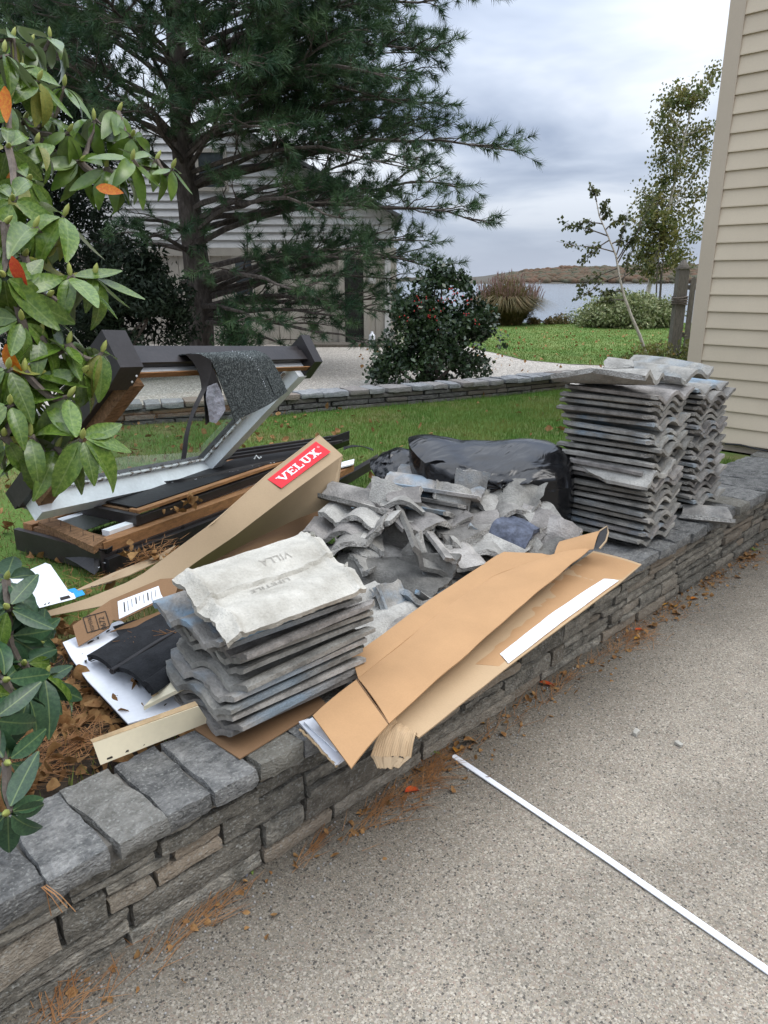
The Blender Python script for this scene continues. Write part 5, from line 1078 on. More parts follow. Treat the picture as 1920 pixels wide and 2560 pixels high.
# rubble core under the heap: shards nobody could count
q = random.Random(8); rub = []
for k in range(10): rub.append(frag(700 + k, *[q.uniform(-.16, -.03), q.uniform(.03, .16), q.uniform(-.16, -.03), q.uniform(.03, .16)]))
V = []; Fc = []
hc = hp(720, 620, .40)
for k in range(60):
    a, b = q.uniform(120, 1480), q.uniform(330, 1000); 
    if b > 1010 - (a - 500) * .55 and a > 500: continue
    if b > 800 and a < 420: continue
    zt = .37 + .13 * max(0, 1 - ((a - 800) / 800) ** 2) * max(0, 1 - max(0, (b - 400)) / 600)
    p = hp(a, b, q.uniform(.34, .41)); me = rub[k % 10]
    Mx = Matrix.Translation(p - FW * .06) @ Matrix.Rotation(q.uniform(0, 6.28), 4, 'Z') @ Matrix.Rotation(q.gauss(.2, .5), 4, 'X') @ Matrix.Rotation(q.gauss(0, .5), 4, 'Y')
    v_, f_ = joined([(me, Mx)]); bb = len(V); V += v_; Fc += [tuple(i + bb for i in f) for f in f_]
me = bpy.data.meshes.new('tile_rubble'); me.from_pydata(V, [], Fc); me.materials.append(M['tile']); link('tile_rubble', me, None, None, kind='stuff')
V = []; Fc = []; cub = rough_box('t', (.03, .022, .014), (1, 1, 1), .003, .003, 5)
for k in range(420):
    a, b = q.uniform(150, 1450), q.uniform(250, 980); zt = .36 + .25 * max(0, 1 - ((a - 780) / 800) ** 2) * max(0, 1 - max(0, (b - 250)) / 700)
    if b > 1010 - (a - 500) * .55 and a > 500: continue
    s_ = q.uniform(.25, 1.1); v_, f_ = joined([(cub, Matrix.Translation(hp(a, b, zt * q.uniform(.95, 1.02))) @ Matrix.Rotation(q.uniform(0, 6.28), 4, 'Z') @ Matrix.Rotation(q.uniform(0, 6.28), 4, 'X') @ Matrix.Scale(s_, 4))]); bb = len(V); V += v_; Fc += [tuple(i + bb for i in f) for f in f_]
me = bpy.data.meshes.new('tile_chips'); me.from_pydata(V, [], Fc); me.materials.append(M['tile_break']); link('tile_chips', me, None, None, kind='stuff')
# broken tiles lying on the nearer tall stack and let into it
place(frag(801, -.18, .10, -.24, .24, m='tile_light'), P(1520, 945, 1.165), R(8), R(-3), R(9), 0, 1, 'broken pale tile tipped upside down on the very top of the nearer tall stack', 'tiles in the nearer tall stack', name='roof_tile', flip=True)
place(frag(802, -.12, .18, -.24, .24), P(1640, 922, 1.17), R(-8), R(1), R(-5), .4, 1.1, 'grey tile lying on top of both tall stacks at the back', 'tiles in the nearer tall stack', name='roof_tile')
place(frag(803, -.08, .06, -.06, .06, m='tile_light'), P(1548, 911, 1.2), R(20), R(5), 0, 0, 1, 'small pale chip on the top of the nearer tall stack', 'broken tiles in the middle heap', cat='tile fragment', name='tile_fragment')
place(frag(804, -.10, .18, -.24, .20, m='tile_light'), Vector((3.25, 1.66, .745)), R(0), R(0), R(-8), 0, 1, 'pale upturned tile jutting from the middle of the nearer tall stack', 'tiles in the nearer tall stack', name='roof_tile', flip=True)
place(frag(805, -.12, .05, -.12, .1), P(1755, 1280, .40), R(25), 0, 0, .1, 1.0, 'flat broken tile on the coping in front of the far tall stack', 'broken tiles in the middle heap', cat='tile fragment', name='tile_fragment')
# ================================================================== CARDBOARD, SKYLIGHTS AND OTHER DEBRIS
def slab(name, pts, n, th, m, parent=None, **k):
    "flat sheet: outline of world points, thickness th along -n"
    mb = MB(); mb.prism(pts, -Vector(n).normalized() * th); return mb.build(name, m, parent, **k)
def hexa(mb, a, b):
    "solid between two quads"
    mb.add(list(a) + list(b), [(0, 1, 2, 3), (7, 6, 5, 4), (0, 4, 5, 1), (1, 5, 6, 2), (2, 6, 7, 3), (3, 7, 4, 0)]); return mb
# --- the big opened carton lying over the wall edge
XC = reg(760, 1300, 880 / 1659)
def on(pl, a, b, lift=0): u, v = XC(a, b); p = PPL(u, v, pl[0], pl[1]); return p + pl[1] * lift
loP = (Vector((1.6, 1.3, .392)), Vector((-.01, -.05, 1)).normalized())
upP = (Vector((1.3, 1.4, .452)), Vector((-.030, -.02, 1)).normalized())
ct = thing('opened_carton', on(loP, 700, 700), 'large opened brown cardboard carton draped over the wall edge with a white tape strip', 'cardboard box')
def wavy(line, n, amp, seed, nrm):
    res = []; o = Vector((seed * 3.3, 0, 0)); line = [Vector(p) for p in line]
    for a, b in zip(line[:-1], line[1:]):
        for k in range(n): t = k / n; p = a.lerp(b, t); res.append(p + nrm * (noise.noise(p * 9 + o) * amp))
    res.append(line[-1]); return res
def ruled(name, la, lb, nj, m, parent, th=.005, bulge=0, amp=.003, seed=1, up=UP, smooth=50, bfun=None):
    "sheet between two polylines of equal length"
    g_ = []
    for i, (p, q_) in enumerate(zip(la, lb)):
        row = []
        for j in range(nj + 1):
            t = j / nj; s = p.lerp(q_, t) + up * (bulge * 4 * t * (1 - t) * (bfun(i / (len(la) - 1)) if bfun else 1)); s = s + up * (noise.noise(s * 7 + Vector((seed, 0, 0))) * amp); row.append(s)
        g_.append(row)
    mb = MB(); mb.grid(g_, th)
    return mb.build(name, m, parent, smooth=smooth)
def poly_line(pts, n):
    pts = [Vector(p) for p in pts]; Ls = [0]
    for a, b in zip(pts[:-1], pts[1:]): Ls.append(Ls[-1] + (b - a).length)
    res = []
    for k in range(n + 1):
        s = Ls[-1] * k / n; i = 0
        while i < len(pts) - 2 and Ls[i + 1] < s: i += 1
        res.append(pts[i].lerp(pts[i + 1], (s - Ls[i]) / max(1e-9, Ls[i + 1] - Ls[i])))
    return res
N_ = 24
near = poly_line([on(upP, 400, 945, -.012), on(upP, 610, 770), on(upP, 740, 665, .004), on(upP, 870, 545, .004), on(upP, 1130, 320, .004), on(upP, 1345, 143)], N_)
crease = poly_line([on(upP, 255, 750), on(upP, 640, 440), on(upP, 900, 262), on(upP, 1180, 164)], N_)
far_ = poly_line([on(upP, 225, 665, .012), on(upP, 590, 395, .012), on(upP, 935, 165, .012), on(upP, 1178, 168, .003)], N_)
ruled('main_panel', crease, near, 12, M['cardboard'], ct, bulge=.010, amp=.007)
ruled('side_flap', far_, crease, 3, M['cardboard'], ct)
fl = poly_line([on(upP, 245, 762, .002), on(upP, 395, 955, -.010)], 6); fe = poly_line([on(upP, 42, 925, -.002), on(upP, 222, 1152, -.015)], 6)
ruled('end_flap', fl, fe, 5, M['cardboard'], ct, amp=.002, bulge=.004)
mb = MB(); mb.tube(poly_line([on(upP, 249, 757, .003), on(upP, 398, 950, -.007)], 6), .0026, 5); mb.build('crease', M['cardboard_dark'], ct)
lnear = poly_line([on(loP, 540, 1033), on(loP, 760, 857), on(loP, 970, 690), on(loP, 1490, 300), on(loP, 1590, 213)], N_)
lfar = poly_line([on(loP, 330, 900), on(loP, 640, 700), on(loP, 900, 480), on(loP, 1150, 300), on(loP, 1365, 150)], N_)
ruled('under_panel', lfar, lnear, 8, M['cardboard_pale'], ct, bulge=.004)
# darker printed skin on the right two thirds of the under panel
sk = poly_line([on(loP, 745, 690, .004), on(loP, 880, 560, .004), on(loP, 1150, 310, .004), on(loP, 1360, 158, .004)], N_); sn = poly_line([on(loP, 935, 700, .004), on(loP, 1000, 655, .004), on(loP, 1480, 300, .004), on(loP, 1580, 218, .004)], N_)
ruled('skin_layer', sk, sn, 8, M['cardboard'], ct, th=.0015, bulge=.004, amp=.003)
tn = poly_line([on(loP, 962, 688, .009), on(loP, 1200, 502, .009), on(loP, 1482, 294, .009)], 14); tf = poly_line([on(loP, 922, 645, .010), on(loP, 1150, 462, .010), on(loP, 1412, 286, .010)], 14)
ruled('tape_strip', tf, tn, 4, M['white_paper'], ct, th=.001, amp=.003, bulge=.002)
# crumpled corrugated corner
g_ = []
for i in range(70):
    t = i / 69; a = on(loP, 412 + 120 * t, 952 + 78 * t, .012); b = on(loP, 318 + 190 * t, 1072 + 5 * t, -.03); row = []
    for j in range(7):
        s = j / 6; p = a.lerp(b, s) + UP * (.024 * math.sin(math.pi * s) + .0016 * math.sin(i * 1.55) + .010 * noise.noise(Vector((i * .09, j * .5, 0)))) ; row.append(p)
    g_.append(row)
mb = MB(); mb.grid(g_, .003); mb.build('corrugated_corner', M['cardboard_pale'], ct, smooth=80)
g_ = []
for i in range(20):
    t = i / 19; a = on(loP, 318 + 190 * t, 1072 + 5 * t, -.03); b = on(loP, 350 + 100 * t, 1098 + 2 * t, -.050); g_.append([a.lerp(b, s / 3) + UP * (.0015 * math.sin(i * 2.3) + .01 * noise.noise(Vector((i * .3, s * .4, 3)))) for s in range(4)])
mb = MB(); mb.grid(g_, .003); mb.build('corrugated_corner', M['cardboard_tan'], ct, smooth=30)
# upturned end
e0, e1 = on(upP, 1178, 166, .0), on(upP, 1365, 138, .0); u_, v_ = XC(1205, 100); t0 = P(u_, v_, .515); u_, v_ = XC(1395, 50); t1 = P(u_, v_, .555)
ruled('upturned_flap', poly_line([e0, e1], 6), poly_line([t0, t1], 6), 4, M['cardboard'], ct, bulge=.012)
rg = [XC(*p) for p in ((1370, 135), (1392, 52), (1428, 30), (1434, 60), (1422, 100), (1392, 135))]
pts = [P(u, v, .50 + .0006 * (1300 + 135 - v + 0) * 1.0) for u, v in rg]; pts = [P(u, v, .50 + (1372 - v) * .0011) for u, v in rg]
slab('tube_inside', pts, -FW, .004, M['black'], ct)
mb = MB(); mb.tube(pts[1:] , .0045, 5); mb.build('tube_rim', M['cardboard_tan'], ct)
# --- brown sheet under the front stack and white corrugated scraps
S6 = reg(380, 1280, 720 / 1659)
pts = [P(*S6(*p), .377) for p in ((505, 1420), (245, 1250), (330, 1120), (900, 1000), (1010, 1110))]
tag(slab('cardboard_sheet', pts, UP, .004, M['cardboard_dark']), 'dark brown cardboard sheet under the low front stack, one corner over the coping', 'cardboard')
sc = thing('corrugated_scrap', P(*XC(60, 1040), .38), 'white faced corrugated scrap poking out beneath the carton over the wall', 'cardboard')
pts = [P(*XC(*p), .392) for p in ((-25, 950), (20, 935), (190, 1125), (150, 1155))]; slab('lower_sheet', pts, UP, .006, M['white_board'], sc)
pts = [P(*XC(*p), .402) for p in ((0, 950), (40, 930), (170, 1075), (150, 1085))]; slab('upper_sheet', pts, UP, .005, M['white_paper'], sc)
mb = MB(); q = random.Random(4); a, b = P(*XC(-20, 985), .389), P(*XC(155, 1158), .389)
mb.tube([a.lerp(b, t / 24) + Vector((q.uniform(-1, 1), q.uniform(-1, 1), q.uniform(-1, 1))) * .002 for t in range(25)], .004, 5); mb.build('torn_edge', M['tan_edge'], sc)
pts = [P(*XC(*p), .383) for p in ((20, 935), (60, 915), (110, 985), (180, 1075))]; slab('black_liner', pts, UP, .004, M['felt'], sc)
# --- cream vinyl siding offcut in front
XE = reg(0, 1350, 520 / 1659)
vs_ = thing('siding_offcut', P(*XE(1100, 1560), .40), 'cream vinyl siding offcut with a row of nail slots leaning on the coping', 'siding offcut')
A0, A1, B0, B1 = P(*XE(738, 1618), .445), P(*XE(1580, 1320), .475), P(*XE(800, 1792), .383), P(*XE(1662, 1448), .40)
nv_ = (A1 - A0).cross(B0 - A0).normalized(); nv_ = nv_ if nv_.z > 0 else -nv_
ruled('face', poly_line([A0, A1], 12), poly_line([B0, B1], 12), 3, M['cream'], vs_, th=.003, amp=.001, up=nv_)
T0, T1 = P(*XE(718, 1592), .453), P(*XE(1555, 1288), .483)
ruled('rim', poly_line([T0, T1], 12), poly_line([A0, A1], 12), 2, M['tan_edge'], vs_, th=.003, amp=.002)
for k in range(7):
    t0_, t1_ = .03 + k * .142, .03 + k * .142 + .09; e_ = (A0 - B0) * .10
    mb = MB(); mb.beam(B0.lerp(B1, t0_) + (A0 - B0) * .10 + nv_ * .0005, B0.lerp(B1, t1_) + (A1 - B1) * .10 + nv_ * .0005, (A0 - B0).normalized() * .005, nv_ * .0012); mb.build('nail_slot', M['slot'], vs_)
# --- white foam board and the folded felt lying on it
wb = thing('white_board', P(*XE(900, 1100), .40), 'big white board lying on the bed under the folded black felt', 'board')
l1 = poly_line([P(*XE(*p), z) for p, z in (((500, 815), .415), ((560, 930), .41), ((690, 1110), .41), ((860, 1290), .405), ((1022, 1462), .40))], 14)
l2 = poly_line([P(*XE(*p), z) for p, z in (((960, 640), .41), ((1180, 800), .40), ((1400, 1000), .395), ((1560, 1180), .39), ((1640, 1290), .39))], 14)
ruled('face', l1, l2, 6, M['white_board'], wb, th=.004, amp=.004)
mb = MB(); mb.grid([[p - UP * .005, p - UP * .005 + (q_ - p) * .9] for p, q_ in zip(l1, l2)], .006); mb.build('black_edge', M['felt'], wb)
for k, (a, b, s, tx) in enumerate(((720, 800, .05, 'WSAN'), (800, 760, .04, 'ЛH'), (860, 740, .04, 'Г'))[:1]):
    pass
for (a, b, l, an) in ((700, 830, .03, .3), (790, 790, .02, 1.2), (850, 740, .025, .5), (720, 975, .018, 0), (1310, 1325, .014, .4), (930, 1245, .005, .2), (690, 980, .022, 1.1), (650, 912, .006, 0)):
    p = P(*XE(a, b), .414); d = Vector((math.cos(an), math.sin(an), 0)); sd_ = Vector((-d.y, d.x, 0)); mb = MB(); mb.prism([p, p + d * l, p + d * l * .8 + sd_ * l * .35, p + d * l * .2 + sd_ * l * .25], UP * .0008); mb.build('print_mark', M['ink' if l > .01 else 'slot'], wb)
ft = thing('folded_felt', P(*XE(1150, 950), .42), 'charcoal felt sheet folded in three on the white board', 'felt')
def fold(pa, pb, z0, z1, nm):
    la = poly_line([P(*XE(*p), z0) for p in pa], 8); lb = poly_line([P(*XE(*p), z1) for p in pb], 8); return ruled(nm, la, lb, 8, M['felt'], ft, th=.016, amp=.006, bulge=.018)
fold(((708, 960), (1000, 780), (1320, 590)), ((905, 1062), (1200, 890), (1500, 720)), .425, .432, 'fold')
fold(((930, 1050), (1200, 890), (1500, 720)), ((1190, 1225), (1330, 1120), (1560, 900)), .435, .44, 'fold')
fold(((1150, 1180), (1300, 1080), (1500, 930)), ((1205, 1240), (1380, 1110), (1520, 1010)), .452, .45, 'fold')
mb = MB(); mb.tube(poly_line([P(*XE(*p), .438) for p in ((712, 955), (900, 830), (1130, 700))], 6), .006, 5); mb.build('rolled_edge', M['black'], ft, smooth=60)
mb = MB(); mb.tube(poly_line([P(*XE(*p), .452) for p in ((890, 1050), (1080, 930), (1280, 800), (1480, 690))], 6), [.010, .009, .009, .009, .008, .008, .008], 6); mb.build('rolled_edge', M['black'], ft, smooth=60)
tag(drift and slab('black_paper', [P(*XE(*p), .428) for p in ((900, 690), (1060, 640), (1190, 620), (1110, 690), (960, 775))], UP, .002, M['felt']), 'black paper scrap half under the folded brown flap', 'paper')
# splintered cream trim
mb = MB(); q_ = [XE(*p) for p in ((1145, 1330), (1265, 1200), (1440, 1005), (1475, 1010), (1480, 1160), (1390, 1205))]; z_ = (.42, .445, .47, .475, .475, .455)
mb.prism([P(u, v, z) for (u, v), z in zip(q_, z_)], (0, 0, -.012)); st_ = mb.build('trim_splinter', M['cream_wood']); tag(st_, 'cream painted trim broken to a long sharp splinter on the felt', 'trim piece')
mb = MB(); mb.prism([P(*XE(*p), .437) for p in ((1205, 1225), (1265, 1205), (1268, 1235), (1210, 1250))], (0, 0, .006)); mb.build('bare_wood', M['tan_edge'], st_)
pts = [P(*XE(*p), .47) for p in ((1310, 600), (1420, 550), (1500, 600), (1560, 640), (1400, 640))]
tag(slab('trim_offcut', pts, UP, .014, M['cream_wood']), 'short cream trim offcut sticking out left of the front tile stack', 'trim piece')
mb = MB(); a, b = P(*XE(1360, 570), .478), P(*XE(1430, 545), .478); mb.beam(a, b, UP * .012, FW * .02); tag(mb.build('trim_offcut', M['tan_edge']), 'tiny tan stick on the short cream offcut', 'trim piece')
# --- brown folded box with label beneath the long box
fb = thing('brown_box', P(*XE(700, 740), .40), 'flattened brown box with a printed flap and a torn white label, under the long box', 'cardboard box')
nB = Vector((-.25, -.55, .8)).normalized(); pB = P(*XE(760, 700), .455)
def onB(a, b, l=0): return PPL(*XE(a, b), pB, nB) + nB * l
slab('printed_flap', [onB(*p) for p in ((578, 682), (625, 848), (870, 700), (900, 640), (880, 478))], nB, .005, M['cardboard_dark'], fb)
slab('side_panel', [onB(*p) for p in ((880, 478), (900, 640), (960, 640), (1400, 430), (1440, 300), (1280, 310))], nB, .005, M['cardboard_dark'], fb)
slab('lower_panel', [onB(a, b, -.03) for a, b in ((870, 700), (1000, 640), (1440, 470), (1460, 560), (1250, 610), (1000, 680))], nB, .005, M['cardboard_dark'], fb)
lab_ = slab('label', [onB(a, b, .002) for a, b in ((938, 492), (950, 632), (1300, 462), (1282, 430), (1265, 368))], nB, .0006, M['white_paper'], fb)
def ink_text(s, size, f, parent, m='ink', nm='lettering'): return conform(s, size, f, nm, M[m], parent)
def frame2(o, ex, ey, l=.0012):
    n = ex.cross(ey).normalized(); n = n if n.dot(O0 - o) > 0 else -n
    return lambda x, y: o + ex * x + ey * y + n * l
ex = (onB(800, 570) - onB(700, 640)).normalized(); ey = nB.cross(ex).normalized()
# printed box: the writing is upside down to the camera
d1 = (onB(735, 752) - onB(698, 628)); d1.normalize(); d2 = nB.cross(d1)
cA = onB(770, 655, .0022)
bw = .062; bh = .075
fr_o = onB(770, 655, .0015)
for (dx_, dy_, lx, ly) in ((0, bh / 2, bw, .003), (0, -bh / 2, bw, .003), (bw / 2, 0, .003, bh), (-bw / 2, 0, .003, bh), (0, .002, bw, .0025)):
    c = fr_o + d1 * dx_ + d2 * dy_; mb = MB(); mb.prism([c + d1 * (lx / 2) * sx + d2 * (ly / 2) * sy for sx, sy in ((-1, -1), (1, -1), (1, 1), (-1, 1))], nB * .0006); mb.build('print_line', M['ink'], fb)
ink_text('0672', .026, lambda x, y: fr_o + nB * .001 - d1 * (x - .012) - d2 * y + d2 * (.019) * (1 if d2.dot(RT) > 0 else -1), fb)
ink_text('305M506%', .0165, lambda x, y: fr_o + nB * .001 - d1 * x - d2 * y - d2 * (.018) * (1 if d2.dot(RT) > 0 else -1), fb)
q = random.Random(6)
for k in range(9):
    t = k / 8; a = onB(985 + 250 * t, 470 + 250 * 0 - 100 * t + 30, .003); dv_ = (onB(950, 632) - onB(938, 492)).normalized(); ll = q.uniform(.02, .045)
    mb = MB(); w0 = d2 * (.0016 if k % 3 else .004); mb.prism([a, a + dv_ * ll, a + dv_ * ll + w0, a + w0], nB * .0004); mb.build('print_line', M['ink'], lab_)
# --- long tapering box with the red logo
A_ = [((798, 1087), .90), ((665, 1187), .80), ((532, 1306), .685), ((430, 1380), .60), ((340, 1447), .525), ((215, 1497), .50), ((105, 1532), .485)]
B_ = [((857, 1138), .81), ((720, 1238), .715), ((584, 1342), .615), ((490, 1405), .555), ((411, 1463), .50), ((270, 1512), .478), ((93, 1546), .468)]
C_ = [((839, 1262), .60), ((745, 1296), .55), ((640, 1346), .50), ((520, 1410), .475), ((413, 1466), .455), ((270, 1516), .447), ((93, 1549), .44)]
As, Bs, Cs = [[P(*p, z) for p, z in q_] for q_ in (A_, B_, C_)]
lb_ = thing('long_box', Cs[3], 'long tan cardboard box with a red logo, raised end propped on the skylights', 'cardboard box')
ruled('top_panel', poly_line(As, 20), poly_line(Bs, 20), 4, M['cardboard_tan'], lb_, th=.004, amp=.0015, up=Vector((0, -.5, .86)))
ruled('front_panel', poly_line(Bs[:5], 16), poly_line(Cs[:5], 16), 4, M['cardboard_tan'], lb_, th=.004, amp=.0015, up=Vector((.3, -.8, -.2)))
Ds = [a + (c - b) for a, b, c in zip(As, Bs, Cs)]
ruled('back_panel', poly_line(Ds[:5], 16), poly_line(As[:5], 16), 3, M['cardboard_tan'], lb_, th=.004, amp=.001)
mb = MB(); e_ = [As[0], Bs[0], Cs[0], Ds[0]]; ax_ = (As[1] - As[0]).normalized(); mb.prism([p + ax_ * .012 for p in e_], ax_ * .004); mb.build('end_panel', M['cardboard_tan'], lb_)
def onL(t, s, l=.0015):
    "t along the box from its raised end, s across from far to near edge"
    i = 0; f_ = t * 2; i = min(int(f_), 1); f_ -= i
    a = As[i].lerp(As[i + 1], f_); b = Bs[i].lerp(Bs[i + 1], f_); n = (As[0] - As[2]).cross(Bs[0] - As[0]).normalized(); n = n if n.dot(O0 - a) > 0 else -n
    return a.lerp(b, s) + n * l
# logo corners in the photo
qd = [((789, 1105), 0), ((826, 1131), 0), ((703, 1222), 0), ((668, 1200), 0)]
nL = (As[0] - As[2]).cross(Bs[0] - As[0]).normalized(); nL = nL if nL.dot(O0 - As[0]) > 0 else -nL
lc = [PPL(*p, As[1].lerp(Bs[1], .5), nL) + nL * .0045 for p, _ in qd]
lg = slab('logo', lc, nL, .001, M['red'], lb_)
mid0, mid1 = lc[3].lerp(lc[0], .0), lc[0]
def onLogo(x, y): # x 0..1 along reading direction (lower left to upper right), y 0..1 upward
    return lc[2].lerp(lc[1], x).lerp(lc[3].lerp(lc[0], x), y) + nL * .0012
def bar(mb, pts): mb.prism([onLogo(*p) for p in pts], nL * .0006)
LT = {'V': [((0, 1), (.26, 1), (.55, .12), (.45, 0)), ((.74, 1), (1, 1), (.55, 0), (.45, 0)), ((-.06, 1), (.36, 1), (.36, .88), (-.06, .88)), ((.66, 1), (1.06, 1), (1.06, .88), (.66, .88))],
      'E': [((.1, 0), (.36, 0), (.36, 1), (.1, 1)), ((0, 1), (.9, 1), (.9, .86), (0, .86)), ((0, .14), (.92, .14), (.92, 0), (0, 0)), ((.3, .58), (.7, .58), (.7, .44), (.3, .44)), ((.78, .86), (.9, .86), (.9, .7), (.82, .7)), ((.8, .14), (.92, .14), (.92, .32), (.84, .32)), ((.62, .66), (.7, .66), (.7, .36), (.62, .36))],
      'L': [((.1, 0), (.36, 0), (.36, 1), (.1, 1)), ((0, 1), (.48, 1), (.48, .88), (0, .88)), ((0, .14), (.9, .14), (.9, 0), (0, 0)), ((.78, .14), (.9, .14), (.9, .36), (.82, .36))],
      'U': [((.1, .2), (.36, .2), (.36, 1), (.1, 1)), ((.66, .2), (.86, .2), (.86, 1), (.66, 1)), ((.1, .22), (.36, .24), (.5, .14), (.4, 0)), ((.40, 0), (.5, .15), (.66, .24), (.86, .24)), ((.4, 0), (.6, 0), (.86, .24), (.45, .16)), ((0, 1), (.48, 1), (.48, .88), (0, .88)), ((.56, 1), (.98, 1), (.98, .88), (.56, .88))],
      'X': [((.04, 1), (.34, 1), (.98, 0), (.68, 0)), ((.7, 1), (.92, 1), (.3, 0), (.08, 0)), ((-.04, 1), (.44, 1), (.44, .88), (-.04, .88)), ((.58, 1), (1.02, 1), (1.02, .88), (.58, .88)), ((0, .12), (.4, .12), (.4, 0), (0, 0)), ((.58, .12), (1.06, .12), (1.06, 0), (.58, 0))]}
x0 = .085
for ch, wd_ in zip('VELUX', (.165, .14, .135, .155, .16)):
    mb = MB()
    for poly in LT[ch]: bar(mb, [(x0 + px * wd_, .26 + py * .48) for px, py in poly])
    mb.build('logo_letter', M['white_paper'], lg); x0 += wd_ + .008
mb = MB(); cc = [onLogo(.935 + .018 * math.cos(a), .66 + .055 * math.sin(a)) for a in [i * math.pi / 5 for i in range(11)]]; mb.tube(cc, .0007, 4); mb.build('logo_mark', M['white_paper'], lg)
ink = conform('R', .02, lambda x, y: onLogo(.935 + x * 1.1, .66 + y * 3), 'logo_mark', M['white_paper'], lg)
# white label, blue tape and print on the flat left end
nE = (As[5] - As[4]).cross(Bs[4] - As[4]).normalized(); nE = nE if nE.z > 0 else -nE
def onE(a, b, l=.006): return PPL(*XE(a, b), As[5].lerp(Bs[5], .5), UP) + UP * l
wl = slab('label', [onE(*p, .016) for p in ((40, 598), (235, 520), (560, 430), (640, 470), (600, 500), (250, 592), (130, 625))], UP, .001, M['white_paper'], lb_)
for p in (((540, 432), (600, 418), (630, 440), (580, 456)), ((590, 452), (660, 434), (684, 470), (610, 494))): slab('blue_tape', [onE(a, b, .018) for a, b in p], UP, .0008, M['blue_tape'], lb_)
slab('barcode', [onE(a, b, .018) for a, b in ((480, 495), (555, 476), (568, 496), (490, 518))], UP, .0006, M['ink'], wl)
for k, (a, b) in enumerate(((355, 555), (385, 545), (265, 575), (285, 570))):
    p = onE(a, b, .018); mb = MB(); mb.prism([p, p + RT * .004, p + RT * .004 + FW * .012, p + FW * .012], UP * .0006); mb.build('print_mark', M['ink'], wl)
for k in range(9):
    p = onE(725 + k * 20, 404 - k * 4.4, .014); mb = MB(); mb.prism([p, p + RT * .0045 * (1 + k % 2), p + RT * .0045 * (1 + k % 2) + FW * (.004 + .008 * (k % 3 == 0)), p + FW * .006], UP * .0006); mb.build('print_mark', M['ink'], lb_)
# white flat carton beyond it
wc = thing('white_carton', P(*XE(300, 380), .40), 'flat white carton lying on the grass behind the left end of the long box', 'cardboard box')
slab('panel', [P(*XE(*p), .44) for p in ((78, 305), (362, 182), (540, 400), (330, 480), (235, 520))], UP, .02, M['white_board'], wc)
slab('side_panel', [P(*XE(*p), .435) for p in ((362, 182), (402, 196), (552, 412), (540, 400))], UP, .02, M['white_paper'], wc)
slab('tan_strip', [P(*XE(*p), .447) for p in ((328, 466), (540, 408), (555, 425), (335, 487))], UP, .002, M['tan_edge'], wc)
slab('torn_liner', [P(*XE(*p), .40) for p in ((-30, 620), (235, 520), (335, 487), (250, 560), (130, 640))], UP, .004, M['white_board'], wc)
# second long brown box under the first
c2 = [P(*p, z) for p, z in (((845, 1252), .56), ((690, 1300), .52), ((520, 1372), .49), ((413, 1440), .46))]; c3 = [P(*p, z) for p, z in (((842, 1330), .42), ((690, 1390), .40), ((540, 1440), .39), ((413, 1500), .385))]
b2 = thing('brown_box', c3[1], 'dark brown cardboard box wedged between the long tan box and the front tile stack', 'cardboard box')
ruled('front_panel', poly_line(c2, 12), poly_line(c3, 12), 3, M['cardboard_dark'], b2, th=.004, up=-FW)
ruled('top_panel', poly_line([p + FW * .22 - UP * .02 for p in c2], 12), poly_line(c2, 12), 3, M['cardboard_dark'], b2, th=.004)
pts = [P(*X4(*p), .62) for p in ((640, 122), (760, 105), (800, 160), (770, 175), (700, 150))]
tag(slab('brown_scrap', pts, Vector((.2, -.5, .8)), .01, M['cardboard']), 'crumpled brown cardboard scrap peeping out in front of the black bag', 'cardboard')
# flap of box lying in the straw, left of the flattened end
tag(slab('cardboard_flap', [P(*XE(*p), .43) for p in ((560, 420), (900, 260), (1240, 130), (1400, 40), (1300, 150), (1030, 280), (740, 370))], UP, .004, M['cardboard_tan']), 'thin tan cardboard flap behind the long box, littered with needles', 'cardboard')
# ------------------------------------------------------------------ the raised skylight sash
XD = reg(0, 840, 560 / 1659)
BL, BR, TR, TL_ = Vector((1.212, 3.424, .679)), Vector((2.231, 3.714, .600)), Vector((2.415, 3.124, 1.174)), Vector((1.396, 2.834, 1.253))
e1 = (BR - BL).normalized(); e2 = (TL_ - BL); e2 = (e2 - e1 * e2.dot(e1)); hS = e2.length; e2.normalize(); nS = e1.cross(e2); nS = nS if nS.dot(O0 - BL) > 0 else -nS; wS = (BR - BL).length
def SP(a, b, c=0): return BL + e1 * a + e2 * b + nS * c
sash = thing('skylight', SP(wS / 2, -.08), 'dark framed skylight sash standing tilted open, glass pane with white inner frame', 'skylight')
mb = MB(); mb.beam(SP(-.01, -.01, -.006), SP(wS + .01, -.01, -.006), e2 * (hS + .02), nS * .008); mb.build('pane', M['glass'], sash)
rw = .072
for a, b, wv, nm in ((SP(-rw, -rw, -.01), SP(wS + rw, -rw, -.01), e2 * rw, 'bottom_rail'), (SP(-rw, hS, -.01), SP(wS + rw, hS, -.01), e2 * .03, 'top_rail'), (SP(-rw, .0005, -.01), SP(-rw, hS - .0005, -.01), e1 * rw, 'side_rail'), (SP(wS, .0005, -.01), SP(wS, hS - .0005, -.01), e1 * rw, 'side_rail')):
    mb = MB(); mb.beam(a, b, wv, nS * {'bottom_rail': .12, 'top_rail': .04, 'side_rail': .085}[nm]); mb.build(nm, M['white_paint'] if nm != 'side_rail' or (a - SP(-rw, 0, 0)).length > .5 else M['old_wood'], sash)
for a, b, wv in ((SP(.002, .001, .003), SP(wS - .002, .001, .003), e2 * .022), (SP(wS - .026, .024, .003), SP(wS - .026, hS - .002, .003), e1 * .024), (SP(.002, .024, .003), SP(.002, hS - .002, .003), e1 * .018)):
    mb = MB(); mb.beam(a, b, wv, nS * .010); mb.build('glazing_bead', M['flaky_paint'], sash)
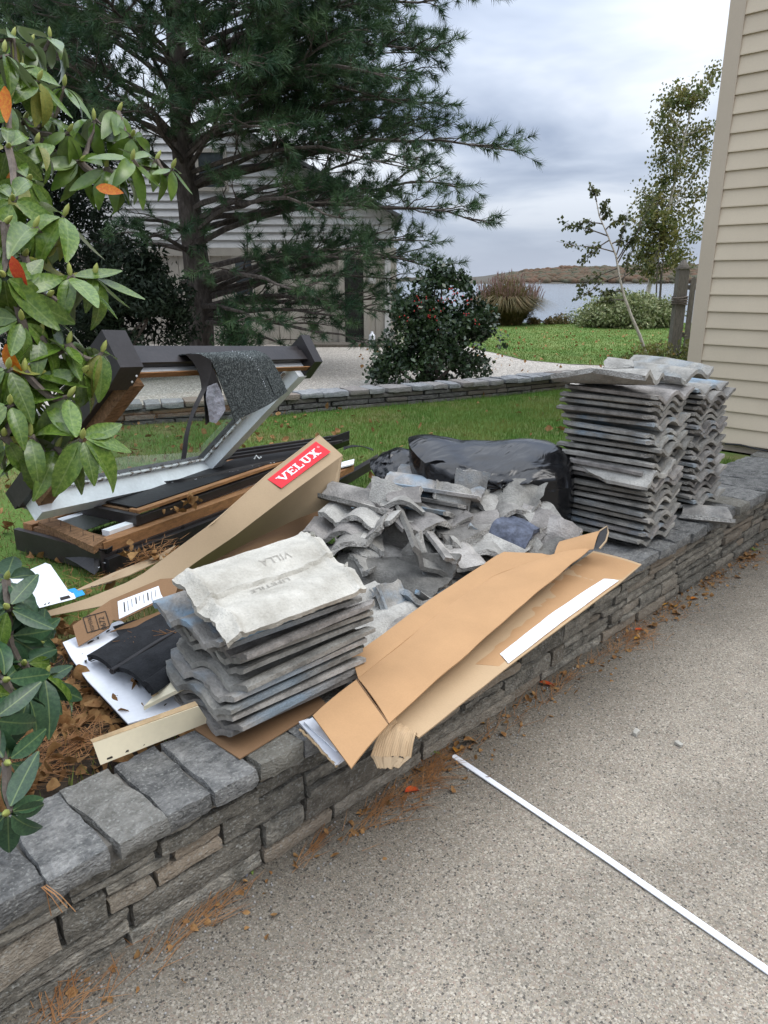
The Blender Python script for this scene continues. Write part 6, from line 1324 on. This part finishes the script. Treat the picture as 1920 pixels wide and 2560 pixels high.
# dark outer cladding, on the far side
for a, b, wv, dv_ in ((SP(wS + rw + .001, -rw, -.075), SP(wS + rw + .001, hS + .03, -.075), e1 * .035, nS * .095), (SP(-rw - .036, -rw, -.075), SP(-rw - .036, hS + .03, -.075), e1 * .035, nS * .10), (SP(-rw - .036, hS + .0315, -.075), SP(wS + rw + .036, hS + .0315, -.075), e2 * .034, nS * .085), (SP(-rw - .036, -rw - .03, -.075), SP(wS + rw + .036, -rw - .03, -.075), e2 * .029, nS * .09)):
    mb = MB(); mb.beam(a, b, wv, dv_); mb.build('cladding', M['brown_metal'], sash)
mb = MB(); mb.beam(SP(-rw, hS + .066, -.04), SP(wS + rw, hS + .066, -.04), e2 * .010, nS * .06); mb.build('top_ridge', M['brown_metal'], sash)
mb = MB(); mb.beam(SP(-rw, hS + .0305, .056), SP(wS + rw, hS + .0305, .056), e2 * .03, nS * .004); mb.build('wood_strip', M['wood'], sash)
def capbox(a, pw, lbl):
    mb = MB(); p = [SP(a, hS - .04, -.10), SP(a + pw, hS - .04, -.10), SP(a + pw, hS + .125, -.10), SP(a, hS + .125, -.10)]; p2 = [SP(a, hS - .02, .075), SP(a + pw, hS - .02, .075), SP(a + pw, hS + .10, .06), SP(a, hS + .10, .06)]; hexa(mb, p, p2); return mb.build('end_cap', M['brown_metal'], sash)
capbox(-.175, .115, 'l')
c_ = capbox(wS + .052, .075, 'r')
for k in range(2):
    mb = MB(); p = SP(-.085, hS + .03 + k * .035, .074); mb.tube([p, p + nS * .006], .004, 6); mb.build('screw', M['white_paint'], sash)
# --- mineral felt and dark strips draped over the top rail
XQ = reg(440, 820, 560 / 1659)
vn = Vector((-e1.y, e1.x, 0)).normalized(); vp = SP(.5, hS + .09, .075)
def onV(a, b, off=0): u, v = XQ(a, b); return PPL(u, v, vp - vn * off, vn)
sd_n = -vn if (-vn).dot(O0 - vp) > 0 else vn
dl = [onV(112, 187), onV(190, 205), onV(240, 252), onV(280, 340), onV(330, 470), onV(372, 580), onV(410, 682)]
dr = [onV(590, 163), onV(640, 188), onV(690, 240), onV(712, 285), onV(742, 350), onV(770, 405), onV(802, 466)]
dl = poly_line(dl, 18); dr = poly_line(dr, 18); g_ = []
back_l, back_r = dl[0] - sd_n * .16 - UP * .03, dr[0] - sd_n * .16 - UP * .03
for i in range(-3, 19):
    row = []
    for j in range(11):
        t = j / 10
        if i < 0: p = dl[0].lerp(dr[0], t).lerp(back_l.lerp(back_r, t), -i / 3) + UP * .004
        else: p = dl[i].lerp(dr[i], t) + sd_n * (.028 * math.sin(math.pi * t) * min(1, i / 5) + .02 * min(1, i / 4))
        row.append(p)
    g_.append(row)
fe_ = thing('roofing_felt', dl[0].lerp(dr[0], .5), 'dark green-grey mineral roofing felt draped over the top rail of the tilted sash', 'roofing felt')
mb = MB(); mb.grid(g_, .004); mb.build('sheet', M['shingle'], fe_, smooth=60)
q = random.Random(2); mb = MB()
for k in range(26):
    t = k / 25; i = int(3 + t * 17); p = g_[min(i, 20)][6].lerp(g_[min(i + 1, 21)][6], (3 + t * 17) % 1) + sd_n * .003
    s = q.uniform(.0015, .004); mb.prism([p + Vector((q.uniform(-1, 1), q.uniform(-1, 1), q.uniform(-1, 1))) * s for _ in range(4)], sd_n * .001)
mb.build('white_flecks', M['white_paper'], fe_)
gp = [[p + sd_n * .004 for p in r[7:11]] for r in g_[13:20]]; mb = MB(); mb.grid(gp, .002); mb.build('overlap_tab', M['shingle'], fe_, smooth=60)
s1 = poly_line([onV(35, 190), onV(95, 250), onV(140, 340), onV(160, 440), onV(100, 560), onV(60, 680), onV(25, 800), onV(5, 970)], 22); s2 = poly_line([onV(130, 190), onV(215, 235), onV(222, 310), onV(185, 440), onV(140, 520), onV(80, 660), onV(45, 800), onV(28, 960)], 22)
ruled('dark_strip', [p + sd_n * .024 for p in s1], [p + sd_n * .034 for p in s2], 3, M['black'], None, th=.003, amp=.004, up=sd_n); tag(bpy.data.objects['dark_strip'], 'long thin black strip hanging from the sash top down across the glass', 'rubber strip')
s1 = poly_line([onV(120, 195), onV(205, 260), onV(180, 440), onV(190, 560), onV(212, 715)], 12); s2 = poly_line([onV(210, 230), onV(262, 320), onV(310, 440), onV(322, 580), onV(310, 620)], 12)
ruled('bitumen_strip', [p + sd_n * .012 for p in s1], [p + sd_n * .02 for p in s2], 5, M['black'], None, th=.003, amp=.012, up=sd_n, smooth=None); bt = tag(bpy.data.objects['bitumen_strip'], 'broad black strip with shiny crinkled backing film hanging beside the mineral felt', 'rubber strip')
f1 = poly_line([onV(185, 430), onV(165, 520), onV(190, 600), onV(212, 690)], 8); f2 = poly_line([onV(255, 400), onV(300, 500), onV(312, 600), onV(250, 700)], 8)
ruled('crinkled_film', [p + sd_n * .03 for p in f1], [p + sd_n * .036 for p in f2], 5, M['foil'], bt, th=.001, amp=.02, up=sd_n, smooth=None)
# ------------------------------------------------------------------ the skylight frames it stands on
def frame(name, label, p, d, L_, D_, z0, z1, rw=.09):
    d = Vector((d[0], d[1], 0)).normalized(); e_ = Vector((-d.y, d.x, 0)); t = thing(name, p + d * L_ / 2 + e_ * D_ / 2, label, 'skylight')
    b = Vector((p.x, p.y, z0)); h = z1 - z0
    def bb(nm, m, s, w_, l, dp, za, zb):
        mb = MB(); mb.beam(b + d * s + e_ * w_ + UP * za, b + d * (s + l) + e_ * w_ + UP * za, e_ * dp, UP * (zb - za)); return mb.build(nm, M[m], t)
    for w_ in (0, D_ - rw):
        bb('rail', 'wood', 0, w_ + .012, L_, rw - .024, .05, h); bb('side_cladding', 'brown_metal', -.006, w_ - (.004 if w_ == 0 else -.06), L_ + .012, .028, 0, h * .62)
    for s in (0, L_ - rw): bb('cross_rail', 'old_wood' if s == 0 else 'wood', s, rw, rw, D_ - 2 * rw, .03, h - .01)
    bb('end_cladding', 'brown_metal', -.035, -.004, .028, D_ + .02, 0, h * .8)
    bb('inner_sill', 'white_paint', rw, rw - .011, L_ - 2 * rw, .05, .045, h + (.018 if h > .1 else -.02)); bb('inner_sill', 'white_paint', rw, D_ - rw - .05, L_ - 2 * rw, .05, .045, h - .004)
    return t, d, e_, bb
p3 = P(268, 1400, .40)
s3, d3, e3, bb3 = frame('skylight', 'lower wooden skylight frame with black side cladding lying on the grass', Vector((p3.x, p3.y, 0)), (.965, .25), 1.78, .60, LZ + .02, .478)
bb3('lower_cladding', 'black', -.02, -.035, 1.82, .03, -.01, .07)
for k in range(4):
    c = Vector((p3.x, p3.y, LZ + .10)) + d3 * (.06 + k * .40) - e3 * .006; mb = MB(); mb.tube([c, c - e3 * .006], .009, 8); mb.build('screw', M['black'], s3)
s2_, d2_, e2_, bb2 = frame('skylight', 'upper wooden skylight frame with crumpled black flashing beneath the tilted sash', Vector((1.56, 3.20, 0)), (.963, .27), 1.55, .36, .485, .55)
bb2('cover_flashing', 'black', .02, .05, 1.5, .25, .064, .071)
# black apron flashing on the left of the lower frame
rows = [[XD(*p) for p in r] for r in (((270, 1420), (440, 1470), (640, 1545), (780, 1590), (835, 1555)), ((235, 1455), (420, 1515), (620, 1590), (760, 1640), (832, 1600)), ((200, 1495), (400, 1600), (560, 1680), (700, 1770), (800, 1650)))]
zz_ = (.46, .42, .375)
ap = thing('apron_flashing', P(*XD(500, 1560), .38), 'bent black apron flashing with peeling paint at the left end of the lower frame', 'flashing')
gp = [poly_line([P(u, v, z) for u, v in r], 14) for r, z in zip(rows, zz_)]; mb = MB(); mb.grid(gp, .003); mb.build('sheet', M['black'], ap, smooth=40)
q = random.Random(12); mb = MB()
for k in range(26):
    p = P(*XD(745 + q.gauss(0, 26), 1655 + q.gauss(0, 26)), .398); s = q.uniform(.004, .012); mb.prism([p + Vector((q.uniform(-1, 1), q.uniform(-1, 1), q.uniform(-.2, .2))) * s for _ in range(4)], UP * .0012)
mb.build('peeled_patch', M['white_paper'], ap)
bw_ = MB(); top = [P(*XD(*p), z) for p, z in (((280, 1375), .49), ((375, 1335), .49), ((785, 1500), .49), ((690, 1560), .48))]; hexa(bw_, top, [p - UP * .035 for p in top]); tag(bw_.build('rotten_board', M['old_wood']), 'short rotten brown board with nails lying on the black apron flashing', 'board')
for k in range(5):
    p = top[0].lerp(top[3], .12 + .2 * k).lerp(top[1].lerp(top[2], .12 + .2 * k), .4 + .1 * (k % 2)); mb = MB(); mb.tube([p, p + Vector((.004, .003, .028))], .0016, 4); mb.build('nail', M['black'], bpy.data.objects['rotten_board'])
# crumpled gutter flashing in front of the upper frame
lip = [XD(*p) for p in ((235, 1300), (600, 1275), (1000, 1262), (1200, 1270), (1420, 1190), (1659, 1110), (2200, 950), (2590, 800))]
upl = [XD(*p) for p in ((100, 1235), (560, 1170), (1000, 1160), (1085, 1105), (1380, 1080), (1659, 1020), (2150, 910), (2585, 770))]
bkl = [XD(*p) for p in ((120, 1150), (560, 1120), (900, 1120), (1060, 1095), (1360, 1075), (1650, 1005), (2140, 900), (2580, 760))]
gut = thing('gutter_flashing', P(*XD(700, 1230), .56), 'long crumpled black metal flashing along the front of the upper frame', 'flashing')
NL = 40; l1 = poly_line([P(u, v, .50) for u, v in lip], NL); l2 = poly_line([P(u, v, .555) for u, v in upl], NL); l3 = poly_line([P(u, v, .56) for u, v in bkl], NL)
mb = MB(); g_ = []
for i in range(NL + 1):
    k = noise.noise(Vector((i * .35, 0, 0))) * .010; g_.append([l1[i] - UP * .004, l1[i] + UP * .006 - FW * (.012 + k), l1[i].lerp(l2[i], .45) - FW * (.004 - k), l2[i] + UP * k, l2[i].lerp(l3[i], .5) + UP * (.012 + k), l3[i]])
mb.grid(g_, .002); mb.build('sheet', M['black'], gut, smooth=35)
q = random.Random(3); mb = MB()
for k in range(60):
    i = q.randrange(14, NL); p = l2[i] + UP * .006 - FW * .006 + RT * q.uniform(-.03, .03); s = q.uniform(.002, .007); mb.prism([p + Vector((q.uniform(-1, 1), q.uniform(-1, 1), q.uniform(-.5, .5))) * s for _ in range(3)], -FW * .0012)
mb.build('peeled_patch', M['white_paper'], gut)
for k in range(3):                               # channels of the flashing at the right end
    a = P(*XQ(340 + k * 8, 985 - k * 26), .60 + k * .004); b = P(*XQ(1230 + k * 25, 850 - k * 25), .62); mb = MB(); mb.beam(a, b, UP * .014, FW * .03); mb.build('channel', M[('brown_metal', 'black', 'brown_metal')[k]], gut)
mb = MB(); a, b = P(*XQ(1150, 870), .60), P(*XQ(1285, 820), .62); mb.beam(a, b, UP * .05, FW * .02); mb.build('channel', M['black'], gut)
a = poly_line([P(*XQ(*p), .585) for p in ((1240, 905), (1300, 885), (1380, 880), (1440, 900), (1462, 912))], 10); b = poly_line([P(*XQ(*p), .585) for p in ((1240, 880), (1310, 868), (1390, 880), (1445, 892), (1462, 900))], 10)
ruled('rubber_tongue', b, a, 2, M['black'], gut, th=.003)
mb = MB(); p = P(*XQ(580, 970), .635); mb.tube([p, p + RT * .012 + UP * .02, p + RT * .028 + UP * .002, p + RT * .04 + UP * .012], .005, 6); mb.build('metal_clip', M['white_paint'], gut)
# right end timbers of the lower frame
a = P(*X4(160, 200), .44)
mb = MB(); mb.beam(P(845, 1225, .40), P(945, 1165, .42), UP * .055, FW * .12); tag(mb.build('dark_plank', M['brown_metal']), 'dark brown clad plank end between the long box and the tile heap', 'plank')
mb = MB(); mb.beam(P(848, 1196, .50), P(884, 1178, .50), UP * .035, FW * .10); tag(mb.build('wood_block', M['wood']), 'small bare pine block right behind the raised end of the long box', 'wood block')
mb = MB(); mb.beam(P(846, 1172, .545), P(884, 1162, .55), UP * .008, FW * .12); tag(mb.build('white_trim', M['white_paint']), 'thin white trim lying on the small pine block', 'trim piece')
# ------------------------------------------------------------------ black rubbish bags
def bag(name, label, outline, dep, zlo, seed, thick):
    "lumpy bag: front silhouette (pixels) puffed out to a rounded body standing on the ground"
    q = random.Random(seed); cu = sum(p[0] for p in outline) / len(outline); cv = sum(p[1] for p in outline) / len(outline); c = C(cu, cv, dep)
    ring = []
    n = 64; pts = [C(u, v, dep) for u, v in outline]; ring = poly_line(pts + [pts[0]], n)[:-1]; V = []; Fc = []; K = 15
    for k in range(-K, K + 1):
        a = k / K * math.pi / 2; s = max(.02, math.cos(a) ** .62); off = math.sin(a)
        for i, p in enumerate(ring):
            w_ = c.lerp(p, s); d = (p - c).normalized()
            fl = noise.noise(Vector((i * .22, k * .12, seed))) * .6 + noise.noise(Vector((i * .5 + k * .2, k * .2, seed + 5))) * .25
            rid = abs(noise.noise(Vector((i * .20 + k * .12, k * .5 - i * .1, seed + 9)))) 
            V.append(w_ + FW * (off * thick + .03 * fl) + d * (.022 * fl * s) - FW * (.05 * rid * (1 if k < 0 else 0)) + UP * (-.06 * max(0, -off) * s * (1 if w_.z > c.z else 0)))
    m_ = len(ring)
    for k in range(2 * K):
        for i in range(m_): Fc.append((k * m_ + i, k * m_ + (i + 1) % m_, (k + 1) * m_ + (i + 1) % m_, (k + 1) * m_ + i))
    Fc.append(tuple(range(m_ - 1, -1, -1))); Fc.append(tuple(range(2 * K * m_, 2 * K * m_ + m_)))
    for v in V: v.z = max(v.z, LZ)
    me = bpy.data.meshes.new(name); me.from_pydata(V, [], Fc); fix(me, 70); link(name, me, None, M['bag'], label=label, cat='rubbish bag', group='black rubbish bags behind the tiles')
bag('rubbish_bag', 'big full black plastic rubbish bag slumped between the tile heap and tall stack', ((1020, 1100), (1060, 1094), (1110, 1100), (1150, 1112), (1220, 1112), (1320, 1104), (1390, 1110), (1425, 1130), (1430, 1200), (1420, 1290), (1370, 1310), (1280, 1290), (1180, 1290), (1060, 1250), (1025, 1190)), 3.62, LZ, 3, .30)
bag('rubbish_bag', 'small limp black bag corner lying left of the big rubbish bag', ((925, 1152), (960, 1132), (1000, 1124), (1040, 1130), (1060, 1180), (1040, 1230), (980, 1220), (945, 1190)), 3.85, LZ, 8, .16)
gq2 = np.random.default_rng(55); n = 420; x = .1 + 5.5 * gq2.random(n) ** .7; y = 1.44 - np.abs(gq2.normal(0, .07, n)); V, Fa = scatter_leaves(x, y, np.array([dz(a) for a in x]) + .002, .024, 56, .4); link('leaf_crumbs', arrays('leaf_crumbs', V, Fa), None, M['dead_leaf'], kind='stuff')
n = 700; x = gq2.uniform(.1, 5.6, n); y = 1.45 - np.abs(gq2.normal(0, .12, n)); oc2 = oc * .004; V = np.concatenate([oc2 * gq2.uniform(.4, 1.3) + np.array([a, b, dz(a) + .002]) for a, b in zip(x, y)]); Fa = np.concatenate([of + 6 * i for i in range(n)]); link('grit', arrays('grit', V, Fa), None, M['concrete'], kind='stuff')
# ------------------------------------------------------------------ small things on the driveway
mb = MB(); a, b = P(1128, 1896, .0), Vector((1.60, .15, 0)); a.z = b.z = .0035
mb.beam(a, a.lerp(b, .5) + Vector((.006, 0, .002)), Vector((.021, .002, 0)), UP * .004); mb.beam(a.lerp(b, .5) + Vector((.006, 0, .002)), b, Vector((.021, .002, 0)), UP * .004)
sp = mb.build('plastic_strip', M['strip']); tag(sp, 'long thin white plastic strip lying straight out across the driveway', 'strip')
def lone_leaf(u, v, s, m, ang, label, cu=.9, wd=.42, z=.006):
    V, Fc = leaf_grid(1, wd, cu, .4, 6); me = arrays('leaf', V * s, Fc, True); me.materials.append(M[m]); p = P(u, v, 0)
    o = bpy.data.objects.new('fallen_leaf', me); COL.objects.link(o); d = RT * math.cos(ang) + FW * math.sin(ang)
    o.matrix_world = Matrix.Translation(p - d * s * .5 + UP * (z + s * .17 * max(0, cu) * .8)) @ Matrix.Rotation(math.atan2(d.y, d.x) - math.pi / 2, 4, 'Z'); tag(o, label, 'leaf', 'single leaves on the driveway')
for a in ((1371, 1714, .075, 'red_leaf', -.25, 'orange-red leaf alone on the driveway below the white tape strip', .5, .36), (1600, 1577, .055, 'red_leaf', .2, 'small bright red leaf on the needles near the wall', .4, .4), (1594, 1598, .055, 'yellow_leaf', .7, 'small yellow leaf just below the bright red one', .4, .4),
          (1737, 1498, .07, 'orange_leaf', .6, 'orange-yellow leaf alone out on the driveway right of the leaf clump', .5, .36), (1658, 1512, .10, 'yellow_leaf', .9, 'largest yellow leaf in the clump at the wall foot', .4, .4), (1692, 1536, .05, 'dead_leaf', .2, 'tan leaf lowest in the clump with the big yellow leaf', .8, .9),
          (1683, 1517, .055, 'yellow_leaf', 1.6, 'ochre leaf tucked right of the big yellow leaf', .9, .7), (1628, 1567, .06, 'dead_leaf', 2.2, 'pale tan leaf right of the bright red leaf', .9, .8), (1036, 1978, .075, 'red_leaf', .6, 'dull red leaf on the needle drift left of the white strip', .7, .4), (1187, 1857, .10, 'dead_leaf', .5, 'long curled brown leaf right above the white strip end', 1.6, .3),
          (1145, 1877, .06, 'yellow_leaf', 1.2, 'ochre leaf nearest the tip of the white strip', 1., .6), (1205, 1810, .05, 'yellow_leaf', .5, 'ochre leaf under the carton edge at the wall foot', .8, .55), (1035, 1905, .06, 'yellow_leaf', .2, 'yellowish leaf in the dark needle clump by the crumpled carton corner', .9, .6),
          (1048, 1925, .055, 'dead_leaf', 1.9, 'tan leaf in the dark needle clump by the crumpled carton corner', 1., .7), (1132, 1850, .06, 'dead_leaf', 1.5, 'russet leaf standing against the wall foot above the strip', 1.2, .6), (1845, 1445, .045, 'dead_leaf', .1, 'tan leaf lying alone on the driveway near the right edge', .6, .6),
          (1875, 1392, .08, 'dead_leaf', .5, 'pale brown leaf at the far wall foot clump', .9, .8), (1850, 1400, .06, 'dead_leaf', 2., 'rust brown leaf in the far wall foot clump', .9, .8), (1770, 1450, .05, 'dead_leaf', .9, 'brown leaf resting on the needles midway along the right wall', .9, .7), (1700, 1484, .045, 'dead_leaf', .3, 'tan leaf against the wall above the big yellow leaf', .8, .8)):
    lone_leaf(*a)
for k, (u, v, s, m, lab) in enumerate(((1591, 1836, .036, 'tile_pale', 'whitish stone chip lying alone on the open driveway'), (1697, 1863, .034, 'tile_pale', 'grey stone chip to the right of the whitish one on the open driveway'), (512, 2352, .022, 'white_paper', 'white crumb on the driveway near the needle drift'), (560, 2265, .016, 'white_paper', 'tiny white crumb below the little weed'), (614, 2192, .022, 'foil', 'bluish shiny scrap right below the little weed'))):
    me = rough_box('stone_chip', (s, s * .7, s * .45), (2, 2, 1), .003, .004, 900 + k); o = link('stone_chip', me, None, M[m]); o.location = P(u, v, .001); o.rotation_euler = (0, 0, k * 1.3); tag(o, lab, 'stone chip')
def weed(u, v, n, s, label, seed, z=0):
    p = P(u, v, z); t = thing('weed', p, label, 'weed'); q = random.Random(seed)
    for k in range(n):
        V, Fc = leaf_grid(1, .32, .6, .3, 4); me = arrays('leaf', V * s * q.uniform(.6, 1.1), Fc, True); me.materials.append(M['rhodo']); o = bpy.data.objects.new('leaf', me); COL.objects.link(o); o.parent = t; o.matrix_parent_inverse = Matrix.Translation(-p)
        o.matrix_basis = Matrix.Translation(p + UP * .004) @ Matrix.Rotation(k * 2.4, 4, 'Z') @ Matrix.Rotation(q.uniform(.25, .9), 4, 'X')
weed(620, 2150, 14, .06, 'little green weed rosette growing at the wall foot', 1); weed(1243, 1770, 7, .035, 'tiny green sprout at the wall foot under the carton', 2); weed(1075, 1880, 10, .06, 'grassy dark green tuft beside the crumpled carton corner', 3); weed(1880, 1375, 5, .05, 'small bright green sprout at the wall foot near the right edge', 4)
# dead needles caught on the coping and the debris
mb = MB(); q = random.Random(5)
for k in range(5):
    a = P(78 + k * 4, 2165, .40); a.y = 1.40; a.z = .375; b = a + RT * q.uniform(-.005, .05) + UP * q.uniform(-.09, -.04) - Vector((0, .02, 0)); mb.tube([a, a.lerp(b, .5) + UP * .008, b], .0011, 3)
tag(mb.build('needle_tuft', M['needle_dead']), 'tuft of dead pine needles hanging over the coping edge at the left', 'needles')
mb = MB()
for (a, b) in ((1050, 790), (1080, 750), (1330, 745), (1400, 740)):
    p = P(*XE(a, b), .455)
    for k in range(4): mb.tube([p, p + (RT * q.uniform(-1, .6) + FW * q.uniform(-1, .2)) * .05 + UP * .01], .0009, 3)
tag(mb.build('needle_tuft', M['needle_dead']), 'dry pine needles scattered on the folded charcoal felt', 'needles')
x = []; y = []; z = []
for (a, b, zz0, n) in ((1420, 1235, .545, 10), (1270, 1280, .535, 5)):
    for k in range(n): p = P(*XD(a + q.gauss(0, 50), b + q.gauss(0, 10)), zz0); x.append(p.x); y.append(p.y); z.append(p.z)
for k in range(24): p = P(*XE(1180 + q.gauss(0, 110), 130 + q.gauss(0, 25)), .44); x.append(p.x); y.append(p.y); z.append(p.z)
V, Fa = scatter_leaves(x, y, np.array(z), .05, 14, .7); link('leaf_scraps', arrays('leaf_scraps', V, Fa), None, M['dead_leaf'], kind='stuff')
p = P(*XE(1180, 130), .435); drift('caught_needles', [(p.x, p.y, .435, 90, .10, .04, .5, 4, .11, .0024, .2, .6)])
